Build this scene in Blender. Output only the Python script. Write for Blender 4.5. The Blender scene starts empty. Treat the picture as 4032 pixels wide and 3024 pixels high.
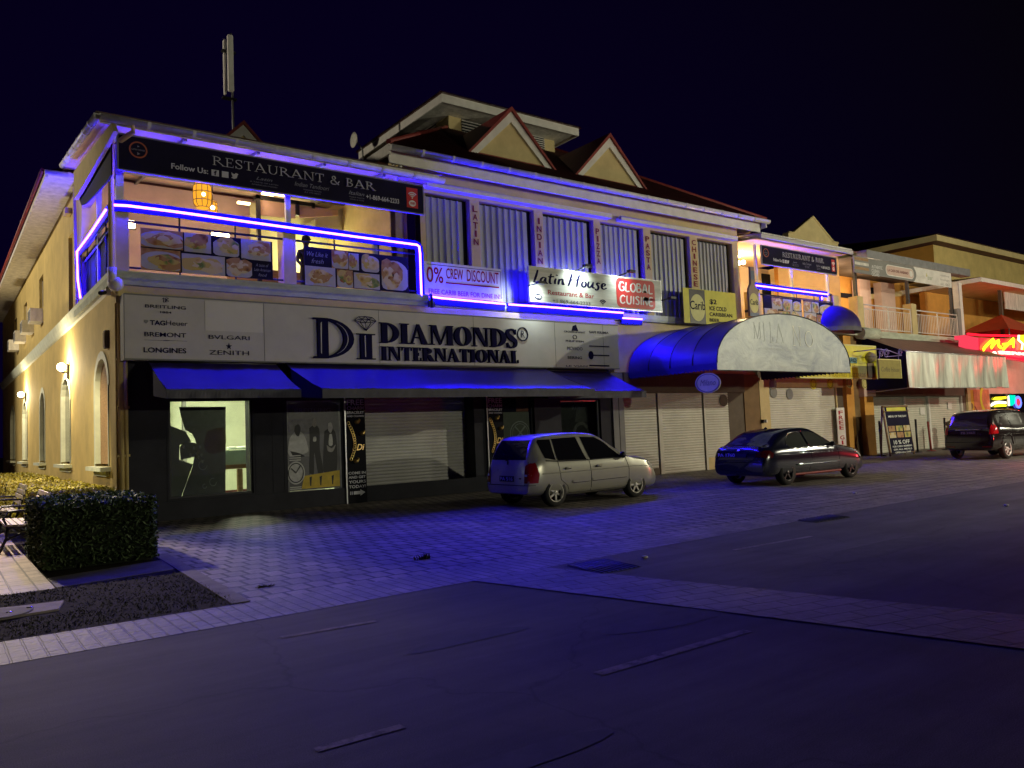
import bpy, bmesh, math, random
from mathutils import Vector, Matrix
from mathutils.geometry import tessellate_polygon
from mathutils.bvhtree import BVHTree
random.seed(7)
S = bpy.context.scene
COL = S.collection
# ------------------------------------------------------------------ camera
YAW, PITCH, ROLL, FPX = 0.63577881, 0.05997123, -0.04068819, 3105.62811
fw = Vector((math.sin(YAW)*math.cos(PITCH), math.cos(YAW)*math.cos(PITCH), math.sin(PITCH)))
r0 = Vector((math.cos(YAW), -math.sin(YAW), 0)); u0 = r0.cross(fw)
rt = r0*math.cos(ROLL) + u0*math.sin(ROLL); up = -r0*math.sin(ROLL) + u0*math.cos(ROLL)
CAM = Vector((0, 0, 1.6))
cd = bpy.data.cameras.new('camera'); cam = bpy.data.objects.new('camera', cd); COL.objects.link(cam)
cam.matrix_world = Matrix(((rt.x, up.x, -fw.x, CAM.x), (rt.y, up.y, -fw.y, CAM.y), (rt.z, up.z, -fw.z, CAM.z), (0, 0, 0, 1)))
cd.sensor_width = 36; cd.lens = FPX/4032*36; cd.clip_end = 600; cd.clip_start = .05
S.camera = cam
def at(px, py, Y=None, X=None, Z=None):
    """surveying helper: where the sight line of a photo pixel meets a plane of the place"""
    d = rt*((px-2016)/FPX) - up*((py-1512)/FPX) + fw
    if Y is not None: t = (Y-CAM.y)/d.y
    elif X is not None: t = (X-CAM.x)/d.x
    else: t = (Z-CAM.z)/d.z
    return CAM + d*t
# ------------------------------------------------------------------ world (night sky)
W = bpy.data.worlds.new('World'); S.world = W; W.use_nodes = True
nt = W.node_tree; bg = nt.nodes['Background']
tc = nt.nodes.new('ShaderNodeTexCoord'); dt = nt.nodes.new('ShaderNodeVectorMath'); dt.operation = 'DOT_PRODUCT'
gd = Vector((.35, 1, .05)).normalized(); dt.inputs[1].default_value = gd
nt.links.new(tc.outputs['Generated'], dt.inputs[0])
cr = nt.nodes.new('ShaderNodeValToRGB'); e = cr.color_ramp.elements
e[0].position = .58; e[0].color = (.0015, .0008, .0026, 1)
e[1].position = .95; e[1].color = (.0015, .0003, .0100, 1)
m = e.new(.80); m.color = (.0014, .0004, .0075, 1)
nt.links.new(dt.outputs['Value'], cr.inputs[0]); nt.links.new(cr.outputs[0], bg.inputs[0]); bg.inputs[1].default_value = 1
# ------------------------------------------------------------------ exposure
S.view_settings.view_transform = 'Standard'; S.view_settings.look = 'None'
S.view_settings.exposure = 0; S.view_settings.gamma = 1
try:
    S.cycles.use_denoising = True; S.cycles.sample_clamp_indirect = 6
    S.cycles.max_bounces = 6; S.cycles.caustics_reflective = False; S.cycles.caustics_refractive = False
except Exception: pass
# ------------------------------------------------------------------ street lamps out of frame
def lamp(name, loc, power, col, r=.15, kind='POINT', **k):
    l = bpy.data.lights.new(name, kind); l.energy = power; l.color = col
    if kind in ('POINT', 'SPOT'): l.shadow_soft_size = r
    for a, b in k.items(): setattr(l, a, b)
    o = bpy.data.objects.new(name, l); o.location = loc; COL.objects.link(o); return o
WARM = (1, .955, .69)
lamp('street_light_across', (18, -14, 4.8), 3500, WARM, .12)
lamp('street_light_forecourt', (31, 3.4, 6.0), 3700, WARM, .10, 'SPOT', spot_size=2.42, spot_blend=.18).rotation_euler = Vector((-4, 13, -3)).to_track_quat('-Z', 'Y').to_euler()
lamp('street_light_right', (52, 1, 7.5), 4600, WARM, .12)
lamp('street_light_path', (.9, 17.6, 4.2), 1500, (1, .82, .60), .06, 'SPOT', spot_size=1.42, spot_blend=.4).rotation_euler = Vector((-1.5, -4.6, -4.2)).to_track_quat('-Z', 'Y').to_euler()
lamp('street_light_path_rear', (.9, 17.7, 4.25), 950, (1, .86, .50), .06, 'SPOT', spot_size=1.35, spot_blend=.5).rotation_euler = Vector((1.0, 3.6, -3.5)).to_track_quat('-Z', 'Y').to_euler()
lamp('street_light_far_left', (-9, 33, 9.5), 5200, (1, .88, .66), .12, 'SPOT', spot_size=1.68, spot_blend=.3).rotation_euler = Vector((12, -2, -3)).to_track_quat('-Z', 'Y').to_euler()
# ------------------------------------------------------------------ helpers
OFF = {}
def thing(name, label, cat, loc=(0, 0, 0), group=None, rotz=0, local=False):
    o = bpy.data.objects.new(name, None); COL.objects.link(o); o.location = loc; o.rotation_euler = (0, 0, rotz)
    o.empty_display_size = .2
    o['label'] = label; o['category'] = cat
    if group: o['group'] = group
    OFF[o.name] = Vector((0, 0, 0)) if local else -Vector(loc)
    return o
def tag(o, label, cat, group=None):
    o['label'] = label; o['category'] = cat
    if group: o['group'] = group
    return o
class MB:
    def __init__(s): s.bm = bmesh.new(); s.mi = 0
    def face(s, pts):
        try:
            f = s.bm.faces.new([s.bm.verts.new(p) for p in pts]); f.material_index = s.mi; return f
        except ValueError: return None
    def box(s, x0, x1, y0, y1, z0, z1):
        v = [s.bm.verts.new((x, y, z)) for x in (x0, x1) for y in (y0, y1) for z in (z0, z1)]
        for q in ((0, 1, 3, 2), (4, 6, 7, 5), (0, 4, 5, 1), (2, 3, 7, 6), (0, 2, 6, 4), (1, 5, 7, 3)):
            f = s.bm.faces.new([v[i] for i in q]); f.material_index = s.mi
        return s
    def prism(s, pts, axis, a, b):
        def P(p, w): return {'y': (p[0], w, p[1]), 'x': (w, p[0], p[1]), 'z': (p[0], p[1], w)}[axis]
        va = [s.bm.verts.new(P(p, a)) for p in pts]; vb = [s.bm.verts.new(P(p, b)) for p in pts]
        n = len(pts); fs = []
        fs.append(s.bm.faces.new(va)); fs.append(s.bm.faces.new(vb[::-1]))
        for i in range(n): fs.append(s.bm.faces.new((va[i], vb[i], vb[(i+1) % n], va[(i+1) % n])))
        for f in fs: f.material_index = s.mi
        return s
    def tube(s, path, r, n=8, cap=True):
        path = [Vector(p) for p in path]; rings = []
        for i, p in enumerate(path):
            a = path[i-1] if i else p; b = path[i+1] if i < len(path)-1 else p
            d = (b-a).normalized(); ref = Vector((0, 0, 1)) if abs(d.z) < .9 else Vector((1, 0, 0))
            u = d.cross(ref).normalized(); w = u.cross(d)
            rr = r[i] if isinstance(r, (list, tuple)) else r
            rings.append([s.bm.verts.new(p + (u*math.cos(2*math.pi*k/n) + w*math.sin(2*math.pi*k/n))*rr) for k in range(n)])
        for a, b in zip(rings, rings[1:]):
            for k in range(n):
                f = s.bm.faces.new((a[k], a[(k+1) % n], b[(k+1) % n], b[k])); f.smooth = True; f.material_index = s.mi
        if cap:
            for q in (rings[0], rings[-1]):
                f = s.bm.faces.new(q); f.material_index = s.mi
        return s
    def lathe(s, prof, c, n=16, axis='z', cap=True):
        c = Vector(c); rings = []
        for r, h in prof:
            ring = []
            for k in range(n):
                a = 2*math.pi*k/n; x, y = r*math.cos(a), r*math.sin(a)
                ring.append(s.bm.verts.new(c + Vector({'z': (x, y, h), 'y': (x, h, y), 'x': (h, x, y)}[axis])))
            rings.append(ring)
        for a, b in zip(rings, rings[1:]):
            for k in range(n):
                f = s.bm.faces.new((a[k], a[(k+1) % n], b[(k+1) % n], b[k])); f.smooth = True; f.material_index = s.mi
        for q in (rings[0], rings[-1]) if cap else ():
            f = s.bm.faces.new(q); f.material_index = s.mi
        return s
    def ball(s, c, r, sx=1, sy=1, sz=1, n=12):
        return s.lathe([(max(.001, r*math.sin(math.pi*i/8))*sx, -r*math.cos(math.pi*i/8)*sz) for i in range(9)], c, n)
    def done(s, name, mat, parent=None, smooth=False, bevel=0):
        me = bpy.data.meshes.new(name)
        bmesh.ops.recalc_face_normals(s.bm, faces=s.bm.faces[:])
        if smooth:
            for f in s.bm.faces: f.smooth = True
        s.bm.to_mesh(me); s.bm.free()
        for m in (mat if isinstance(mat, (list, tuple)) else [mat]): me.materials.append(m)
        o = bpy.data.objects.new(name, me); COL.objects.link(o)
        if parent is not None:
            o.parent = parent
            o.location = OFF.get(parent.name, Vector((0, 0, 0)))
        OFF[o.name] = Vector((0, 0, 0))
        if bevel:
            b = o.modifiers.new('bevel', 'BEVEL'); b.width = bevel; b.segments = 2; b.limit_method = 'ANGLE'
        return o
def box(name, mat, parent, *a, **k): return MB().box(*a).done(name, mat, parent, **k)
def structure(o): o['kind'] = 'structure'; return o
# ------------------------------------------------------------------ materials
def mat(name, col, rough=.6, metal=0, ns=4, na=.18, bump=0, bs=30, spec=.4, coat=0, stretch=None, col2=None, emit=None, es=0, alpha=None):
    m = bpy.data.materials.new(name); m.use_nodes = True; t = m.node_tree; b = t.nodes['Principled BSDF']
    b.inputs['Roughness'].default_value = rough; b.inputs['Metallic'].default_value = metal
    b.inputs['Specular IOR Level'].default_value = spec; b.inputs['Coat Weight'].default_value = coat
    if na or bump:
        tc = t.nodes.new('ShaderNodeTexCoord'); mp = t.nodes.new('ShaderNodeMapping')
        t.links.new(tc.outputs['Object'], mp.inputs[0])
        if stretch: mp.inputs['Scale'].default_value = stretch
    if na:
        n = t.nodes.new('ShaderNodeTexNoise'); n.inputs['Scale'].default_value = ns; n.inputs['Detail'].default_value = 6
        n.inputs['Roughness'].default_value = .65
        t.links.new(mp.outputs[0], n.inputs['Vector'])
        r = t.nodes.new('ShaderNodeValToRGB'); r.color_ramp.elements[0].position = .3; r.color_ramp.elements[1].position = .7
        c2 = col2 or [min(1, c*(1+na)) for c in col]
        c1 = col if col2 else [c*(1-na) for c in col]
        r.color_ramp.elements[0].color = (*c1, 1); r.color_ramp.elements[1].color = (*c2, 1)
        t.links.new(n.outputs['Fac'], r.inputs[0]); t.links.new(r.outputs[0], b.inputs['Base Color'])
    else: b.inputs['Base Color'].default_value = (*col, 1)
    if bump:
        n2 = t.nodes.new('ShaderNodeTexNoise'); n2.inputs['Scale'].default_value = bs; n2.inputs['Detail'].default_value = 4
        t.links.new(mp.outputs[0], n2.inputs['Vector'])
        bp = t.nodes.new('ShaderNodeBump'); bp.inputs['Strength'].default_value = bump; bp.inputs['Distance'].default_value = .02
        t.links.new(n2.outputs['Fac'], bp.inputs['Height']); t.links.new(bp.outputs[0], b.inputs['Normal'])
    if emit: b.inputs['Emission Color'].default_value = (*emit, 1); b.inputs['Emission Strength'].default_value = es
    return m
def emis(name, col, st):
    m = bpy.data.materials.new(name); m.use_nodes = True; t = m.node_tree
    t.nodes.remove(t.nodes['Principled BSDF']); e = t.nodes.new('ShaderNodeEmission')
    e.inputs[0].default_value = (*col, 1); e.inputs[1].default_value = st
    t.links.new(e.outputs[0], t.nodes['Material Output'].inputs[0]); return m
def paver(name, c1, c2, mortar, bw, bh, rot=0, rough=.65, bump=.6, msize=.012, off=.5):
    m = bpy.data.materials.new(name); m.use_nodes = True; t = m.node_tree; b = t.nodes['Principled BSDF']
    tc = t.nodes.new('ShaderNodeTexCoord'); mp = t.nodes.new('ShaderNodeMapping'); mp.inputs['Rotation'].default_value = (0, 0, rot)
    t.links.new(tc.outputs['Object'], mp.inputs[0])
    dn = t.nodes.new('ShaderNodeTexNoise'); dn.inputs['Scale'].default_value = 3.5; dn.inputs['Detail'].default_value = 3
    t.links.new(mp.outputs[0], dn.inputs['Vector'])
    mx0 = t.nodes.new('ShaderNodeVectorMath'); mx0.operation = 'MULTIPLY_ADD'; mx0.inputs[1].default_value = (.014, .014, 0)
    t.links.new(dn.outputs['Color'], mx0.inputs[0]); t.links.new(mp.outputs[0], mx0.inputs[2])
    br = t.nodes.new('ShaderNodeTexBrick'); br.offset = off; br.inputs['Scale'].default_value = 1
    br.inputs['Brick Width'].default_value = bw; br.inputs['Row Height'].default_value = bh
    br.inputs['Mortar Size'].default_value = msize; br.inputs['Mortar Smooth'].default_value = .3
    br.inputs['Color1'].default_value = (*c1, 1); br.inputs['Color2'].default_value = (*c2, 1); br.inputs['Mortar'].default_value = (*mortar, 1)
    t.links.new(mx0.outputs[0], br.inputs['Vector'])
    n = t.nodes.new('ShaderNodeTexNoise'); n.inputs['Scale'].default_value = 1.3; n.inputs['Detail'].default_value = 8; n.inputs['Roughness'].default_value = .7
    t.links.new(tc.outputs['Object'], n.inputs['Vector'])
    r = t.nodes.new('ShaderNodeValToRGB'); r.color_ramp.elements[0].position = .3; r.color_ramp.elements[0].color = (.34, .33, .32, 1)
    r.color_ramp.elements[1].position = .68; r.color_ramp.elements[1].color = (1.3, 1.28, 1.25, 1)
    t.links.new(n.outputs['Fac'], r.inputs[0])
    mx = t.nodes.new('ShaderNodeMix'); mx.data_type = 'RGBA'; mx.blend_type = 'MULTIPLY'; mx.inputs[0].default_value = 1
    t.links.new(br.outputs['Color'], mx.inputs[6]); t.links.new(r.outputs[0], mx.inputs[7]); t.links.new(mx.outputs[2], b.inputs['Base Color'])
    b.inputs['Roughness'].default_value = rough
    n3 = t.nodes.new('ShaderNodeTexNoise'); n3.inputs['Scale'].default_value = 14; n3.inputs['Detail'].default_value = 5
    t.links.new(tc.outputs['Object'], n3.inputs['Vector'])
    ad = t.nodes.new('ShaderNodeMath'); ad.operation = 'MULTIPLY_ADD'; ad.inputs[1].default_value = -1.2
    t.links.new(br.outputs['Fac'], ad.inputs[0]); t.links.new(n3.outputs['Fac'], ad.inputs[2])
    bp = t.nodes.new('ShaderNodeBump'); bp.inputs['Strength'].default_value = bump; bp.inputs['Distance'].default_value = .02
    t.links.new(ad.outputs[0], bp.inputs['Height']); t.links.new(bp.outputs[0], b.inputs['Normal'])
    return m
M = {}
def dm(k, *a, **kw): M[k] = mat(k, *a, **kw)
dm('yellow_wall', (.58, .44, .17), .85, ns=1.2, na=.16, bump=.25, bs=60)
dm('cream_wall', (.60, .48, .24), .85, ns=1.5, na=.14, bump=.2, bs=60)
dm('orange_wall', (.62, .30, .06), .85, ns=1.5, na=.14, bump=.2, bs=50)
dm('pink_wall', (.60, .44, .38), .85, ns=1.5, na=.12, bump=.2, bs=50)
dm('mint', (.46, .50, .40), .8, ns=3, na=.25, bump=.35, bs=25, stretch=(.6, 1, 2.2))
dm('mint_white', (.62, .66, .55), .7, ns=3, na=.12)
dm('white', (.72, .70, .66), .55, ns=3, na=.12)
dm('white_dirty', (.62, .60, .55), .6, ns=5, na=.3, stretch=(1, 1, .35))
dm('gutter', (.56, .55, .53), .45, ns=5, na=.2)
dm('sign_white', (.58, .56, .54), .65, ns=1.6, na=.08, spec=.25)
dm('sign_white_new', (.68, .655, .63), .5, ns=1.6, na=.04)
dm('dark_clad', (.035, .035, .045), .7, ns=2, na=.2, bump=.05, spec=.15)
dm('brown_wall', (.12, .095, .07), .8, ns=2, na=.2)
dm('brown_pillar', (.20, .125, .055), .8, ns=2, na=.2)
dm('grey_panel', (.22, .22, .21), .7, ns=2, na=.15)
dm('black', (.010, .010, .015), .8, na=0, spec=.12)
dm('navy', (.010, .008, .030), .75, ns=2, na=.2, spec=.12)
dm('navy_letter', (.008, .007, .045), .85, na=0, spec=.1)
dm('silver_letter', (.55, .55, .62), .4, na=0)
dm('dim_letter', (.22, .22, .30), .5, na=0)
dm('white_letter', (.75, .75, .75), .5, na=0)
dm('maroon_letter', (.19, .012, .035), .7, na=0, spec=.2)
dm('red_letter', (.36, .012, .03), .7, na=0, spec=.2)
dm('red_panel', (.55, .02, .025), .45, ns=3, na=.15)
dm('red_edge', (.24, .035, .03), .6, ns=6, na=.3)
dm('orange_ring', (.38, .10, .05), .5, na=0)
dm('gold', (.75, .52, .18), .3, .9, na=0)
dm('yellow_sign', (.62, .55, .035), .5, ns=2, na=.12)
dm('beer_label', (.62, .58, .22), .5, ns=4, na=.1)
dm('bottle_glass', (.07, .06, .06), .3, ns=4, na=.3)
dm('shutter_white', (.56, .55, .47), .5, ns=1.2, na=.12)
dm('shutter_grey', (.55, .54, .52), .5, ns=1.2, na=.12)
dm('corrugated', (.40, .41, .42), .42, .15, ns=3, na=.15, stretch=(2, 1, .3))
dm('roof_red', (.085, .022, .024), .65, ns=2, na=.3, bump=.3, bs=18)
dm('steel', (.5, .5, .52), .35, .9, na=.1)
dm('rail', (.52, .50, .50), .4, .3, na=.1)
dm('rail_dark', (.025, .025, .06), .45, .2, na=.1)
dm('led_channel', (.004, .004, .06), .7, na=0, spec=.2)  # blue put into the strip backing so the LED halo looks wider
dm('dark_metal', (.03, .03, .035), .45, .5, na=0)
dm('grey_metal', (.22, .22, .23), .5, .3, na=.2)
dm('awning_blue', (.026, .014, .13), .42, ns=2, na=.12, bump=.12, bs=5)
dm('valance', (.10, .10, .12), .8, ns=4, na=.2)
dm('wood', (.32, .19, .09), .6, ns=5, na=.3, stretch=(1, 1, 6))
dm('bench_wood', (.42, .36, .30), .5, ns=5, na=.25)
dm('flush_kerb', (.15, .135, .125), .85, ns=4, na=.3, bump=.3)
dm('concrete', (.42, .36, .34), .8, ns=4, na=.2, bump=.3)
dm('drain', (.022, .022, .024), .6, ns=20, na=.5, bump=.6)
dm('soil', (.028, .024, .018), .95, spec=.1, ns=5, na=.4, bump=.8, bs=30)
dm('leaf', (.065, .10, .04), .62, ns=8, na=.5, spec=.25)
dm('leaf_gold', (.50, .43, .055), .45, ns=8, na=.5, spec=.5)  # warm lamp light on the wall hedges is put into this leaf colour
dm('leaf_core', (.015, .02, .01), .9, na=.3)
dm('grass', (.04, .042, .02), .9, spec=.1, ns=6, na=.5)
dm('skin', (.10, .055, .035), .6, na=0)
dm('cloth_dark', (.03, .03, .04), .8, na=0)
dm('tan_interior', (.62, .42, .28), .8, ns=2, na=.1)
dm('shop_wall', (.66, .68, .55), .6, ns=2, na=.1)
dm('kitchen', (.75, .72, .42), .6, ns=2, na=.08)
dm('paper', (.65, .62, .58), .7, na=.1)
dm('rubber', (.018, .018, .018), .8, na=0)
dm('chrome', (.75, .75, .75), .12, 1, na=0)
dm('glass_dark', (.008, .008, .012), .08, 0, na=0, spec=.8)
dm('tail_red', (.32, .006, .012), .15, 0, na=0, spec=.7, coat=.6)
dm('tail_dark', (.09, .004, .006), .15, 0, na=0, spec=.7, coat=.6)
dm('lamp_glass', (.6, .6, .58), .1, 0, na=0, spec=.8, coat=.5)
dm('paint_silver', (.48, .47, .40), .32, .5, ns=3, na=.05, coat=.4)
dm('paint_navy', (.012, .014, .035), .18, .3, ns=3, na=.05, coat=1, spec=.6)
dm('paint_black', (.016, .013, .014), .16, .3, ns=3, na=.05, coat=1, spec=.6)
dm('plate', (.012, .012, .014), .5, na=0)
dm('tent_red', (.55, .08, .03), .7, ns=2, na=.1)
def asphalt(name):
    m = mat(name, (.086, .08, .084), .82, ns=.5, na=.34, spec=.3); t = m.node_tree; b = t.nodes['Principled BSDF']; L = t.links
    tc = t.nodes.new('ShaderNodeTexCoord'); base = b.inputs['Base Color'].links[0].from_socket
    def node(k, **kw):
        n = t.nodes.new(k)
        for a, v in kw.items(): n.inputs[a].default_value = v
        return n
    w = node('ShaderNodeTexNoise', Scale=1.1, Detail=5); L.new(tc.outputs['Object'], w.inputs['Vector'])
    ma = t.nodes.new('ShaderNodeVectorMath'); ma.operation = 'MULTIPLY_ADD'; ma.inputs[1].default_value = (1.1, 1.1, 0); L.new(w.outputs['Color'], ma.inputs[0]); L.new(tc.outputs['Object'], ma.inputs[2])
    v = node('ShaderNodeTexVoronoi', Scale=.30); v.feature = 'DISTANCE_TO_EDGE'; L.new(ma.outputs[0], v.inputs['Vector'])
    r = t.nodes.new('ShaderNodeValToRGB'); E = r.color_ramp.elements; E[0].position = .0; E[0].color = (.7, .7, .7, 1); E[1].position = .006; E[1].color = (1, 1, 1, 1); L.new(v.outputs['Distance'], r.inputs[0])
    st = t.nodes.new('ShaderNodeMapping'); st.inputs['Scale'].default_value = (.18, 1.6, 1); L.new(tc.outputs['Object'], st.inputs[0])
    n2 = node('ShaderNodeTexNoise', Scale=1.0, Detail=7, Roughness=.7); L.new(st.outputs[0], n2.inputs['Vector'])
    r2 = t.nodes.new('ShaderNodeValToRGB'); E = r2.color_ramp.elements; E[0].position = .32; E[0].color = (.62, .62, .64, 1); E[1].position = .70; E[1].color = (1.35, 1.32, 1.3, 1); L.new(n2.outputs['Fac'], r2.inputs[0])
    n3 = node('ShaderNodeTexNoise', Scale=150, Detail=3); L.new(tc.outputs['Object'], n3.inputs['Vector'])
    r3 = t.nodes.new('ShaderNodeValToRGB'); E = r3.color_ramp.elements; E[0].position = .35; E[0].color = (.6, .6, .6, 1); E[1].position = .72; E[1].color = (1.6, 1.6, 1.6, 1); L.new(n3.outputs['Fac'], r3.inputs[0])
    cur = base
    for q in (r, r2, r3):
        mx = t.nodes.new('ShaderNodeMix'); mx.data_type = 'RGBA'; mx.blend_type = 'MULTIPLY'; mx.inputs[0].default_value = 1; L.new(cur, mx.inputs[6]); L.new(q.outputs[0], mx.inputs[7]); cur = mx.outputs[2]
    L.new(cur, b.inputs['Base Color'])
    bp = t.nodes.new('ShaderNodeBump'); bp.inputs['Strength'].default_value = .4; bp.inputs['Distance'].default_value = .01; L.new(n3.outputs['Fac'], bp.inputs['Height']); L.new(bp.outputs[0], b.inputs['Normal'])
    return m
M['asphalt'] = asphalt('asphalt')
def worn(name):
    m = asphalt(name); t = m.node_tree; b = t.nodes['Principled BSDF']; L = t.links; cur = b.inputs['Base Color'].links[0].from_socket
    tc = t.nodes.new('ShaderNodeTexCoord'); n = t.nodes.new('ShaderNodeTexNoise'); n.inputs['Scale'].default_value = 9; n.inputs['Detail'].default_value = 8; n.inputs['Roughness'].default_value = .75; L.new(tc.outputs['Object'], n.inputs['Vector'])
    r = t.nodes.new('ShaderNodeValToRGB'); E = r.color_ramp.elements; E[0].position = .40; E[0].color = (0, 0, 0, 1); E[1].position = .56; E[1].color = (.8, .8, .8, 1); L.new(n.outputs['Fac'], r.inputs[0])
    mx = t.nodes.new('ShaderNodeMix'); mx.data_type = 'RGBA'; L.new(r.outputs[0], mx.inputs[0]); L.new(cur, mx.inputs[6]); mx.inputs[7].default_value = (.30, .25, .24, 1); L.new(mx.outputs[2], b.inputs['Base Color']); return m
M['pavement'] = paver('forecourt_pavers', (.28, .245, .22), (.17, .15, .135), (.014, .012, .012), .24, .36, msize=.024, bump=1.0)
M['strip'] = paver('edge_pavers', (.22, .20, .19), (.18, .165, .16), (.04, .035, .035), .42, .125, rot=math.pi/2, msize=.011)
M['crossing'] = paver('crossing_pavers', (.17, .155, .155), (.145, .13, .13), (.05, .045, .045), .42, .21, rot=math.atan2(.236, .972))
M['path'] = paver('path_pavers', (.46, .35, .28), (.40, .31, .25), (.07, .055, .05), .34, .25, rot=math.pi/2)
M['brick'] = paver('brick_course', (.20, .07, .05), (.15, .06, .045), (.3, .25, .22), .22, .075)
M['led'] = emis('led_blue', (.013, .0034, 1), 370)
M['lantern'] = emis('lantern_glow', (1, .42, .03), 1.15)
M['bulb'] = emis('bulb', (1, .72, .35), 26)
M['bulb_soft'] = emis('bulb_soft', (1, .66, .30), 9)
M['sconce'] = emis('sconce', (1, .84, .52), 34)
M['neon_yellow'] = emis('neon_yellow', (1, .85, .02), 2.4)
M['neon_white'] = emis('neon_white', (1, .9, .62), 2.6)
M['neon_red'] = emis('neon_red', (1, .012, .03), 2.1)
M['neon_pink'] = emis('neon_pink', (1, .06, .11), 1.0)
M['neon_green'] = emis('neon_green', (0, .8, .5), 1.3)
M['neon_blue'] = emis('neon_blue', (.1, .15, 1), 3)
M['tube_green'] = emis('shop_tube', (.85, 1, .62), 4)
def weathered(name):
    m = mat(name, (.10, .13, .22), .38, ns=1, na=.2, spec=.5); t = m.node_tree; b = t.nodes['Principled BSDF']
    tc = t.nodes.new('ShaderNodeTexCoord'); mp = t.nodes.new('ShaderNodeMapping'); mp.inputs['Scale'].default_value = (.75, 1.1, .95)
    t.links.new(tc.outputs['Object'], mp.inputs[0])
    n = t.nodes.new('ShaderNodeTexNoise'); n.inputs['Scale'].default_value = 1.4; n.inputs['Detail'].default_value = 10; n.inputs['Roughness'].default_value = .62; n.inputs['Distortion'].default_value = .8
    t.links.new(mp.outputs[0], n.inputs['Vector'])
    r = t.nodes.new('ShaderNodeValToRGB'); r.color_ramp.elements[0].position = .30; r.color_ramp.elements[0].color = (.07, .10, .20, 1)
    r.color_ramp.elements[1].position = .74; r.color_ramp.elements[1].color = (.46, .53, .50, 1)
    k = r.color_ramp.elements.new(.46); k.color = (.22, .28, .32, 1)
    t.links.new(n.outputs['Fac'], r.inputs[0]); t.links.new(r.outputs[0], b.inputs['Base Color'])
    bp = t.nodes.new('ShaderNodeBump'); bp.inputs['Strength'].default_value = .35; bp.inputs['Distance'].default_value = .06
    t.links.new(n.outputs['Fac'], bp.inputs['Height']); t.links.new(bp.outputs[0], b.inputs['Normal'])
    return m
M['weathered'] = weathered('weathered_canvas')
def streaked(name):
    m = mat(name, (.6, .62, .55), .3, ns=1, na=.2, spec=.6); t = m.node_tree; b = t.nodes['Principled BSDF']
    tc = t.nodes.new('ShaderNodeTexCoord'); mp = t.nodes.new('ShaderNodeMapping'); mp.inputs['Scale'].default_value = (2.2, 1, .28)
    t.links.new(tc.outputs['Object'], mp.inputs[0])
    n = t.nodes.new('ShaderNodeTexNoise'); n.inputs['Scale'].default_value = 1.5; n.inputs['Detail'].default_value = 8; n.inputs['Roughness'].default_value = .6
    t.links.new(mp.outputs[0], n.inputs['Vector'])
    r = t.nodes.new('ShaderNodeValToRGB'); r.color_ramp.elements[0].position = .33; r.color_ramp.elements[0].color = (.30, .29, .26, 1)
    r.color_ramp.elements[1].position = .68; r.color_ramp.elements[1].color = (.78, .82, .70, 1)
    t.links.new(n.outputs['Fac'], r.inputs[0]); t.links.new(r.outputs[0], b.inputs['Base Color'])
    bp = t.nodes.new('ShaderNodeBump'); bp.inputs['Strength'].default_value = .5; bp.inputs['Distance'].default_value = .08
    t.links.new(n.outputs['Fac'], bp.inputs['Height']); t.links.new(bp.outputs[0], b.inputs['Normal'])
    return m
M['streaked'] = streaked('streaked_canvas')
def foodmat(name, a, b_, c, sc):
    m = mat(name, a, .45, ns=1, na=.2); t = m.node_tree; b = t.nodes['Principled BSDF']
    tc = t.nodes.new('ShaderNodeTexCoord')
    n = t.nodes.new('ShaderNodeTexVoronoi'); n.inputs['Scale'].default_value = sc
    t.links.new(tc.outputs['Object'], n.inputs['Vector'])
    n2 = t.nodes.new('ShaderNodeTexNoise'); n2.inputs['Scale'].default_value = sc*.6; n2.inputs['Detail'].default_value = 5
    t.links.new(tc.outputs['Object'], n2.inputs['Vector'])
    ad = t.nodes.new('ShaderNodeMath'); ad.operation = 'ADD'; t.links.new(n.outputs['Distance'], ad.inputs[0]); t.links.new(n2.outputs['Fac'], ad.inputs[1])
    r = t.nodes.new('ShaderNodeValToRGB'); E = r.color_ramp.elements
    E[0].position = .45; E[0].color = (*a, 1); E[1].position = 1.0; E[1].color = (*c, 1); k = E.new(.72); k.color = (*b_, 1)
    t.links.new(ad.outputs[0], r.inputs[0]); t.links.new(r.outputs[0], b.inputs['Base Color']); return m
M['food_a'] = foodmat('food_rice', (.22, .08, .02), (.55, .34, .08), (.62, .50, .30), 5)
M['food_b'] = foodmat('food_grill', (.05, .015, .01), (.30, .10, .03), (.42, .22, .08), 6)
M['food_c'] = foodmat('food_pizza', (.38, .03, .02), (.10, .20, .04), (.55, .40, .10), 4)
M['plate_white'] = mat('plate_white', (.42, .40, .44), .5, na=.1)
def glassmat(name, tint=(1, 1, 1), a=.88):
    m = bpy.data.materials.new(name); m.use_nodes = True; t = m.node_tree; t.nodes.remove(t.nodes['Principled BSDF'])
    tr = t.nodes.new('ShaderNodeBsdfTransparent'); tr.inputs[0].default_value = (*tint, 1); gl = t.nodes.new('ShaderNodeBsdfGlossy'); gl.inputs['Roughness'].default_value = .03
    fr = t.nodes.new('ShaderNodeFresnel'); fr.inputs[0].default_value = 1.5; mx = t.nodes.new('ShaderNodeMixShader')
    t.links.new(fr.outputs[0], mx.inputs[0]); t.links.new(tr.outputs[0], mx.inputs[1]); t.links.new(gl.outputs[0], mx.inputs[2])
    t.links.new(mx.outputs[0], t.nodes['Material Output'].inputs[0]); return m
M['glass'] = glassmat('shop_glass', (.93, .97, .93))
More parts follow.
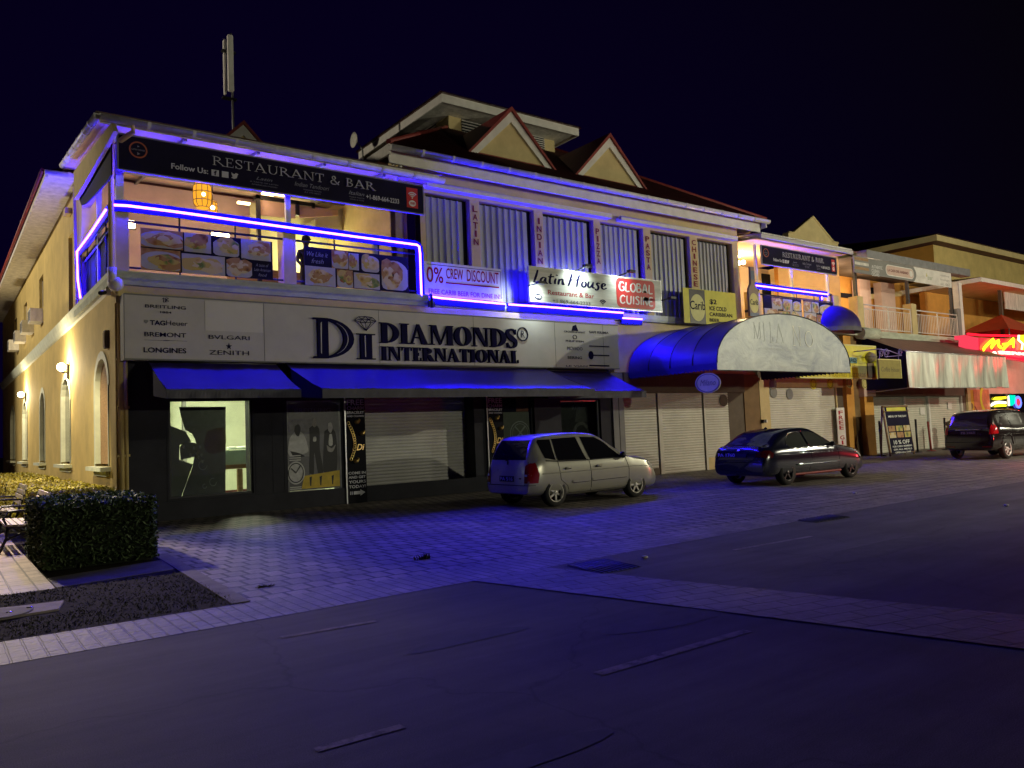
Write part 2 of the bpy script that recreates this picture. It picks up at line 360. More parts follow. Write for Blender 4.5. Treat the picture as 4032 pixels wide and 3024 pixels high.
# ------------------------------------------------------------------ shapes
def wall_holes(name, material, parent, outline, holes, axis, w, depth, reveal=None, reveal_mat=None):
    """flat wall with real openings: outline and holes are (a, z) polygons; reveals run back by depth"""
    mb = MB()
    P = (lambda p, q: (p[0], q, p[1])) if axis == 'y' else (lambda p, q: (q, p[0], p[1]))
    loops = [outline]+holes; flat = [p for l in loops for p in l]
    tris = tessellate_polygon([[Vector((p[0], p[1], 0)) for p in l] for l in loops])
    vs = [mb.bm.verts.new(P(p, w)) for p in flat]
    for t in tris:
        try: mb.bm.faces.new([vs[i] for i in t])
        except ValueError: pass
    if not reveal_mat:
        for h in holes:
            for a, b in zip(h, h[1:]+h[:1]): mb.face([P(a, w), P(b, w), P(b, w+depth), P(a, w+depth)])
    o = mb.done(name, material, parent)
    return o
def rect(a0, a1, z0, z1): return [(a0, z0), (a1, z0), (a1, z1), (a0, z1)]
def arch(a0, a1, z0, zs, zt, n=10):
    c = (a0+a1)/2; r = (a1-a0)/2
    return [(a0, z0), (a1, z0)] + [(c+r*math.cos(math.pi*i/n), zs+(zt-zs)*math.sin(math.pi*i/n)) for i in range(n+1)]
def roller(name, material, parent, x0, x1, z0, z1, y, pitch=.085):
    mb = MB(); n = max(2, int((z1-z0)/pitch)); h = (z1-z0)/n
    for i in range(n):
        z = z0+i*h
        mb.face([(x0, y, z), (x1, y, z), (x1, y-.016, z+h*.45), (x0, y-.016, z+h*.45)])
        mb.face([(x0, y-.016, z+h*.45), (x1, y-.016, z+h*.45), (x1, y-.012, z+h*.85), (x0, y-.012, z+h*.85)])
        mb.face([(x0, y-.012, z+h*.85), (x1, y-.012, z+h*.85), (x1, y, z+h), (x0, y, z+h)])
    return mb.done(name, material, parent)
def corrugated(name, material, parent, x0, x1, z0, z1, y, pitch=.21):
    mb = MB(); n = max(3, round((x1-x0)/pitch)); p = (x1-x0)/n; prof = []
    for i in range(n):
        j = random.uniform(-.012, .012)
        prof += [(x0+p*i, y), (x0+p*(i+.12), y-.055+j), (x0+p*(i+.22), y-.055+j), (x0+p*(i+.34), y)]
    prof.append((x1, y))
    for a, b in zip(prof, prof[1:]): mb.face([(a[0], a[1], z0), (b[0], b[1], z0), (b[0], b[1], z1), (a[0], a[1], z1)])
    return mb.done(name, material, parent)
# ------------------------------------------------------------------ lettering
def lay(polys, rc, y, depth, name, material, parent, face='y', pile=.0003):
    """polygons in letter space fitted to the rectangle rc=(x0,x1,z0,z1) on plane y, facing the street"""
    xs = [p[0] for q in polys for p in q]; zs = [p[1] for q in polys for p in q]
    ax, bx, az, bz = min(xs), max(xs), min(zs), max(zs); x0, x1, z0, z1 = rc; mb = MB()
    for i, q in enumerate(polys):
        pts = [(x0+(p[0]-ax)/(bx-ax)*(x1-x0), z0+(p[1]-az)/(bz-az)*(z1-z0)) for p in q]
        a, b = y-depth-pile*i, y
        if face == 'x': mb.prism([(-p[0], p[1]) for p in pts], 'x', a, b)
        else:
            try: mb.prism(pts, 'y', a, b)
            except ValueError: pass
    return mb.done(name, material, parent)
TXT = {}
def text(s, rc, y, material, parent, depth=.004, shear=0, name='lettering', bold=0, align='LEFT', xf=None):
    key = (s, shear, bold)
    if key not in TXT:
        c = bpy.data.curves.new('letters', 'FONT'); c.body = s; c.shear = shear; c.offset = bold; c.resolution_u = 3; c.align_x = 'CENTER'
        o = bpy.data.objects.new('letters', c); COL.objects.link(o)
        dg = bpy.context.evaluated_depsgraph_get(); me = bpy.data.meshes.new_from_object(o.evaluated_get(dg))
        TXT[key] = ([v.co.copy() for v in me.vertices], [list(p.vertices) for p in me.polygons])
        bpy.data.objects.remove(o); bpy.data.curves.remove(c); bpy.data.meshes.remove(me)
    V, Fc = TXT[key]
    ax, bx = min(v.x for v in V), max(v.x for v in V); az, bz = min(v.y for v in V), max(v.y for v in V)
    x0, x1, z0, z1 = rc; mb = MB(); f = xf or (lambda u, v: (u, y-depth, v))
    vs = [mb.bm.verts.new(f(x0+(v.x-ax)/(bx-ax)*(x1-x0), z0+(v.y-az)/(bz-az)*(z1-z0))) for v in V]
    for q in Fc:
        try: mb.bm.faces.new([vs[i] for i in q])
        except ValueError: pass
    return mb.done(name, material, parent)
def ribbon(pts, w):
    """a stroke of varying width as quads"""
    n = len(pts); out = []; L = []; Rr = []
    for i, p in enumerate(pts):
        a = pts[max(0, i-1)]; b = pts[min(n-1, i+1)]; dx, dz = b[0]-a[0], b[1]-a[1]; l = math.hypot(dx, dz) or 1
        ww = w[i] if isinstance(w, (list, tuple)) else w
        L.append((p[0]-dz/l*ww/2, p[1]+dx/l*ww/2)); Rr.append((p[0]+dz/l*ww/2, p[1]-dx/l*ww/2))
    return [L + Rr[::-1]]
def smooth(pts, k=3):
    out = []
    for i in range(len(pts)-1):
        p0, p1, p2, p3 = pts[max(0, i-1)], pts[i], pts[i+1], pts[min(len(pts)-1, i+2)]
        for j in range(k):
            t = j/k
            out.append(tuple(.5*((2*p1[d])+(-p0[d]+p2[d])*t+(2*p0[d]-5*p1[d]+4*p2[d]-p3[d])*t*t+(-p0[d]+3*p1[d]-3*p2[d]+p3[d])*t**3) for d in (0, 1)))
    return out+[pts[-1]]
def ringp(cx, cz, ox, oz, ix, iz, a0, a1, n=14):
    A = [a0+(a1-a0)*i/n for i in range(n+1)]; out = []
    for a, b in zip(A, A[1:]):
        out.append([(cx+ox*math.cos(a), cz+oz*math.sin(a)), (cx+ox*math.cos(b), cz+oz*math.sin(b)), (cx+ix*math.cos(b), cz+iz*math.sin(b)), (cx+ix*math.cos(a), cz+iz*math.sin(a))])
    return out
def serif(ch, t, n):
    s = max(.035, n*.8); g = .09; H = math.pi/2
    R_ = lambda a, b, c, d: [(a, b), (c, b), (c, d), (a, d)]
    st = [R_(g, 0, g+t, 1), R_(0, 0, 2*g+t, s), R_(0, 1-s, 2*g+t, 1)]
    if ch == 'I': return st, 2*g+t
    if ch == 'D': return [R_(g, 0, g+t, 1), R_(0, 0, g+t, s), R_(0, 1-s, g+t, 1)]+ringp(g+t*.6, .5, .66, .5, .66-t, .5-n, -H, H), g+t*.6+.66
    if ch == 'A': return [[(.05, 0), (.05+n*1.3, 0), (.45, 1), (.38, 1)], [(.34, 1), (.47, 1), (.88, 0), (.88-t*1.12, 0)], R_(.2, .3, .68, .3+n), R_(-.03, 0, .22, s), R_(.6, 0, .98, s)], .95
    if ch == 'M': return [R_(.1, 0, .1+n, 1), R_(0, 0, .25, s), R_(0, 1-s, .18, 1), [(.07, 1), (.07+t, 1), (.58, .05), (.52, 0)], [(.52, 0), (.58, .05), (.98, 1), (.9, 1)], R_(.9, 0, .9+t, 1), R_(.8, 0, 1.08+t*.5, s), R_(.95, 1-s, 1.08+t*.5, 1)], 1.12+t*.4
    if ch == 'N': return [R_(.1, 0, .1+n, 1), R_(0, 0, .25, s), R_(0, 1-s, .2, 1), [(.06, 1), (.06+t*1.15, 1), (.8, 0), (.8-t*.4, 0)], R_(.8-n*.5, 0, .8+n*.5, 1), R_(.66, 1-s, .95, 1)], .95
    if ch == 'O': return ringp(.46, .5, .46, .51, .46-t, .51-n, 0, 4*H, 26), .92
    if ch == 'S':
        p = smooth([(.52, .78), (.45, .95), (.27, .98), (.1, .9), (.08, .72), (.2, .58), (.36, .46), (.5, .34), (.5, .14), (.34, .02), (.14, .04), (.04, .24)], 3)
        k = len(p); w = [n+(t-n)*max(0, 1-abs(i/(k-1)-.5)*2.6) + n*.2 for i in range(k)]
        return ribbon(p, w)+[R_(.03, .0, .03+n*.8, .27), R_(.5, .72, .5+n*.8, .99)], .6
    if ch == 'T': return [R_(.36-t/2, 0, .36+t/2, 1), R_(.2, 0, .52, s), R_(0, 1-n, .72, 1), [(0, 1), (0, .74), (n*.6, .74), (n*1.2, 1)], [(.72, 1), (.72, .74), (.72-n*.6, .74), (.72-n*1.2, 1)]], .74
    if ch == 'E': return [R_(g, 0, g+t, 1), R_(0, 0, .6, n), R_(0, 1-n, .57, 1), R_(g+t*.5, .5-n/2, .44, .5+n/2), R_(.6-n*.6, 0, .6, .24), R_(.57-n*.6, .77, .57, 1), R_(.44-n*.5, .38, .44, .62)], .64
    if ch == 'L': return [R_(g, 0, g+t, 1), R_(0, 0, .6, n), R_(0, 1-s, 2*g+t, 1), R_(.6-n*.6, 0, .6, .27)], .62
    if ch == 'R': return [R_(g, 0, g+t, 1), R_(0, 0, 2*g+t, s), R_(0, 1-s, g+t, 1)]+ringp(g+t*.6, .745, .47, .255, .47-t, .255-n, -H, H)+[[(.3, .5), (.3+t*1.1, .5), (.9, 0), (.9-t*1.15, 0)], R_(.7, 0, .96, s)], .88
    if ch == 'B': return [R_(g, 0, g+t, 1), R_(0, 0, g+t, s), R_(0, 1-s, g+t, 1)]+ringp(g+t*.6, .755, .40, .245, .40-t, .245-n, -H, H)+ringp(g+t*.6, .27, .47, .27, .47-t, .27-n, -H, H), .68
    if ch == 'U': return [R_(.1, .3, .1+t, 1), R_(0, 1-s, .2+t, 1), R_(.72, .3, .72+n, 1), R_(.62, 1-s, .84, 1)]+ringp(.1+(.62+n)/2, .33, (.62+n)/2, .34, (.62+n)/2-t, .34-n, -2*H, 0), .88
    if ch == '&':
        p = smooth([(.82, .42), (.72, .2), (.5, .03), (.22, .0), (.06, .16), (.1, .36), (.34, .55), (.48, .72), (.42, .92), (.28, .96), (.18, .8), (.26, .6), (.5, .3), (.78, .0)], 3)
        return ribbon(p, (t+n)*.55), .9
    return [], .35
def serif_line(s, rc, y, t, n, material, parent, depth=.01, track=.06, name='lettering'):
    P, x = [], 0
    for ch in s:
        q, a = serif(ch, t, n); P += [[(p[0]+x, p[1]) for p in g] for g in q]; x += a+track
    return lay(P, rc, y, depth, name, material, parent)
BRUSH = [
 [(.33, 1.22), (.22, .6), (.08, .0)], [(.06, .03), (.3, .05), (.5, .12)],
 [(.76, .52), (.62, .56), (.48, .3), (.5, .04), (.62, .08), (.76, .5)], [(.78, .58), (.74, .2), (.8, .02), (.88, .06)],
 [(1.1, 1.0), (1.0, .4), (1.0, .06), (1.1, .03)], [(.9, .66), (1.26, .74)],
 [(1.36, .58), (1.3, .3), (1.29, .02)], [(1.4, .86), (1.44, .95)],
 [(1.56, .58), (1.52, .3), (1.48, .0)], [(1.51, .25), (1.62, .5), (1.74, .56), (1.74, .3), (1.74, .06), (1.86, .08)],
 [(2.32, 1.22), (2.22, .6), (2.08, -.02)], [(2.78, 1.2), (2.66, .6), (2.58, -.04)], [(2.16, .56), (2.76, .7)],
 [(3.06, .56), (2.94, .46), (2.9, .16), (3.0, .02), (3.12, .14), (3.16, .44), (3.06, .56)],
 [(3.34, .6), (3.28, .24), (3.33, .03), (3.46, .14), (3.6, .5)], [(3.62, .6), (3.56, .2), (3.6, .02), (3.7, .06)],
 [(4.02, .5), (3.92, .58), (3.84, .44), (3.94, .2), (3.88, -.1), (3.76, -.16), (3.74, -.02)],
 [(4.14, .24), (4.34, .36), (4.36, .54), (4.22, .54), (4.14, .24), (4.2, .02), (4.32, .02), (4.46, .16)]]
CUISINE = {'G': [[(.6, .85), (.4, 1), (.12, .75), (.1, .25), (.35, .02), (.58, .2), (.58, .45), (.38, .45)]], 'L': [[(.15, 1), (.08, .05), (.5, .02)]],
 'O': [[(.4, 1), (.12, .75), (.1, .25), (.35, .0), (.62, .3), (.62, .75), (.4, 1)]], 'B': [[(.12, 1), (.08, 0)], [(.1, .98), (.45, .95), (.48, .65), (.12, .55), (.5, .45), (.5, .1), (.08, .02)]],
 'A': [[(.02, 0), (.32, 1), (.58, 0)], [(.12, .35), (.52, .38)]], 'C': [[(.6, .8), (.4, 1), (.12, .75), (.08, .25), (.3, .0), (.58, .2)]],
 'U': [[(.12, 1), (.08, .3), (.25, .0), (.5, .15), (.58, 1)]], 'I': [[(.15, 1), (.1, 0)]], 'S': [[(.5, .88), (.3, 1), (.12, .78), (.42, .42), (.36, .05), (.05, .1)]],
 'N': [[(.05, 0), (.14, 1), (.5, .05), (.6, 1)]], 'E': [[(.5, 1), (.12, .96), (.06, .05), (.48, .02)], [(.1, .52), (.42, .54)]]}
ADV = {'I': .3, 'S': .6, 'E': .6, 'L': .58}
def strokes_word(s):
    P, x = [], 0
    for ch in s:
        for q in CUISINE.get(ch, []):
            P.append([(p[0]+x, p[1]) for p in q])
        x += ADV.get(ch, .72)
    return P
def brush(strokes, rc, y, w, material, parent, depth=.004, slant=0, name='lettering'):
    P = []
    for q in strokes:
        p = smooth([(a+b*slant, b) for a, b in q], 4); k = len(p)
        P += ribbon(p, [w*(.65+.5*math.sin(math.pi*(i+.6)/(k+.2))) for i in range(k)])
    return lay(P, rc, y, depth, name, material, parent)
def ellipse(cx, cz, rx, rz, n=20): return [(cx+rx*math.cos(2*math.pi*i/n), cz+rz*math.sin(2*math.pi*i/n)) for i in range(n)]
def plate_of(polys, y, depth, name, material, parent, pile=.0004):
    mb = MB()
    for i, q in enumerate(polys): mb.prism(q, 'y', y-depth-pile*i, y)
    return mb.done(name, material, parent)
def wifi(cx, cz, s, y, material, parent, name='emblem'):
    P = [ellipse(cx, cz-.42*s, .09*s, .09*s, 10)]
    for r in (.3, .52, .74): P += [[(cx+p[0]*s, cz-.42*s+p[1]*s) for p in q] for q in ringp(0, 0, r, r, r-.12, r-.12, math.radians(40), math.radians(140), 8)]
    return plate_of(P, y, .004, name, material, parent)
def crop(ox, oy, s): return lambda a, b, Y: at(ox+a/s, oy+b/s, Y)
c1, c2, c3, c4, c5 = crop(0, 400, 2.074), crop(900, 500, 2.212), crop(1400, 300, 1.843), crop(2500, 500, 2.074), crop(3200, 800, 2.37)
c7, c8, cl, cs, cm = crop(400, 1100, 1.843), crop(1200, 1100, 1.746), crop(2000, 1000, 3.16), crop(2100, 1250, 3.16), crop(2200, 1150, 1.7015)
r3, cb, cp, cw, ci, ct, cc, cv, ca = crop(3300, 1300, 2.765), crop(450, 650, 2.7646), crop(1100, 1500, 3.0175), crop(600, 1500, 3.0156), crop(950, 720, 3.16), crop(2850, 850, 4.148), crop(3700, 1180, 5.53), crop(3750, 1500, 4.741), crop(500, 80, 2.37)
cq = crop(2800, 1250, 3.403)
def rc(c, ax, ay, bx, by, Y):
    p, q = c(ax, ay, Y), c(bx, by, Y); return (p.x, q.x, q.z, p.z)
# =================================================================== setting
def sheet(name, material, pts, z, h=None):
    mb = MB()
    if h: mb.prism(pts, 'z', z, h)
    else: mb.face([(p[0], p[1], z) for p in pts])
    return structure(mb.done(name, material))
sheet('road', M['asphalt'], [(-220, -220), (260, -220), (260, 260), (-220, 260)], 0)
sheet('pavement', M['pavement'], [(2.42, 8.05), (90, 8.95), (90, 70), (3.0, 70), (2.62, 12.5)], .004)
sheet('pavement_edge', M['strip'], [(-30, 6.98), (3.0, 7.2), (14, 7.6), (90, 8.1), (90, 8.95), (2.42, 8.05), (-30, 8.05)], .004)
sheet('crossing', M['crossing'], [(4.72, 7.27), (5.75, 7.31), (9.3, -7.2), (8.25, -7.4)], .008)
sheet('path', M['path'], [(-14, 10.62), (1.16, 10.62), (1.16, 60), (-14, 60)], .006)
sheet('planting_bed', M['soil'], [(1.16, 10.62), (2.55, 10.9), (2.62, 12.5), (3.0, 18), (3.0, 60), (1.16, 60)], .005)
sheet('verge', M['soil'], [(-14, 8.06), (2.40, 8.06), (2.55, 10.9), (1.16, 10.615), (-14, 10.615)], .007)
sheet('path_kerb', M['flush_kerb'], [(1.17, 10.62), (2.53, 10.9), (2.60, 11.9), (1.17, 11.5)], .006, .012)
sheet('pavement_kerb', M['flush_kerb'], [(2.40, 8.06), (2.58, 8.06), (2.80, 12.5), (2.62, 12.5)], .008, .016)
# worn lane marks, nearly rubbed away
M['worn_paint'] = worn('worn_paint')
for k, (a, b, w) in enumerate((((2.30, 6.42), (3.12, 6.36), .07), ((3.5, 3.93), (5.05, 3.93), .09), ((8.1, 6.45), (9.7, 6.4), .07), ((1.6, 4.0), (2.1, 3.99), .07))):
    sheet('road_marking', M['worn_paint'], [(a[0], a[1]-w/2), (b[0], b[1]-w/2), (b[0], b[1]+w/2), (a[0], a[1]+w/2)], .004)
# stains on the asphalt
M['stain'] = mat('oil_stain', (.05, .047, .05), .82, ns=5, na=.3, col2=(.08, .075, .08), spec=.3)
for cx, cy, rx, ry in ((7.6, 2.6, .5, .22), (3.4, 5.3, .5, .16), (5.3, 4.6, .9, .3), (9.4, 5.2, 1.2, .35), (2.3, 3.2, .5, .15)):
    sheet('road_stain', M['stain'], [(cx+rx*math.cos(a)*(1+.25*math.sin(3*a+cx)), cy+ry*math.sin(a)*(1+.3*math.cos(2*a))) for a in [2*math.pi*i/22 for i in range(22)]], .003)
for nm, pts, lab in (('drain_cover', [(5.90, 6.50), (6.50, 6.48), (6.62, 7.18), (6.02, 7.22)], 'dark square drain cover beside the paver crossing'),
                     ('drain_cover', [(11.0, 7.15), (11.9, 7.12), (12.0, 7.55), (11.1, 7.55)], 'dark drain cover at road edge below the navy car')):
    t = thing(nm, lab, 'drain cover', (pts[0][0], pts[0][1], 0), 'drain covers')
    mb = MB(); mb.prism(pts, 'z', .005, .011); mb.done('frame', M['drain'], t)
    mb = MB(); p0, p1, p2, p3 = [Vector((*p, 0)) for p in pts]
    for i in range(9):
        u = (i+.5)/9; a = p0.lerp(p1, u); b = p3.lerp(p2, u); mb.tube([(a.x, a.y, .012), (b.x, b.y, .012)], .008, 5)
    mb.done('grate', M['dark_metal'], t)
t = thing('manhole_slab', 'pale concrete access slab with two lifting discs set in grass verge', 'manhole cover', (.5, 9.3, 0))
mb = MB(); mb.prism([(-.6, 8.95), (1.02, 9.1), (1.12, 9.55), (-.6, 9.75)], 'z', .0, .03); mb.done('slab', mat('old_slab', (.26, .22, .21), .85, ns=4, na=.3, bump=.3), t)
mb = MB(); mb.lathe([(.30, .031), (.31, .036), (.27, .036)], (.52, 9.3, 0), 20); mb.done('ring', M['flush_kerb'], t)
for x, y in ((.62, 9.27), (.80, 9.38)):
    mb = MB(); mb.lathe([(.035, .03), (.03, .04), (.001, .042)], (x, y, 0), 12); mb.done('disc', M['chrome'], t)
# grass tufts
mb = MB()
for i in range(9000):
    x, y = random.uniform(-.8, 2.5), random.uniform(8.1, 10.6)
    if x < 1.15 and 8.95 < y < 9.75: continue
    if random.random() < .35 and y > 9.2 and x > 1.2: continue
    h = random.uniform(.010, .034); a = random.uniform(0, 6.28); dx, dy = math.cos(a)*.007, math.sin(a)*.007
    mb.face([(x-dx, y-dy, .006), (x+dx, y+dy, .006), (x+random.uniform(-.03, .03), y+random.uniform(-.03, .03), h)])
g = mb.done('grass', M['grass']); g['kind'] = 'stuff'
# weeds growing between pavers
for k, (x, y, lab) in enumerate(((5.1, 9.0, 'small dry weed tuft growing between the blue lit pavers'), (2.95, 8.75, 'flat weed patch in broken pavers near the verge kerb'))):
    mb = MB()
    for i in range(60):
        a = random.uniform(0, 6.28); r = random.uniform(0, .10); h = random.uniform(.02, .10 if k == 0 else .03)
        px, py = x+r*math.cos(a)*1.2, y+r*math.sin(a)*.6; b = random.uniform(0, 6.28)
        mb.face([(px-.012*math.cos(b), py-.012*math.sin(b), .005), (px+.012*math.cos(b), py+.012*math.sin(b), .005), (px+random.uniform(-.06, .06), py+random.uniform(-.06, .06), h)])
    tag(mb.done('weed_tuft', M['grass']), lab, 'weed', 'weeds in the paving')
for x, y, lab in ((6.95, 6.86, 'crumpled white paper scrap right of the square drain cover'), (15.6, 9.2, 'white paper scrap on pavers in front of navy car'), (14.6, 5.9, 'tiny red lit scrap lying alone on the far road')):
    mb = MB(); mb.ball((x, y, .02), .035, 1.2, 1, .5, 7); tag(mb.done('paper_scrap', M['paper']), lab, 'litter', 'litter on the road')
# =================================================================== corner building
CB = thing('corner_building', 'yellow two storey corner building with terrace, steel shutters and red roof', 'building', (3.07, 18, 0))
XL, XR, YF = 3.07, 23.9, 18.0
arches = [(18.74, 20.5), (24.5, 26.45), (30.5, 32.1), (36.5, 38.6), (42.3, 44.9)]
holes = [arch(a, b, 1.19, 2.95, 3.66) for a, b in arches] + [rect(30.9, 32.15, 6.5, 7.65), rect(36.6, 38.0, 6.5, 7.6), rect(41.2, 42.6, 6.5, 7.6)] + [rect(23.95, 24.75, 5.32, 7.5)]
wall_holes('side_wall', M['yellow_wall'], CB, [(18.0, 0), (50, 0), (50, 8.62), (22.95, 8.62), (22.95, 5.26), (18.0, 5.26)], holes, 'x', XL, .42)
for a, b in arches:
    mb = MB(); A = arch(a-.001, b+.001, 1.19, 2.95, 3.66); B = arch(a+.07, b-.07, 1.24, 2.95, 3.59)
    for i in range(1, len(A)):
        j = (i+1) % len(A)
        mb.face([(XL-.02, *A[i]), (XL-.02, *A[j]), (XL-.02, *B[j]), (XL-.02, *B[i])]); mb.face([(XL-.02, *B[i]), (XL-.02, *B[j]), (XL+.14, *B[j]), (XL+.14, *B[i])])
        Ai = [(a-.09, b+.09)]
    A2 = arch(a-.10, b+.10, 1.19, 2.95, 3.77)
    for i in range(1, len(A)-1):
        mb.face([(XL-.02, *A2[i]), (XL-.02, *A2[i+1]), (XL-.02, *A[i+1]), (XL-.02, *A[i])])
    w = mb.done('arched_window', M['mint_white'], CB)
    mb = MB(); mb.prism(B, 'x', XL+.09, XL+.13); mb.done('pane', M['glass_dark'] if a > 20 else M['wood'], w)
    box('sill', M['mint_white'], w, XL-.20, XL+.05, a-.14, b+.14, 1.10, 1.19)
    box('apron', M['mint_white'], w, XL-.06, XL-.003, a+.05, b-.05, .98, 1.10)
for a, b in ((30.9, 32.15), (36.6, 38.0), (41.2, 42.6)):
    w = box('upper_window', M['glass_dark'], CB, XL+.2, XL+.24, a, b, 6.5, 7.6)
    mb = MB(); mb.box(XL+.1, XL+.18, a, a+.07, 6.5, 7.6); mb.box(XL+.1, XL+.18, b-.07, b, 6.5, 7.6); mb.box(XL+.1, XL+.18, (a+b)/2-.03, (a+b)/2+.03, 6.5, 7.6); mb.done('frame', M['white'], w)
box('side_door', M['navy'], CB, XL+.25, XL+.3, 23.95, 24.75, 5.32, 7.5)
mb = MB(); mb.prism([(XL-.14, 5.24), (XL-.003, 5.24), (XL-.003, 4.90), (XL-.05, 4.93), (XL-.10, 5.06)], 'y', 18, 50); mb.done('string_course', M['mint_white'], CB)
# ground storey
wh = [rect(4.1, 5.89, .45, 2.585), rect(6.70, 8.05, .28, 2.53), rect(8.67, 11.95, .005, 2.65), rect(12.92, 14.05, .35, 2.6), rect(15.05, 16.64, .35, 2.46)]
wall_holes('shopfront_wall', M['dark_clad'], CB, rect(3.30, 17.1, .005, 3.5), wh, 'y', YF, .5)
mb = MB()
for x in (3.31, 4.06, 5.95, 6.35, 6.62, 8.12): mb.box(x-.008, x+.008, YF-.006, YF-.001, .35, 3.3)
mb.box(3.31, 17.0, YF-.05, YF-.007, .01, .40); mb.done('plinth', M['dark_clad'], CB)
box('corner_pier', M['yellow_wall'], CB, XL+.002, 3.30, YF-.02, YF+.5, .005, 4.9)
box('lintel_beam', M['cream_wall'], CB, XL+.004, 17.3, YF-.12, YF+.4, 4.60, 4.97)
# shop interior behind the lit window
mb = MB(); mb.face([(3.4, 24, .2), (8.3, 24, .2), (8.3, 24, 3.2), (3.4, 24, 3.2)]); mb.face([(3.4, 18.5, 3.2), (8.3, 18.5, 3.2), (8.3, 24, 3.2), (3.4, 24, 3.2)])
mb.face([(8.3, 18.5, .2), (8.3, 24, .2), (8.3, 24, 3.2), (8.3, 18.5, 3.2)]); mb.face([(3.4, 18.5, .2), (3.4, 24, .2), (3.4, 24, 3.2), (3.4, 18.5, 3.2)]); mb.face([(3.4, 18.5, .2), (8.3, 18.5, .2), (8.3, 24, .2), (3.4, 24, .2)])
mb.done('shop_interior', M['shop_wall'], CB)
for x in (4.6, 6.0, 7.4): box('ceiling_tube', M['tube_green'], CB, x-.04, x+.04, 19.6, 20.9, 3.12, 3.16)
lamp('shop_light', (6, 20.6, 2.9), 260, (1, .97, .74), .3); lamp('shop_light', (4.6, 19.4, 3.0), 90, (1, .97, .74), .2)
box('shop_column', M['shop_wall'], CB, 6.75, 7.15, 20.6, 21.0, .21, 3.19)
mb = MB(); mb.box(4.5, 4.56, 22.8, 23.0, .2, 3.1); mb.box(5.6, 5.7, 23.0, 23.1, .2, 3.1); mb.done('shop_column', M['grey_panel'], CB)
def window(name, hx, hz, y, frame=M['grey_metal'], pane=M['glass'], par=CB):
    mb = MB(); f = .045
    mb.box(hx[0], hx[1], y, y+.06, hz[0], hz[0]+f); mb.box(hx[0], hx[1], y, y+.06, hz[1]-f, hz[1])
    mb.box(hx[0], hx[0]+f, y, y+.06, hz[0]+f, hz[1]-f); mb.box(hx[1]-f, hx[1], y, y+.06, hz[0]+f, hz[1]-f)
    w = mb.done(name, frame, par); box('pane', pane, w, hx[0]+f, hx[1]-f, y+.02, y+.03, hz[0]+f, hz[1]-f); return w
window('display_window', (4.1, 5.89), (.45, 2.585), YF+.05, M['dark_metal'])
window('display_window', (6.70, 8.05), (.28, 2.53), YF+.02, M['grey_metal'])
window('display_window', (12.92, 14.05), (.35, 2.6), YF+.10, M['dark_metal'])
window('display_window', (15.05, 16.64), (.35, 2.46), YF+.10, M['steel'])
mb = MB(); mb.box(12.9, 14.1, 18.30, 18.34, .35, 2.6); mb.box(14.9, 16.7, 18.4, 18.45, .35, 2.5); mb.done('window_backing', M['grey_panel'], CB)
rs = roller('roller_shutter', M['shutter_grey'], CB, 8.67, 11.95, .01, 2.66, YF+.48)
box('bottom_rail', M['grey_metal'], rs, 8.67, 11.95, YF+.43, YF+.463, .01, .09)
# bay next door: panels, three narrow shutters and piers
box('bay_panel', M['grey_panel'], CB, 17.1, 17.6, YF-.05, YF+.3, .01, 3.3)
mb = MB(); mb.box(17.1, 17.12, YF-.056, YF-.051, .01, 2.6); mb.box(17.36, 17.38, YF-.056, YF-.051, .01, 2.6); mb.done('bay_joint', M['black'], CB)
for x0, x1, z0 in ((17.6, 19.08, .22), (19.32, 21.34, .01), (21.5, 22.74, .42)):
    s = roller('roller_shutter', M['shutter_white'], CB, x0, x1, z0, 2.66, YF-.01)
    if z0 > .1: box('shutter_base', M['cream_wall'] if z0 > .3 else M['brown_wall'], s, x0, x1, YF-.05, YF+.3, .01, z0)
for a, b in ((19.14, 19.32), (21.40, 21.5)): box('shutter_post', M['shutter_white'], CB, a, b, YF-.055, YF+.2, .01, 2.66)
box('shutter_box', M['brown_wall'], CB, 17.6, 23.62, YF-.10, YF+.3, 2.66, 3.32)
box('bay_wall', M['brown_wall'], CB, 22.74, 23.62, YF-.02, YF+.3, .01, 2.66)
box('bay_pier', M['brown_pillar'], CB, 23.62, 24.5, YF-.06, YF+.3, .01, 3.3)
box('bay_band', M['cream_wall'], CB, 17.3, 24.5, YF-.005, YF+.4, 3.32, 4.97)
# floor slab and ledges
mb = MB(); mb.prism([(17.70, 5.25), (17.70, 5.10), (17.76, 5.06), (17.76, 4.97), (22.9, 4.97), (22.9, 5.25)], 'x', 2.95, 10.48); mb.done('terrace_slab', M['mint'], CB)
mb = MB(); mb.prism([(17.92, 5.22), (17.92, 5.08), (17.96, 5.0), (18.4, 5.0), (18.4, 5.22)], 'x', 10.52, 23.95); mb.done('ledge', M['mint_white'], CB)
mb = MB(); mb.tube([(10.5, 17.66, 5.26), (10.5, 17.60, 5.12), (10.5, 17.60, 4.9)], .045, 8); mb.box(10.42, 10.58, 17.58, 17.68, 4.92, 5.08); mb.done('waste_pipe', M['dark_metal'], CB)
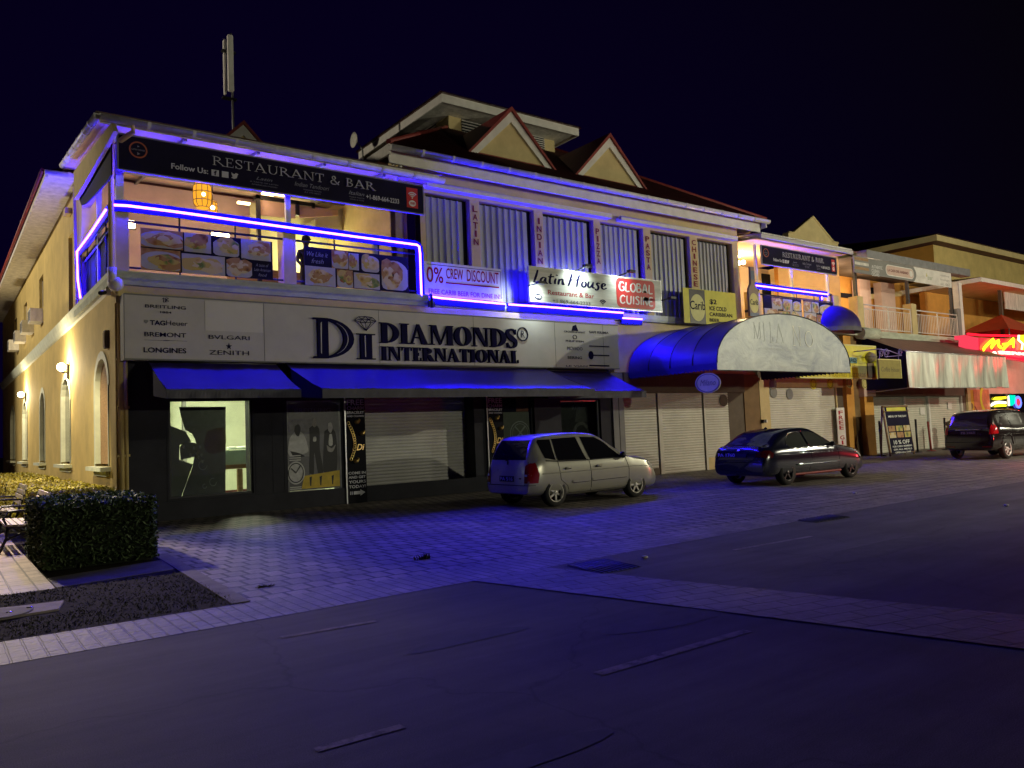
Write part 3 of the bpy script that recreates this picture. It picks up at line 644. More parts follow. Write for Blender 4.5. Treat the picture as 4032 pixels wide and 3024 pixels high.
# terrace piers, posts and rails
def terrace_front(par, piers, posts, x0, x1, ztop, y):
    for a, b, h in piers: box('pier', M['cream_wall'], par, a, b, y, y+.4, 5.25, h)
    for a, b, h in posts: box('post', M['white'], par, a, b, y+.1, y+.2, 5.25, h)
    mb = MB(); mb.tube([(x0, y+.05, ztop), (x1, y+.05, ztop)], .035, 8); mb.tube([(x0, y+.08, ztop-.30), (x1, y+.08, ztop-.30)], .028, 8); mb.tube([(x0, y+.08, 5.36), (x1, y+.08, 5.36)], .022, 8)
    n = int((x1-x0)/1.15)
    for i in range(n+1):
        x = x0+(x1-x0)*i/n; mb.tube([(x, y+.08, 5.25), (x, y+.08, ztop)], .02, 6)
    return mb.done('railing', M['rail_dark'], par)
pA0, pA1 = c1(945, 1100, 17.8).x, c1(1052, 1100, 17.8).x; pB0, pB1 = c2(482, 1150, 17.8).x, c2(588, 1150, 17.8).x
tA0, tA1 = c1(945, 700, 17.9).x, c1(1010, 700, 17.9).x; tB0, tB1 = c2(500, 700, 17.9).x, c2(540, 700, 17.9).x
terrace_front(CB, [(pA0, pA1, 6.62), (pB0, pB1, 6.62)], [(tA0, tA1, 8.2), (tB0, tB1, 8.2)], 3.15, 10.35, 6.64, 17.8)
box('post', M['grey_metal'], CB, 9.02, 9.12, 17.86, 17.96, 5.25, 6.64)
mb = MB(); mb.tube([(3.12, 18.0, 6.62), (3.12, 22.6, 6.62)], .035, 8); mb.tube([(3.12, 18.0, 6.32), (3.12, 22.6, 6.32)], .025, 8)
for y in (19.2, 20.5, 21.8): mb.tube([(3.12, y, 5.25), (3.12, y, 6.62)], .02, 6)
mb.done('railing', M['rail_dark'], CB)
box('side_screen', M['navy'], CB, 3.16, 3.18, 18.6, 22.3, 5.35, 6.5)
box('post', M['white'], CB, 3.1, 3.2, 20.2, 20.3, 5.25, 8.3)
# terrace room
mb = MB(); mb.face([(XL+.1, 22.88, 5.25), (10.4, 22.88, 5.25), (10.4, 22.88, 8.9), (XL+.1, 22.88, 8.9)]); mb.face([(10.4, 18.6, 5.25), (10.4, 22.88, 5.25), (10.4, 22.88, 8.9), (10.4, 18.6, 8.9)]); mb.done('terrace_wall', M['pink_wall'], CB)
box('terrace_pier', M['cream_wall'], CB, XL, XL+.35, 22.3, 22.95, 5.25, 8.62)
box('terrace_beam', M['cream_wall'], CB, XL+.01, XL+.2, 18.2, 22.3, 7.75, 8.25)
mb = MB(); mb.face([(2.7, 17.4, 8.27), (10.75, 17.4, 8.27), (10.75, 22.9, 8.80), (2.7, 22.9, 8.80)]); mb.face([(2.65, 17.3, 8.38), (10.8, 17.3, 8.38), (10.8, 22.95, 8.93), (2.65, 22.95, 8.93)]); mb.done('terrace_roof', M['pink_wall'], CB)
mb = MB()
for y in (18.6, 20.0, 21.4): mb.box(3.1, 10.6, y, y+.10, 8.14+.095*(y-17.4), 8.26+.095*(y-17.4))
for x in (4.4, 6.0, 7.6, 9.2): mb.prism([(17.6, 8.18), (22.8, 8.68), (22.8, 8.76), (17.6, 8.26)], 'x', x, x+.07)
mb.done('rafters', M['grey_metal'], CB)
def gutter(name, par, p, q, r=.10, step=.95, y_out=True):
    p, q = Vector(p), Vector(q); d = (q-p); L = d.length; d.normalize(); mb = MB()
    side = Vector((0, 0, 1)).cross(d).normalized()
    n = 9; prof = [(r*math.cos(math.pi+math.pi*i/(n-1)), r*math.sin(math.pi+math.pi*i/(n-1))) for i in range(n)]
    prof = [(-r, r*.35)]+prof+[(r, r*.35)]
    A = [mb.bm.verts.new(p+side*a+Vector((0, 0, b))) for a, b in prof]; B = [mb.bm.verts.new(q+side*a+Vector((0, 0, b))) for a, b in prof]
    for i in range(len(prof)-1):
        f = mb.bm.faces.new((A[i], A[i+1], B[i+1], B[i])); f.smooth = True
    mb.bm.faces.new(A); mb.bm.faces.new(B[::-1]); mb.bm.faces.new([A[0], A[-1], B[-1], B[0]])
    k = int(L/step)
    for i in range(1, k+1):
        c = p+d*(L*i/(k+1)); w = .035
        for s in (-1,):
            ring = [(a*1.12, b*1.12) for a, b in prof]
            RA = [mb.bm.verts.new(c-d*w+side*a+Vector((0, 0, b))) for a, b in ring]; RB = [mb.bm.verts.new(c+d*w+side*a+Vector((0, 0, b))) for a, b in ring]
            for j in range(len(ring)-1): mb.bm.faces.new((RA[j], RA[j+1], RB[j+1], RB[j]))
            mb.bm.faces.new(RA); mb.bm.faces.new(RB[::-1])
    return mb.done(name, M['gutter'], par)
gutter('gutter', CB, (2.72, 17.24, 8.26), (10.78, 17.24, 8.22), .085)
gutter('verge_trim', CB, (2.68, 17.3, 8.30), (2.68, 22.6, 8.84), .075, .8)
mb = MB(); mb.box(2.72, 10.7, 17.33, 17.38, 8.16, 8.36); mb.done('fascia', M['white_dirty'], CB)
mb = MB(); mb.tube([(3.32, 17.24, 8.22), (3.32, 17.24, 8.05), (3.12, 17.45, 7.9), (2.98, 17.72, 7.85), (2.98, 17.74, 5.15), (2.98, 17.74, 5.0), (3.10, 17.90, 4.85), (3.16, 17.93, 4.7), (3.16, 17.93, .05)], .055, 10); mb.tube([(3.255, 17.93, 4.75), (3.255, 17.93, .05)], .04, 8)
for z in (1.4, 2.4, 3.4): mb.box(3.09, 3.32, 17.9, 17.985, z, z+.05)
mb.done('downpipe', M['yellow_wall'], CB)
mb = MB(); mb.ball((3.06, 17.80, 4.98), .16, 1, 1, 1.0, 10); mb.tube([(2.98, 17.74, 5.3), (3.0, 17.75, 5.0)], .09, 10); mb.done('pipe_hopper', M['white_dirty'], CB)
# bar and kitchen at the back of the terrace
kx0 = ci(230, 500, 21.9).x; kx1 = ci(1395, 500, 21.9).x
mb = MB(); mb.box(kx0, kx1, 22.70, 22.80, 5.3, 8.6); mb.done('kitchen_wall', M['kitchen'], CB)
q = [ci(920, 450, 21.6), ci(1380, 270, 21.6), ci(1395, 640, 21.6), ci(920, 560, 21.6)]
mb = MB(); mb.prism([(p.x, p.z) for p in q], 'y', 21.6, 22.5); mb.done('extractor_hood', M['steel'], CB)
mb = MB()
a = ci(215, 150, 20.6); b = ci(700, 180, 20.6); zb = ci(215, 690, 20.6).z
mb.box(a.x-.05, a.x+.05, 20.6, 20.7, 5.3, a.z); mb.box(b.x-.05, b.x+.05, 20.6, 20.7, ci(700, 400, 20.6).z, a.z); mb.box(a.x-.05, b.x+.5, 20.6, 20.7, a.z-.1, a.z)
mb.box(b.x+.42, b.x+.5, 20.6, 20.7, ci(700, 330, 20.6).z+.1, a.z)
mb.done('bar_frame', M['dark_metal'], CB)
z0 = ci(470, 425, 20.6).z
mb = MB(); mb.prism([(a.x+.06, z0), (b.x-.06, z0+.03), (b.x-.06, a.z-.11), (a.x+.06, a.z-.11)], 'y', 20.64, 20.68); mb.prism([(b.x+.06, z0+.06), (b.x+1.2, a.z-.25), (b.x+1.2, a.z-.1), (b.x+.06, a.z-.11)], 'y', 20.64, 20.68); mb.done('bar_canopy', M['tan_interior'], CB)
box('bar_counter', M['wood'], CB, a.x-.6, b.x+1.2, 20.9, 21.5, 5.26, 6.25)
d0, d1 = ci(1395, 400, 22.3).x, ci(1610, 400, 22.3).x
box('terrace_door', M['black'], CB, d0, d1, 22.62, 22.69, 5.26, 8.3)
e0, e1 = ci(1885, 500, 18.9).x, ci(2110, 500, 18.9).x
box('terrace_pier', M['cream_wall'], CB, e0, 10.45, 18.75, 19.05, 5.26, 8.4)
# main upper storey with steel hurricane shutters
cols = [(10.62, 12.06), (12.56, 0), ]
cx = [(c3(835, 1100, 18.05).x, c3(903, 1100, 18.05).x), (c3(1298, 1100, 18.05).x, c3(1362, 1100, 18.05).x), (c3(1730, 1150, 18.05).x, c3(1778, 1150, 18.05).x), (c3(2090, 1200, 18.05).x, c3(2142, 1200, 18.05).x), (c4(450, 1000, 18.05).x, c4(512, 1000, 18.05).x)]
edges = [10.66]+[v for c in cx for v in c]+[c4(795, 1000, 18.05).x]
opens = [(edges[2*i], edges[2*i+1]) for i in range(6)]
wall_holes('upper_wall', M['cream_wall'], CB, rect(10.5, XR, 5.225, 8.74), [rect(a, b, 5.235, 8.12) for a, b in opens], 'y', 18.05, .22)
mb = MB(); mb.box(10.5, XR, 18.30, 18.34, 5.23, 8.7); mb.done('shutter_recess', M['black'], CB)  # black sheet stands in for the shade behind the shutters
mb = MB(); mb.face([(XR, 18.05, 5.2), (XR, 30, 5.2), (XR, 30, 8.74), (XR, 18.05, 8.74)]); mb.done('return_wall', M['cream_wall'], CB); mb = MB(); mb.face([(9.9, 18.6, 5.2), (9.9, 30, 5.2), (9.9, 30, 8.74), (9.9, 18.6, 8.74)]); mb.face([(9.9, 18.06, 8.3), (10.5, 18.06, 8.3), (10.5, 18.06, 8.74), (9.9, 18.06, 8.74)]); mb.done('return_wall', M['cream_wall'], CB)
for i, (a, b) in enumerate(opens):
    g = .05 if i == 0 else .03
    corrugated('hurricane_shutter', M['corrugated'], CB, a+g, b-.17, 5.24, 8.02+random.uniform(0, .06), 18.20, random.uniform(.17, .25))
for i, (a, b) in enumerate([(10.6, 17.35), (17.75, XR-.3)]):
    mb = MB(); mb.box(a, b, 17.80, 18.049, 8.20, 8.30); mb.tube([(a, 17.86, 8.30), (b, 17.86, 8.30)], .06, 8); mb.done('shutter_track', M['white'], CB)
# main roof
EZ, EY, EX0, EX1, PT = 8.98, 17.35, 9.25, 24.75, .62
def zr(y): return EZ+(y-EY)*PT
RY = 23.6; RZ = zr(RY); h = RY-EY
mb = MB()
mb.face([(EX0, EY, EZ), (EX1, EY, EZ), (EX1-h, RY, RZ), (EX0+h, RY, RZ)])
mb.face([(EX0, EY, EZ), (EX0+h, RY, RZ), (EX0+h, 29.8-h+0, RZ), (EX0, 29.8, EZ)])
mb.face([(EX1, EY, EZ), (EX1, 29.8, EZ), (EX1-h, 29.8-h, RZ), (EX1-h, RY, RZ)])
mb.face([(EX0, EY, EZ-.04), (EX1, EY, EZ-.04), (EX1, 18.6, EZ-.04), (EX0, 18.6, EZ-.04)])
mb.done('roof', M['roof_red'], CB)
mb = MB(); mb.tube([(EX0, EY, EZ+.03), (EX0+h, RY, RZ+.03)], .07, 6); mb.tube([(EX1, EY, EZ+.03), (EX1-h, RY, RZ+.03)], .07, 6); mb.done('hip_tiles', M['red_edge'], CB)
mb = MB()
for i in range(150):
    x = EX0+.3+i*.1
    if x > EX1-.3: break
    lim = min(h, (x-EX0), (EX1-x))
    mb.tube([(x, EY, EZ+.012), (x, EY+lim, zr(EY+lim)+.012)], .018, 4, False)
mb.done('roof_ribs', M['roof_red'], CB)
gutter('gutter', CB, (EX0, EY-.09, EZ-.12), (EX1, EY-.09, EZ-.08), .095, .95)
mb = MB(); mb.box(EX0+.12, EX1-.12, 17.56, 17.62, EZ-.42, EZ-.06); mb.box(EX0+.12, EX1-.12, 17.62, 18.06, EZ-.10, EZ-.07); mb.done('fascia', M['white'], CB)
for x in (EX0, EX1-.06): box('side_fascia', M['white_dirty'], CB, x, x+.06, EY, 29.6, EZ-.28, EZ-.02)
mb = MB(); mb.tube([(9.75, 17.6, 8.7), (9.75, 17.9, 8.3), (9.75, 17.95, 8.0)], .05, 8); mb.done('downpipe', M['white'], CB)
def dormer(ax, az, half, yf, par, name='dormer', slope=.98, wallm=M['cream_wall']):
    bz = az-half*slope; yb = EY+(az-EZ)/PT if par is CB and az < 11.3 and yf < 20 else yf+3.2
    o = MB(); o.prism([(ax-half+.28, bz+.10), (ax+half-.28, bz+.10), (ax, az-.22)], 'y', yf+.10, yf+.16); d = o.done(name, wallm, par)
    mb = MB()
    for s in (-1, 1):
        mb.prism([(ax+s*(half-.06), bz+.02), (ax+s*(half-.40), bz+.02), (ax, az-.42), (ax, az-.06)], 'y', yf+.03, yf+.098)
    mb.done('barge_board', M['white'], d)
    mb = MB()
    for s in (-1, 1):
        mb.prism([(ax+s*half, bz-.03), (ax+s*(half-.09), bz-.03), (ax, az-.09), (ax, az+.04)], 'y', yf-.04, yb)
    mb.box(ax-half+.28, ax+half-.28, yf+.04, yf+.2, bz-.03, bz+.095); mb.done('dormer_roof', M['red_edge'], d)
    return d
dormer(13.97, 11.27, 1.69, 18.4, CB); dormer(18.0, 11.25, 1.68, 18.4, CB)
dormer(7.78, 11.53, 1.6, 24.0, CB)
# roof monitor with louvre vents
mz = 12.72
mb = MB(); mb.box(14.03, 18.65, 22.0, 26.4, 11.2, mz); mo = mb.done('roof_monitor', M['cream_wall'], CB)
fx0, fx1 = at(1736, 370, 21.1).x, at(2276, 528, 21.1).x; fz1 = at(1736, 365, 21.1).z; fz0 = at(1736, 402, 21.1).z
mb = MB(); mb.box(fx0, fx1, 21.05, 21.1, fz0, fz1); mb.box(fx0, fx0+.05, 21.1, 27.2, fz0, fz1); mb.box(fx1-.05, fx1, 21.1, 27.2, fz0, fz1); mb.done('fascia', M['white'], mo)
mb = MB(); mb.face([(fx0+.05, 21.1, fz0+.05), (fx1-.05, 21.1, fz0+.05), (fx1-.05, 27.2, fz0+.05), (fx0+.05, 27.2, fz0+.05)]); mb.done('soffit', M['white_dirty'], mo)
mb = MB(); a = Vector((fx0-.08, 20.98, fz1+.01)); b = Vector((fx1+.08, 20.98, fz1+.01)); c = Vector((fx1+.08, 27.3, fz1+.01)); d = Vector((fx0-.08, 27.3, fz1+.01)); t1 = Vector((fx0+1.6, 24.1, fz1+.75)); t2 = Vector((fx1-2.2, 24.1, fz1+.75))
for q in ((a, b, t2, t1), (b, c, t2), (c, d, t1, t2), (d, a, t1)): mb.face(q)
mb.face((a-Vector((0, 0, .05)), b-Vector((0, 0, .05)), c-Vector((0, 0, .05)), d-Vector((0, 0, .05)))); mb.done('monitor_roof', M['roof_red'], mo)
def louvre(par, x0, x1, z0, z1, y, axis='y'):
    mb = MB(); n = 6; h = (z1-z0)/n
    for i in range(n):
        z = z0+h*i
        if axis == 'y': mb.box(x0, x1, y-.05, y-.015, z+.02, z+h*.55)
        else: mb.box(y-.05, y-.015, x0, x1, z+.02, z+h*.55)
    v = mb.done('louvre_vent', M['white'], par)
    mb = MB()
    if axis == 'y': mb.box(x0, x1, y-.012, y-.004, z0, z1)
    else: mb.box(y-.012, y-.004, x0, x1, z0, z1)
    mb.done('vent_backing', M['black'], v)
a = c3(765, 305, 22); b = c3(930, 400, 22)
louvre(mo, a.x, a.x+1.35, a.z-.62, a.z-.02, 22.0)
a = c3(1300, 435, 22); b = c3(1370, 530, 22); louvre(mo, a.x-.55, b.x, b.z-.02, a.z+.04, 22.0)
louvre(mo, 22.8, 24.0, 11.75, 12.4, 14.03, 'x'); louvre(mo, 24.9, 26.1, 11.75, 12.4, 14.03, 'x')
# left wing roof
mb = MB(); ez = 8.66
mb.face([(2.3, 22.6, ez), (9.6, 22.6, ez), (5.9, 26.2, ez+2.2)]); mb.face([(2.3, 22.6, ez), (5.9, 26.2, ez+2.2), (5.9, 50, ez+2.2), (2.3, 50, ez)]); mb.face([(9.6, 22.6, ez), (9.6, 50, ez), (5.9, 50, ez+2.2), (5.9, 26.2, ez+2.2)])
mb.done('wing_roof', M['roof_red'], CB)
mb = MB(); mb.face([(2.32, 22.62, ez-.10), (3.06, 22.62, ez-.10), (3.06, 50, ez-.10), (2.32, 50, ez-.10)]); mb.box(2.3, 2.36, 22.6, 50, ez-.16, ez-.01); mb.done('soffit', M['white_dirty'], CB)
gutter('gutter', CB, (2.28, 22.52, ez-.05), (3.9, 22.52, ez-.05), .085, .6)
mb = MB(); mb.tube([(2.24, 22.6, ez+.01), (2.24, 50, ez+.01)], .05, 6); mb.done('eave_edge', M['red_edge'], CB)
mb = MB(); mb.box(2.9, 3.06, 24.0, 24.4, 8.0, 8.16); mb.tube([(3.0, 22.98, 8.5), (3.0, 22.98, 8.1), (3.04, 22.98, 5.3)], .04, 8); mb.done('vent_pipe', M['cream_wall'], CB)
# =================================================================== signs on the corner building
SY = 17.5
t = thing('shop_sign', 'long pale fascia sign with big navy serif letters and a drawn diamond', 'shop sign', (10, 17.5, 3.4))
l, r = c7(165, 105, SY), cs(1050, 110, SY); lb, rb = c7(165, 572, SY), cs(1068, 642, SY)
sx0, sx1 = l.x, r.x; sz1 = (l.z+r.z)/2; sz0 = (lb.z+rb.z)/2
box('panel', M['sign_white'], t, sx0, sx1, SY, 17.88, sz0, sz1)
a, b = c7(748, 145, SY), c7(1172, 388, SY); box('blank_panel', M['sign_white_new'], t, a.x, b.x, SY-.006, SY-.001, b.z, sz1-.03)
mb = MB()
for q in (c7(1178, 300, SY), c8(507, 250, SY), c8(1158, 300, SY), cs(262, 100, SY), cs(860, 100, SY)): mb.box(q.x-.006, q.x+.006, SY-.004, SY-.001, sz0, sz1)
mb.box(sx0, sx1, SY-.012, SY-.002, sz0-.02, sz0+.012); mb.box(sx0-.02, sx0-.002, SY-.01, 17.9, sz0-.02, sz1+.02); mb.box(sx0, sx1, SY-.01, 17.88, sz1+.001, sz1+.03); mb.done('panel_trim', M['grey_panel'], t)
NL = M['navy_letter']
serif_line('D', rc(c8, 52, 262, 338, 548, SY), SY-.002, .23, .055, NL, t, .05)
serif_line('I', rc(c8, 352, 372, 484, 552, SY), SY-.002, .30, .05, NL, t, .05)
p, q = c8(52, 262, SY), c8(338, 548, SY); w, hh = q.x-p.x, p.z-q.z
P = [[(p.x+.165*w, q.z+.14*hh), (p.x+.185*w, q.z+.10*hh), (p.x+.20*w, q.z+.9*hh), (p.x+.17*w, q.z+.86*hh)]]+[[(p.x+.33*w+.52*w*u[0], q.z+hh*.5+.43*hh*u[1]) for u in g] for g in ringp(0, 0, 1, 1, .965, 1.0, -1.1, 1.1, 12)]
p2, q2 = c8(352, 372, SY), c8(484, 552, SY); w2, h2 = q2.x-p2.x, p2.z-q2.z
P.append([(p2.x+.40*w2, q2.z+.1*h2), (p2.x+.45*w2, q2.z+.08*h2), (p2.x+.45*w2, q2.z+.93*h2), (p2.x+.40*w2, q2.z+.9*h2)])
plate_of(P, SY-.056, .004, 'letter_highlight', M['sign_white'], t)
serif_line('DIAMONDS', rc(c8, 508, 291, 1455, 477, SY), SY-.002, .27, .06, NL, t, .05, .03)
serif_line('INTERNATIONAL', rc(c8, 518, 460, 1461, 579, SY), SY-.002, .27, .065, NL, t, .05, .03)
p = c8(1496, 377, SY); plate_of([[(p.x+.19*u[0], p.z+.2*u[1]) for u in g] for g in ringp(0, 0, 1, 1, .86, .86, 0, 6.2832, 24)], SY-.002, .02, 'emblem', NL, t)
text('R', (p.x-.06, p.x+.07, p.z-.1, p.z+.1), SY-.002, NL, t, .02)
# brilliant cut diamond in outline
A, B = c8(337, 252, SY), c8(490, 357, SY); dx, dz = B.x-A.x, A.z-B.z
def D(u, v): return (A.x+u*dx, SY-.03, B.z+v*dz)
L = [((.0, .70), (.18, .95)), ((.18, .95), (.5, 1)), ((.5, 1), (.82, .95)), ((.82, .95), (1, .72)), ((1, .72), (.52, 0)), ((.52, 0), (0, .70)), ((0, .70), (.25, .58)), ((.25, .58), (.5, .55)), ((.5, .55), (.76, .6)), ((.76, .6), (1, .72)),
     ((.25, .58), (.52, 0)), ((.5, .55), (.52, 0)), ((.76, .6), (.52, 0)), ((.18, .95), (.35, .8)), ((.35, .8), (.65, .8)), ((.65, .8), (.82, .95)), ((.35, .8), (.25, .58)), ((.65, .8), (.76, .6)), ((.35, .8), (.5, .55)), ((.65, .8), (.5, .55)), ((.35, .8), (0, .7)), ((.65, .8), (1, .72)), ((.35, .8), (.5, 1)), ((.65, .8), (.5, 1))]
mb = MB()
for a, b in L: mb.tube([D(*a), D(*b)], .008, 5)
mb.done('emblem', NL, t)
T7 = lambda s, a, b, c, d, **k: text(s, rc(c7, a, b, c, d, SY), SY, NL, t, .008, **k)
T7('BREITLING', 315, 180, 612, 221, bold=.01); T7('1884', 425, 230, 507, 250, bold=.02); brush([[(0, .6), (.3, 1), (.2, 0), (.6, .3), (.5, 1)], [(.5, .05), (.55, 1), (.9, .9), (.6, .55), (.95, .3), (.5, .0)]], rc(c7, 436, 130, 490, 170, SY), SY, .1, NL, t)
T7('TAG', 350, 295, 462, 336, bold=.03); T7('Heuer', 468, 298, 624, 340); a, b = c7(306, 294, SY), c7(338, 322, SY); plate_of([[(a.x, a.z), (b.x, a.z), (b.x, (a.z+b.z)/2), ((a.x+b.x)/2, b.z), (a.x, (a.z+b.z)/2)]], SY, .008, 'emblem', M['grey_metal'], t)
T7('BREMONT', 310, 380, 614, 424, bold=.01); brush([[(0, .1), (.5, 0), (.52, .2), (1, .1)]], rc(c7, 306, 436, 625, 452, SY), SY, .12, NL, t)
serif_line('LONGINES', rc(c7, 304, 492, 615, 538, SY), SY, .2, .07, NL, t, .008) if False else T7('LONGINES', 304, 492, 615, 538, bold=.02)
T7('BVLGARI', 776, 402, 1074, 442, bold=.004); T7('ZENITH', 780, 513, 1070, 552)
p = c7(924, 487, SY); plate_of([[(p.x+.07*(1 if i % 2 == 0 else .4)*math.sin(math.pi*i/5), p.z+.08*(1 if i % 2 == 0 else .4)*math.cos(math.pi*i/5)) for i in range(10)]], SY, .008, 'emblem', NL, t)
TS = lambda s, a, b, c, d, **k: text(s, rc(cs, a, b, c, d, SY), SY, k.pop('m', NL), t, .008, **k)
TS('CROWN of LIGHT', 380, 162, 645, 200, bold=.02); TS('PHILIP STEIN', 402, 278, 625, 312, bold=.02); TS('MOVADO', 420, 362, 610, 412); TS('BERING', 425, 480, 605, 520, bold=.02); TS('LE VIAN', 405, 592, 672, 618, bold=.01)
TS('SAFI KILIMA', 692, 165, 935, 208, bold=.02); TS('TANZANITE', 755, 228, 885, 248, m=M['white_letter'], bold=.02)
p = cs(515, 130, SY); plate_of([[(p.x-.13, p.z-.09), (p.x+.13, p.z-.09), (p.x+.05, p.z+.10), (p.x-.08, p.z+.05)]], SY, .008, 'emblem', NL, t)
p = cs(515, 243, SY); plate_of([[(p.x+.08*u[0], p.z+.08*u[1]) for u in g] for g in ringp(0, 0, 1, .8, .8, .6, 0, 6.28, 16)], SY, .008, 'emblem', NL, t)
P = []
for z in (360, 472, 600):
    a, b = cs(695, z-12, SY), cs(945, z+12, SY); P.append([(a.x, b.z), (b.x, b.z), (b.x, a.z), (a.x, a.z)])
plate_of(P, SY, .008, 'emblem', NL, t); p = cs(715, 470, SY); plate_of([ellipse(p.x, p.z, .1, .13, 12)], SY-.01, .006, 'emblem', NL, t)
# ------------------------------------------------------------------ restaurant banners
def big_banner(name, label, x0, x1, z0, z1, y, small=False):
    t = thing(name, label, 'banner', (x0, y, z0), 'restaurant banners'); W, H = x1-x0, z1-z0
    box('panel', M['navy'], t, x0, x1, y, y+.035, z0, z1)
    mb = MB(); f = .03; mb.box(x0-.01, x1+.01, y-.012, y+.05, z1+.001, z1+f); mb.box(x0-.01, x1+.01, y-.012, y+.05, z0-f, z0-.001); mb.box(x0-f, x0-.001, y-.012, y+.05, z0, z1); mb.box(x1+.001, x1+f, y-.012, y+.05, z0, z1); mb.done('frame', M['grey_metal'], t)
    U = lambda a, b, c, d: (x0+a*W, x0+c*W, z1-d*H, z1-b*H)
    serif_line('RESTAURANT & BAR', U(.262, .17, .81, .46), y-.001, .085, .036, M['silver_letter'], t, .006, .11)
    cxx, czz, rr = x0+.052*W, z1-.37*H, .245*H
    plate_of([[(cxx+rr*u[0], czz+rr*u[1]) for u in g] for g in ringp(0, 0, 1, 1, .84, .84, 0, 6.2832, 30)], y, .005, 'emblem_ring', M['orange_ring'], t)
    text('LATIN HOUSE', (cxx-rr*.72, cxx+rr*.72, czz-rr*.08, czz+rr*.1), y, M['dim_letter'], t, .004, bold=.02)
    plate_of([ellipse(cxx, czz+rr*.42, rr*.15, rr*.13, 3), ellipse(cxx, czz-rr*.45, rr*.2, rr*.2, 3)[::-1]], y, .004, 'emblem', M['dim_letter'], t)
    text('Follow Us:', U(.142, .60, .248, .77), y, M['silver_letter'], t, .004, bold=.02)
    plate_of([[(x0+a*W, z1-.79*H), (x0+b*W, z1-.79*H), (x0+b*W, z1-.60*H), (x0+a*W, z1-.60*H)] for a, b in ((.258, .280), (.289, .309))], y, .004, 'social_badge', M['silver_letter'], t)
    text('f', (x0+.265*W, x0+.274*W, z1-.77*H, z1-.62*H), y-.005, M['navy'], t, .003, bold=.03)
    bx, bz = x0+.328*W, z1-.69*H; s = .10*H
    plate_of([[(bx+u*s, bz+v*s) for u, v in ((-1.1, -.7), (-.2, -1), (.6, -.6), (.85, .3), (1.15, .7), (.7, .85), (.3, .95), (0, .55), (-.5, .6), (-1, 1), (-.9, .2), (-.6, -.3))]], y, .004, 'social_badge', M['silver_letter'], t)
    for s_, a, b, c, d in (('Latin', .395, .60, .447, .70), ('Indian Tandoori', .52, .56, .64, .70), ('Italian', .71, .57, .768, .70)): text(s_, U(a, b, c, d), y, M['dim_letter'], t, .004, shear=.35)
    for s_, a, b, c, d in (('A TASTE OF LATIN', .375, .76, .465, .80), ('AMERICAN FOOD', .38, .84, .462, .88), ('INDIAN FOOD', .55, .76, .612, .80), ('AT ITS BEST', .553, .84, .61, .88), ('PIZZA PASTA', .712, .76, .768, .80), ('WINES & MORE', .714, .84, .766, .88)): text(s_, U(a, b, c, d), y, M['dim_letter'], t, .004)
    text('+1-869-664-2233', U(.775, .60, .902, .77), y, M['silver_letter'], t, .004, bold=.015)
    box('wifi_badge', M['red_panel'], t, x0+.933*W, x0+.978*W, y-.006, y-.001, z1-.84*H, z1-.12*H)
    wifi(x0+.9555*W, z1-.36*H, .29*H, y-.007, M['white_letter'], t)
    plate_of([ellipse(x0+.9555*W, z1-.68*H, .014*W, .11*H, 18)], y-.007, .004, 'emblem', M['white_letter'], t)
    text('WiFi', (x0+.945*W, x0+.966*W, z1-.73*H, z1-.63*H), y-.012, M['red_panel'], t, .003, bold=.03)
    return t
BY = 17.44
a, b = c1(985, 300, BY), c2(1697, 757, BY); a2, b2 = c1(965, 545, BY), c2(1697, 520, BY)
big_banner('restaurant_banner', 'wide navy RESTAURANT & BAR banner under the left terrace roof', c1(968, 400, BY).x, b.x, (a2.z+b.z)/2, (c1(985, 270, BY).z+b2.z)/2, BY)
t = thing('side_banner', 'dark rounded banner hanging along the side of the left terrace', 'banner', (3.0, 20, 7.5))
def cx1(a, b, X): p = at(a/2.074, 400+b/2.074, X=X); return (p.y, p.z)
mb = MB(); mb.prism([cx1(a, b, 2.90) for a, b in ((650, 745), (648, 800), (665, 848), (700, 835), (790, 745), (875, 650), (905, 600), (905, 300), (800, 480))], 'x', 2.90, 2.93); mb.done('panel', M['navy'], t)
mb = MB(); mb.prism([cx1(a, b, 2.78) for a, b in ((600, 575), (905, 175), (930, 240), (800, 470), (650, 735), (605, 800))], 'x', 2.78, 2.86); mb.done('terrace_side_beam', M['cream_wall'], CB)
mb = MB(); mb.tube([(2.95, *cx1(650, 740, 2.95)), (2.95, *cx1(905, 290, 2.95))], .02, 6); mb.done('hanging_rod', M['steel'], t)
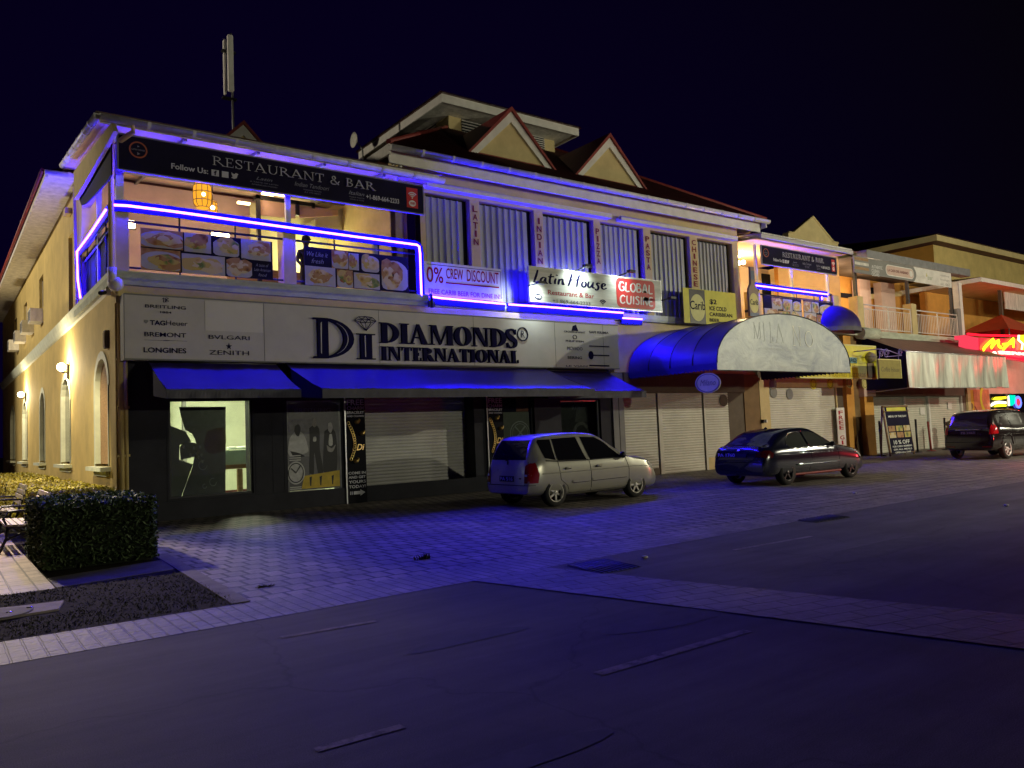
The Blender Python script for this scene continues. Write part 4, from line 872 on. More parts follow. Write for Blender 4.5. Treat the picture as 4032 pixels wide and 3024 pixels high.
# menu banners with plates of food
def menu_banner(label, x0, x1, z0, z1, y, tiles, words, grp='food banners on terrace rails'):
    t = thing('menu_banner', label, 'banner', (x0, y, z0), grp); W, H = x1-x0, z1-z0
    box('panel', M['navy'], t, x0, x1, y, y+.012, z0, z1)
    for k, (a, b, c, d) in enumerate(tiles):
        X0, X1, Z1, Z0 = x0+a*W, x0+c*W, z1-b*H, z1-d*H; mb = MB()
        mb.mi = 0; mb.prism([(X0, Z0), (X1, Z0), (X1, Z1), (X0, Z1)], 'y', y-.004, y-.0005)
        w, h = X1-X0, Z1-Z0; cx_, cz_ = (X0+X1)/2+random.uniform(-.05, .05)*w, Z0+h*.48
        def clip(P): return [(min(X1-.005, max(X0+.005, p[0])), min(Z1-.005, max(Z0+.005, p[1]))) for p in P]
        mb.mi = 1; mb.prism(clip(ellipse(cx_, cz_-.08*h, .60*w, .50*h, 24)), 'y', y-.0055, y-.0042)
        for j in range(13):
            mb.mi = 2+(j*j+k) % 3; a_, r_ = random.uniform(0, 6.28), random.uniform(0, .33); ex, ez = cx_+r_*w*math.cos(a_), cz_+.04*h+r_*h*math.sin(a_)*.85; q_ = random.uniform(.07, .17) if j > 3 else .33
            P = [(ex+random.uniform(.7, 1.2)*q_*w*math.cos(2*math.pi*i/12), ez+random.uniform(.7, 1.2)*q_*h*math.sin(2*math.pi*i/12)) for i in range(12)]
            mb.prism(clip(P), 'y', y-.0068-.0005*j, y-.0057)
        mb.done('food_photo', [M[['food_b', 'plate_white', 'navy', 'plate_white'][k % 4]], M['plate_white'], M['food_a'], M['food_b'], M['food_c']], t)
    for s, a, b, c, d in words: text(s, (x0+a*W, x0+c*W, z1-d*H, z1-b*H), y, M['dim_letter'], t, .004, shear=.3)
    return t
MY = 17.74
a, b = cb(285, 675, MY), cb(1728, 1255, MY); a2, b2 = cb(285, 1130, MY), cb(1722, 840, MY)
menu_banner('food photo banner of eight plates on the left half of terrace rail', a.x, b.x, (a2.z+b.z)/2, (a.z+b2.z)/2, MY,
            [(.0, .0, .30, .45), (.31, .0, .51, .47), (.525, .0, .73, .50), (.745, .0, .985, .52), (.0, .48, .28, .99), (.29, .52, .615, 1), (.625, .5, .83, 1)], [('A taste of', .86, .60, .965, .68), ('Latin American', .845, .72, .98, .80), ('food', .88, .85, .95, .93)])
a, b = ci(785, 795, MY), ci(2090, 1380, MY); a2, b2 = ci(795, 1255, MY), ci(2080, 925, MY)
menu_banner('food photo banner with pizza on the right half of terrace rail', a.x, b.x, (a2.z+b.z)/2, (a.z+b2.z)/2, MY,
            [(.245, .02, .40, .50), (.405, .05, .50, .50), (.525, .02, .70, .52), (.0, .5, .275, 1), (.29, .52, .44, 1), (.45, .56, .70, .98), (.72, .04, .99, .96)], [('We Like it', .02, .12, .21, .24), ('fresh', .06, .30, .17, .42)])
# LED strips
def led(label, path, grp='blue LED strips on the corner building'):
    path = [Vector(p) for p in path]; mb = MB(); mb.tube(path, .026, 6); o = mb.done('led_strip', M['led']); tag(o, label, 'LED strip', grp)
    n = Vector((-1, 0, 0)) if path[0].x < 2.99 and abs(path[0].x-path[-1].x) < .01 and len(path) == 5 else Vector((0, -1, 0)); mb = MB()
    for k, (p, q) in enumerate(zip(path, path[1:])):
        d = (q-p).normalized(); w = d.cross(n).normalized()*.12; low = path[0].z < 5.3 and path[0].x > 9; e = .0012*(k % 3); a, b = p-d*.03-n*(.03+e), q+d*.03-n*(.03+e); c = -n*.03; sh = Vector((0, 0, -.075)) if low else Vector((0, 0, 0)); a = a+sh; b = b+sh
        v = [mb.bm.verts.new(u) for u in (a-w, a+w, b+w, b-w, a-w+c, a+w+c, b+w+c, b-w+c)]
        for f in ((0, 1, 2, 3), (7, 6, 5, 4), (0, 4, 5, 1), (1, 5, 6, 2), (2, 6, 7, 3), (3, 7, 4, 0)): mb.bm.faces.new([v[i] for i in f])
    mb.done('channel', M['led_channel'], o); return o  # added backing: stops light going inward and spreads the blue halo
LY = 17.72
led('blue LED strip bending along the side rail of left terrace', [(2.98, 22.0, 5.36), (2.98, 22.4, 5.9), (2.98, 22.5, 6.63), (2.98, 20.4, 6.62), (2.98, 18.35, 6.66)])
pts = [c1(930, 845, LY), c1(1040, 850, LY), c1(1400, 895, LY), c2(300, 845, LY), c2(700, 900, LY), c2(1100, 955, LY), c2(1640, 1026, LY), c2(1660, 1040, LY), c2(1668, 1100, LY), c2(1680, 1470, LY)]
led('longest blue LED strip along the front rail of left terrace', pts)
LZ = 17.86
led('blue LED strip under the crew discount banner', [c2(1712, 1470, LZ), c2(1850, 1490, LZ), c8(1374, 169, LZ)])
led('blue LED strip on the ledge under the white house sign', [cl(12, 628, LZ), cl(500, 660, LZ), cl(1000, 700, LZ), cl(1435, 733, LZ)])
led('shortest blue LED strip on ledge left of the yellow beer banner', [cl(1430, 797, LZ), cl(1668, 812, LZ)])
# crew discount banner
CY = 17.90
t = thing('discount_banner', 'white CREW DISCOUNT banner with red lettering on steel shutters', 'banner', (12, CY, 5.4))
z1 = (c3(530, 1345, CY).z+c3(1062, 1400, CY).z)/2; z0 = (c3(530, 1595, CY).z+c3(1062, 1635, CY).z)/2; x0 = c3(470, 1345, CY).x; x1 = c3(1062, 1400, CY).x
box('panel', M['white'], t, x0, x1, CY, CY+.02, z0, z1)
RL = M['red_letter']
TD = lambda s, a, b, c, d, **k: text(s, rc(c3, a, b, c, d, CY), CY, RL, t, .004, **k)
TD('10%', 478, 1375, 638, 1505, bold=.01); TD('CREW', 655, 1392, 782, 1480, bold=.01); TD('DISCOUNT', 805, 1402, 1040, 1510, bold=.01); TD('FREE CARIB BEER FOR DINE IN!', 530, 1540, 1050, 1618, bold=.01)
a, b = c3(655, 1493, CY), c3(1042, 1543, CY); zz = (c3(655, 1497, CY).z+c3(1042, 1536, CY).z)/2; box('underline', RL, t, a.x, b.x, CY-.004, CY-.0005, zz-.02, zz+.02)
mb = MB(); mb.box(x0+.2, x1-.05, CY-.003, CY-.0005, z1-.08, z1-.065); mb.box(x1-.065, x1-.05, CY-.003, CY-.0005, z0+.08, z1-.08); mb.done('border_line', M['navy'], t)
# house sign with four arm lights
HY = 17.42
t = thing('house_sign', 'long white wood look sign with brush lettering and red cuisine panel', 'shop sign', (16, HY, 5.4))
a, b, a2, b2 = cl(262, 158, HY), cl(1910, 715, HY), cl(275, 590, HY), cl(1898, 338, HY); x0, x1 = (a.x+a2.x)/2, (b.x+b2.x)/2; z0, z1 = (a2.z+b.z)/2, (a.z+b2.z)/2
M['sign_wood'] = mat('sign_wood', (.40, .42, .38), .5, ns=2.2, na=.3, stretch=(.35, 1, 3.5), col2=(.72, .72, .66))
box('panel', M['sign_wood'], t, x0, x1, HY, HY+.06, z0, z1)
mb = MB(); f = .02; mb.box(x0, x1, HY-.008, HY+.065, z1+.001, z1+f); mb.box(x0, x1, HY-.008, HY+.065, z0-f, z0-.001); mb.box(x0-f, x0-.001, HY-.008, HY+.065, z0-f, z1+f); mb.box(x1+.001, x1+f, HY-.008, HY+.065, z0-f, z1+f); mb.done('frame', M['steel'], t)
for x in (x0+.4, (x0+x1)/2, x1-.4):
    for zz in (z0-.02, z1-.12): box('wall_bracket', M['dark_metal'], t, x-.04, x+.04, HY+.07, 18.0, zz, zz+.08)
brush(BRUSH, rc(cl, 305, 190, 1235, 470, HY), HY, .115, M['navy_letter'], t)
text('Restaurant & Bar', rc(cl, 495, 445, 1072, 556, HY), HY, M['red_letter'], t, .004, bold=.01); text('+1 869-664-2233', rc(cl, 555, 560, 1025, 640, HY), HY, M['navy_letter'], t)
p = cl(1180, 605, HY); wifi(p.x, p.z+.02, .22, HY, M['navy_letter'], t); p = cl(378, 535, HY); plate_of([ellipse(p.x, p.z, .14, .09, 18)], HY, .004, 'emblem', M['navy_letter'], t); 
text('WiFi', (p.x-.11, p.x+.1, p.z-.04, p.z+.045), HY-.005, M['white_letter'], t, .003, bold=.03)
a, b = cl(1340, 295, HY), cl(1835, 695, HY); rz1 = (a.z+cl(1830, 345, HY).z)/2; rz0 = (b.z+cl(1345, 660, HY).z)/2
def rounded(x0, x1, z0, z1, r, n=6):
    P = []
    for cx_, cz_, s in ((x1-r, z1-r, 0), (x0+r, z1-r, 1), (x0+r, z0+r, 2), (x1-r, z0+r, 3)): P += [(cx_+r*math.cos(math.pi/2*(s+i/n)), cz_+r*math.sin(math.pi/2*(s+i/n))) for i in range(n+1)]
    return P
mb = MB(); mb.prism(rounded(a.x, b.x, rz0, rz1, .16), 'y', HY-.006, HY-.0005); mb.done('red_plate', M['red_panel'], t)
brush(strokes_word('GLOBAL'), (a.x+.10, b.x-.10, (rz0+rz1)/2+.03, rz1-.10), HY-.007, .15, M['white_letter'], t); brush(strokes_word('CUISINE'), (a.x+.12, b.x-.10, rz0+.10, (rz0+rz1)/2-.05), HY-.007, .15, M['white_letter'], t)
def arm_light(label, base, tip, power):
    t = thing('arm_light', label, 'sign light', base, 'arm lights over the house sign'); base, tip = Vector(base), Vector(tip)
    mb = MB(); mb.tube([base, tip], .022, 6); mb.done('arm', M['dark_metal'], t)
    mb = MB(); mb.box(tip.x-.12, tip.x+.12, tip.y-.09, tip.y+.06, tip.z-.035, tip.z+.035); mb.done('head', M['dark_metal'], t)
    l = lamp('sign_spot', tip+Vector((0, .02, -.05)), power, (.86, 1, .92), .03, 'SPOT', spot_size=2.2, spot_blend=.9)
    l.rotation_euler = Vector((0, 1, -.55)).to_track_quat('-Z', 'Y').to_euler(); return t
zt = z1+.04
for lab, x, z in (('dark arm light reaching past left end of the house sign', cl(430, 355, 16.85).x, cl(430, 350, 16.85).z), ('arm light above the middle of house sign', cl(1000, 210, 16.9).x, zt+.04), ('arm light above the red plate of house sign', cl(1545, 270, 16.9).x, zt+.04), ('arm light sticking out beyond right end of house sign', cl(2050, 545, 16.9).x, cl(2050, 545, 16.9).z)):
    arm_light(lab, (x-.05 if 'middle' in lab or 'red' in lab else (x0-.02 if 'left' in lab else x1+.02), HY+.05, zt-.02 if 'middle' in lab or 'red' in lab else z), (x, 16.95, z), 110 if ('middle' in lab or 'left' in lab) else (45 if 'red' in lab else 6))
# vertical words on the columns
for i, (wd, (a, b)) in enumerate(zip(('LATIN', 'INDIAN', 'PIZZA', 'PASTA', 'CHINESE'), cx)):
    tops = (c3(870, 935, 18).z, c3(1320, 1022, 18).z, c3(1755, 1100, 18).z, c3(2118, 1157, 18).z, c4(475, 915, 18).z); bots = (c3(882, 1235, 18).z, c3(1335, 1370, 18).z, c3(1765, 1370, 18).z, c3(2135, 1412, 18).z, c4(490, 1310, 18).z)
    z1, z0 = tops[i], bots[i]; n = len(wd); p = (z1-z0)/n; w = (b-a)
    t = thing('vertical_sign', 'red stacked letters reading %s on cream column between shutters' % wd, 'sign', ((a+b)/2, 18.03, z0), 'stacked letter signs on the columns')
    for j, ch in enumerate(wd):
        k = .10 if ch == 'I' else .26; text(ch, ((a+b)/2-k*w, (a+b)/2+k*w, z1-(j+.82)*p, z1-(j+.05)*p), 18.045, M['maroon_letter'], t, .012, bold=.02, name='letter')
# yellow beer banner
YY = 17.5
t = thing('beer_banner', 'yellow ice cold beer banner with bottle picture above blue barrel canopy', 'banner', (21, YY, 5.2))
a, b = c4(390, 1315, YY), c4(835, 1620, YY); z1 = (a.z+c4(835, 1355, YY).z)/2; z0 = a.z-1.16
box('panel', M['yellow_sign'], t, a.x, b.x, YY, YY+.02, z0, z1)
p, q = c4(443, 1400, YY).x, c4(570, 1400, YY).x; box('bottle_picture', M['bottle_glass'], t, p, q, YY-.006, YY-.0005, z0, z1-.02)
plate_of([ellipse((p+q)/2, (z0+z1)/2-.05, (q-p)*.47, .46, 26)], YY-.0065, .003, 'label_disc', M['beer_label'], t)
text('Carib', (p+.02, q-.01, (z0+z1)/2-.12, (z0+z1)/2+.18), YY-.01, M['navy_letter'], t, .003, bold=.01)
for s, u, v, d, e in (('$2', 608, 1405, 668, 1455), ('ICE COLD', 608, 1462, 748, 1508), ('CARIBBEAN', 608, 1512, 795, 1558), ('BEER', 608, 1562, 692, 1595)): text(s, rc(c4, u, v, d, e, YY), YY, M['navy_letter'], t, .004, bold=.025)
# bottle shaped sign standing at the next terrace
t = thing('bottle_sign', 'tall cut out beer bottle sign with yellow label beside second terrace', 'sign', (24.6, 17.5, 5.3))
BX = ct(495, 1400, YY).x; bz0 = ct(495, 1640, YY).z; bz1 = ct(475, 835, YY).z; bw = (ct(580, 1400, YY).x-ct(425, 1400, YY).x)/2; H = bz1-bz0
prof = [(-bw, bz0), (bw, bz0), (bw, bz0+.50*H), (bw*.9, bz0+.56*H), (bw*.45, bz0+.66*H), (bw*.38, bz0+.96*H), (bw*.42, bz1), (-bw*.42, bz1), (-bw*.38, bz0+.96*H), (-bw*.45, bz0+.66*H), (-bw*.9, bz0+.56*H), (-bw, bz0+.50*H)]
mb = MB(); mb.prism([(BX+u, v) for u, v in prof], 'y', YY, YY+.08); mb.done('bottle_board', mat('amber_board', (.22, .15, .12), .4, ns=4, na=.2), t)
plate_of([ellipse(BX, bz0+.27*H, bw*.95, .20*H, 24)], YY, .005, 'label_disc', M['beer_label'], t); text('Carib', (BX-bw*.85, BX+bw*.85, bz0+.23*H, bz0+.34*H), YY-.006, M['navy_letter'], t, .004, bold=.01)
mb = MB(); mb.prism([(BX-bw*.38, bz0+.74*H), (BX+bw*.38, bz0+.74*H), (BX+bw*.38, bz0+.92*H), (BX-bw*.38, bz0+.92*H)], 'y', YY-.005, YY-.0005); mb.prism([(BX-bw*.9, bz0), (BX+bw*.9, bz0), (BX+bw*.9, bz0+.07*H), (BX-bw*.9, bz0+.07*H)], 'y', YY-.005, YY-.0005); mb.done('neck_label', mat('foil', (.10, .13, .2), .4, na=.2), t)
mb = MB(); mb.box(BX-.04, BX+.04, YY+.085, 17.9, bz0+.2, bz0+.28); mb.done('bracket', M['dark_metal'], t)
# =================================================================== awnings over the shopfront
def awning(label, x0, x1, yt, zt, yb, zb, zv, xb0=None, xb1=None):
    t = thing('awning', label, 'awning', ((x0+x1)/2, yt, zt), 'blue awnings over the shopfront'); xb0 = x0 if xb0 is None else xb0; xb1 = x1 if xb1 is None else xb1
    mb = MB(); n = 40
    for i in range(n):
        for j in range(4):
            f = lambda u, v: (x0+(x1-x0)*u+(xb0-x0+(xb1-x1-xb0+x0)*u)*v, yt+(yb-yt)*v, zt+(zb-zt)*v-.045*math.sin(math.pi*v)*(1+.6*math.sin(u*9+x0))-.008*math.sin(u*41+v*5))
            mb.face([f(i/n, j/4), f((i+1)/n, j/4), f((i+1)/n, (j+1)/4), f(i/n, (j+1)/4)])
    bmesh.ops.remove_doubles(mb.bm, verts=mb.bm.verts[:], dist=.0005); mb.done('canopy', M['awning_blue'], t, True)
    mb = MB(); n = 40
    P = lambda u, z: (xb0+(xb1-xb0)*u, yb-.004-.02*math.sin(u*37)*(zb-z)/(zb-zv), z)
    for i in range(n): mb.face([P(i/n, zv), P((i+1)/n, zv), P((i+1)/n, zb), P(i/n, zb)])
    mb.done('valance', M['valance'], t)
    for xx, xb in ((x0, xb0), (x1, xb1)): mb = MB(); mb.face([(xx, yt, zt-.03), (xb, yb+.01, zb-.03), (xb, yb+.01, zv), (xx, yt, zv+.15)]); mb.done('side_cloth', M['navy'], t)
    mb = MB(); mb.tube([(xb0, yb+.03, zb-.03), (xb1, yb+.03, zb-.03)], .028, 8)
    for x in (x0+.12, x1-.12): mb.tube([(x, yt+.2, zt-.45), (x, yb+.05, zb-.05)], .02, 6)
    mb.tube([(x0, yt+.05, zt+.02), (x1, yt+.05, zt+.02)], .05, 8); mb.done('frame', M['dark_metal'], t); return t
awning('blue awning over the lit shop window, leftmost of the three', 3.64, 6.33, 17.58, 3.33, 16.12, 2.68, 2.50)
awning('longest blue awning, over the grey roller shutter', 6.56, 14.2, 17.56, 3.34, 15.55, 2.65, 2.45)
awning('blue awning beside the barrel canopy, over the glass shopfront', 13.0, 16.66, 17.66, 3.30, 16.05, 2.61, 2.42)
# barrel canopy
t = thing('barrel_canopy', 'big blue barrel canopy with weathered white half round front', 'canopy', (21.2, 16, 3.1))
FX0, FX1, FY_, FZ0, FZ1, VZ = 17.82, 24.62, 14.4, 3.30, 4.86, 3.08
def arcpt(i, n, s=1): a = math.pi*i/n; return ((FX0+FX1)/2-(FX1-FX0)/2*math.cos(a)*s, FZ0+(FZ1-FZ0)*math.sin(a)**.92*s)
mb = MB(); n = 36; ys = [14.4+.875*i/6 for i in range(25)]
G = [[mb.bm.verts.new((*(lambda p: (p[0], y, p[1]-.075*abs(math.sin((y-14.4)*math.pi/.875))*math.sin(math.pi*i/n)))(arcpt(i, n)),)) for i in range(n+1)] for y in ys]
for a, b in zip(G, G[1:]):
    for i in range(n):
        f = mb.bm.faces.new((a[i], a[i+1], b[i+1], b[i])); f.smooth = True
for xx in (FX0, FX1):
    for a, b in zip(ys, ys[1:]): mb.face([(xx, a, FZ0), (xx, b, FZ0), (xx, b, VZ+.05), (xx, a, VZ)])
mb.done('vault', M['awning_blue'], t)
mb = MB(); P = [arcpt(i, n) for i in range(n+1)]; vs = [(FX0, VZ)]+P+[(FX1, VZ)]
mb.face([(p[0], 14.385, p[1]) for p in vs]); mb.done('front_panel', M['weathered'], t)
mb = MB(); mb.tube([(p[0], 14.38, p[1]) for p in P], .018, 6)
for y in (15.275, 16.15, 17.025): mb.tube([(p[0], y, p[1]-.012) for p in [arcpt(i, n) for i in range(n+1)]], .022, 6)
mb.tube([(FX0, 14.4, VZ+.01), (FX1, 14.4, VZ+.01)], .02, 6); mb.done('hoop_frame', M['dark_metal'], t)
M['ghost'] = mat('faded_letter', (.30, .35, .36), .4, ns=3, na=.25)
M['ghost_white'] = mat('faded_white_letter', (.66, .70, .62), .4, ns=3, na=.2)
for ch, u, v, w, x in (('M', 560, 60, 680, 290), ('I', 690, 60, 730, 320), ('L', 780, 60, 830, 340), ('A', 850, 80, 990, 350), ('N', 1080, 110, 1215, 385), ('O', 1250, 180, 1370, 400)):
    serif_line(ch, rc(cq, u, v, w, x, 14.385), 14.384, .06, .04, M['ghost' if ch in 'MILA' else 'ghost_white'], t, .004, .1)
text('DIAMONDS & FINE JEWELRY', rc(cq, 650, 405, 1420, 470, 14.385), 14.384, M['ghost'], t, .003)
# oval hanging sign under the canopy edge
t = thing('oval_sign', 'small oval sign hanging under the left edge of blue barrel canopy', 'hanging sign', (19.6, 16.2, 2.9))
p = cm(1000, 610, 14.72); OFF[t.name] = Vector((0, 0, 0)); t.location = p; t.rotation_euler = (0, 0, math.radians(-62)); R_, Q_ = .36, .29
mb = MB(); mb.prism(ellipse(0, 0, R_, Q_, 28), 'y', -.02, .02); mb.done('disc', M['white'], t)
plate_of([[(R_*u[0], Q_*u[1]) for u in g] for g in ringp(0, 0, .92, .92, .84, .84, 0, 6.2832, 28)], -.021, .004, 'ring_mark', M['dim_letter'], t); text('Milano', (-.22, .22, -.07, .10), -.021, M['dim_letter'], t, .004, shear=.3)
mb = MB(); mb.tube([(-.1, 0, Q_-.02), (-.1, 0, .42)], .01, 5); mb.tube([(.1, 0, Q_-.02), (.1, 0, .42)], .01, 5); mb.done('hanger', M['dark_metal'], t)
# =================================================================== posters in the windows
t = thing('watch_poster', 'black and white watch poster of three people with yellow corner', 'poster', (7.4, 18, .3))
PY = 18.028-.012
x0, x1, z0, z1 = 6.74, 8.0, .42, 2.49; W_, H_ = x1-x0, z1-z0
box('sheet', mat('poster_grey', (.10, .10, .115), .4, ns=1.4, na=.5), t, x0, x1, PY-.004, PY, z0, z1)
def pu(u, v): return (x0+u*W_, z1-v*H_)
def blob(P, m, nm, d): return plate_of([[pu(*p) for p in smooth(P+[P[0]], 3)[:-1]]], PY-.004-d, .0006, nm, m, t)
LG, MG, DG = mat('poster_light', (.52, .52, .52), .5, ns=9, na=.2), mat('poster_mid', (.28, .27, .26), .5, ns=9, na=.3), mat('poster_dark', (.012, .012, .016), .5, na=0)
plate_of([[pu(.0, .20), pu(.45, .18), pu(.5, .62), pu(.0, .62)]], PY-.004, .0005, 'backdrop', mat('poster_haze', (.24, .24, .25), .5, ns=5, na=.4), t)
blob([(.02, .40), (.14, .33), (.28, .36), (.36, .50), (.34, .58), (.0, .60), (.0, .45)], LG, 'shirt', .002); blob([(.12, .27), (.19, .25), (.23, .30), (.20, .38), (.15, .38), (.11, .33)], DG, 'portrait', .003); blob([(.02, .55), (.2, .58), (.3, .62), (.1, .62)], DG, 'portrait', .003)
blob([(.40, .30), (.48, .27), (.60, .31), (.60, .55), (.66, .80), (.56, .84), (.49, .58), (.47, .82), (.38, .82), (.40, .5)], DG, 'portrait', .002); blob([(.47, .20), (.52, .19), (.55, .25), (.51, .29), (.46, .26)], MG, 'portrait', .003); blob([(.48, .40), (.53, .40), (.53, .45), (.47, .45)], LG, 'portrait', .0035)
blob([(.70, .34), (.80, .31), (.92, .35), (.95, .55), (.93, .80), (.80, .82), (.66, .80), (.68, .5)], DG, 'portrait', .002); blob([(.78, .25), (.84, .24), (.87, .30), (.83, .36), (.78, .33)], LG, 'portrait', .003); blob([(.80, .38), (.85, .38), (.86, .50), (.78, .50)], LG, 'portrait', .0035); blob([(.74, .50), (.84, .54), (.92, .50), (.86, .58), (.76, .57)], MG, 'portrait', .004); blob([(.40, .82), (.5, .86), (.46, .9), (.38, .87)], MG, 'portrait', .004)
plate_of([[pu(.28, .84), pu(.99, .80), pu(.99, .985), pu(.22, .985)]], PY-.0085, .0005, 'yellow_corner', M['yellow_sign'] if False else mat('poster_yellow', (.60, .42, .03), .5, ns=6, na=.2), t)
for u in (.38, .58, .82): plate_of([[pu(u, .86), pu(u+.05, .85), pu(u+.03, .96), pu(u+.01, .96)]], PY-.0092, .0005, 'small_figure', DG, t)
c_ = pu(.12, .80); plate_of([ellipse(c_[0], c_[1], .22, .27, 28)], PY-.0095, .0006, 'watch_case', LG, t); plate_of([[(c_[0]+u[0]*.19, c_[1]+u[1]*.235) for u in g] for g in ringp(0, 0, 1, 1, .9, .9, 0, 6.283, 24)]+[[(c_[0]-.01, c_[1]), (c_[0]+.01, c_[1]), (c_[0]+.12, c_[1]+.16), (c_[0]+.10, c_[1]+.17)], [(c_[0]-.12, c_[1]+.1), (c_[0]-.11, c_[1]+.12), (c_[0]+.01, c_[1]+.01), (c_[0], c_[1]-.01)]], PY-.0105, .0004, 'watch_hands', DG, t)
plate_of([[pu(.0, v), pu(.22, v), pu(.22, v+.012), pu(.0, v+.012)] for v in (.60, .625, .65, .955, .975)], PY-.0098, .0005, 'watch_strap', LG, t)
text('BREITLING', (pu(.12, 0)[0], pu(.84, 0)[0], pu(0, .115)[1], pu(0, .07)[1]), PY-.004, M['dim_letter'], t, .003)
box('poster_sill', M['white_dirty'], t, 6.74, 7.6, PY-.03, PY, .34, .415)
# dark leopard print poster in the lit window
t = thing('fashion_poster', 'dark poster of a shadowed face with raised glove in lit window', 'poster', (5, 18.1, .5))
PZ = 18.13
def w_(u, v): p = cw(u, v, PZ); return (p.x, p.z)
mb = MB(); mb.prism([w_(315, 308), w_(872, 305), w_(868, 1350), w_(345, 1392), w_(400, 1230), w_(480, 1010), w_(500, 900), w_(335, 940), w_(325, 780), w_(400, 720), w_(520, 740), w_(505, 690), w_(470, 625), w_(390, 580), w_(340, 420)], 'y', PZ, PZ+.006); mb.done('sheet', mat('poster_black', (.022, .02, .026), .35, ns=7, na=.6), t)
plate_of([[w_(*p) for p in smooth([(650, 600), (780, 560), (862, 580), (864, 800), (760, 860), (660, 850), (610, 760), (650, 600)], 3)[:-1]]], PZ, .001, 'portrait', mat('poster_face', (.10, .055, .045), .5, ns=3, na=.4), t)
for k in range(26):
    u, v = random.uniform(345, 600), random.uniform(740, 940)
    if k % 2: plate_of([[w_(u, v), w_(u+25, v+6), w_(u+18, v+45), w_(u-4, v+30)]], PZ-.001, .0006, 'print_patch', MG, t)
text('MILLENIA', (w_(400, 0)[0], w_(800, 0)[0], w_(0, 440)[1]-.02, w_(0, 350)[1]-.02), PZ, M['dark_metal'], t, .002) if False else None
plate_of([[w_(u+9*a, v+10*b) for a, b in g] for (u, v, k) in ((600, 1000, 6), (720, 1200, 5), (620, 1250, 3)) for g in ringp(0, 0, k, k, k-1, k-1, 0, 5, 12)], PZ, .001, 'ring_pattern', M['grey_metal'], t)
mb = MB(); mb.prism([w_(195, 520), w_(400, 600), w_(470, 720), w_(330, 760), w_(326, 935), w_(490, 990), w_(345, 1390), w_(195, 1402)], 'y', PZ+.05, PZ+.055); mb.done('grey_panel', M['grey_panel'], t)
# jewellery counter inside
t = thing('jewellery_counter', 'wooden jewellery counter with glass case lit inside the shop', 'counter', (6, 20, 0))
a, b = cw(868, 1000, 19.3), cw(1190, 1340, 19.3)
box('counter_top', M['wood'], t, a.x-.3, b.x+.4, 19.3, 19.9, a.z-.10, a.z); mb = MB(); mb.box(cw(1018, 1200, 19.3).x, cw(1075, 1200, 19.3).x, 19.3, 19.4, .2, a.z-.11); mb.done('counter_leg', M['wood'], t)
box('base_board', M['red_edge'], t, a.x-.3, b.x+.4, 19.6, 19.7, .2, a.z-.62)
g = box('glass_case', mat('case_glass', (.45, .62, .55), .15, na=.1), t, a.x-.2, b.x+.3, 19.36, 19.8, a.z+.003, a.z+.34); mb = MB()
for k in range(14): mb.ball((a.x+.2+random.uniform(0, .7), 19.45+random.uniform(0, .3), a.z+.40), .05, 1.4, 1, .7, 7)
mb.done('jewellery_display', M['white'], g)
# free charm bracelet banners
def charm(label, x0, x1, y, z0=.0, z1=2.58):
    t = thing('charm_banner', label, 'banner', (x0, y, z0), 'free charm bracelet banners'); W = x1-x0; H = z1-z0
    box('panel', M['black'], t, x0, x1, y, y+.03, .01, z1)
    box('side_pole', M['steel'], t, x0-.035, x0-.004, y-.01, y+.03, .01, z1)
    for s, a, b in (('FREE', .93, .985), ('CHARM', .885, .92), ('BRACELET', .848, .873), ('AND CHARMS!', .818, .835), ('COME IN', .275, .30), ('AND GET', .235, .26), ('YOURS', .19, .218), ('TODAY!', .145, .173)): text(s, (x0+.06*W, x0+.95*W, z0+a*H, z0+b*H), y, M['silver_letter'], t, .003, bold=.02)
    plate_of([[(x0+.3*W, z0+.085*H), (x0+.65*W, z0+.085*H), (x0+.65*W, z0+.07*H), (x0+.9*W, z0+.1*H), (x0+.65*W, z0+.13*H), (x0+.65*W, z0+.115*H), (x0+.3*W, z0+.115*H)]]+[[(x0+u*W, z0+.085*H), (x0+(u+.04)*W, z0+.085*H), (x0+(u+.04)*W, z0+.115*H), (x0+u*W, z0+.115*H)] for u in (.12, .2)], y, .003, 'arrow', M['silver_letter'], t)
    mb = MB(); n = 16
    for i in range(n):
        s = i/(n-1); px_ = x0+(.12+.30*math.sin(s*math.pi*.9))*W; pz_ = z0+(.76-.34*s)*H
        for k in range(10):
            a, b = 2*math.pi*k/10, 2*math.pi*(k+1)/10; mb.tube([(px_+.035*math.cos(a), y-.012, pz_+.04*math.sin(a)), (px_+.035*math.cos(b), y-.012, pz_+.04*math.sin(b))], .011, 4, False)
    for u, v in ((.55, .77), (.8, .66), (.45, .40)):
        mb.ball((x0+u*W, y-.02, z0+v*H), .06, 1.2, .3, .9, 8); mb.ball((x0+(u+.12)*W, y-.02, z0+(v+.015)*H), .035, 1, .3, 1.3, 7)
    mb.done('charm_bracelet', M['gold'], t)
    q = x0+.5*W; text('Di', (q, q+.42*W, z0+.50*H, z0+.56*H), y-.006, M['gold'], t, .01, shear=.3, bold=.02)
charm('black FREE CHARM BRACELET banner left of the grey roller shutter', 8.15, 8.66, 17.93)
charm('black FREE CHARM BRACELET banner behind the silver car', 12.36, 12.88, 17.93)
t = thing('watch_poster', 'grey poster with line drawn watch dial in window behind silver car', 'poster', (13.5, 18.2, .4)); box('sheet', M['grey_panel'], t, 12.97, 14.0, 18.2, 18.205, .4, 2.15)
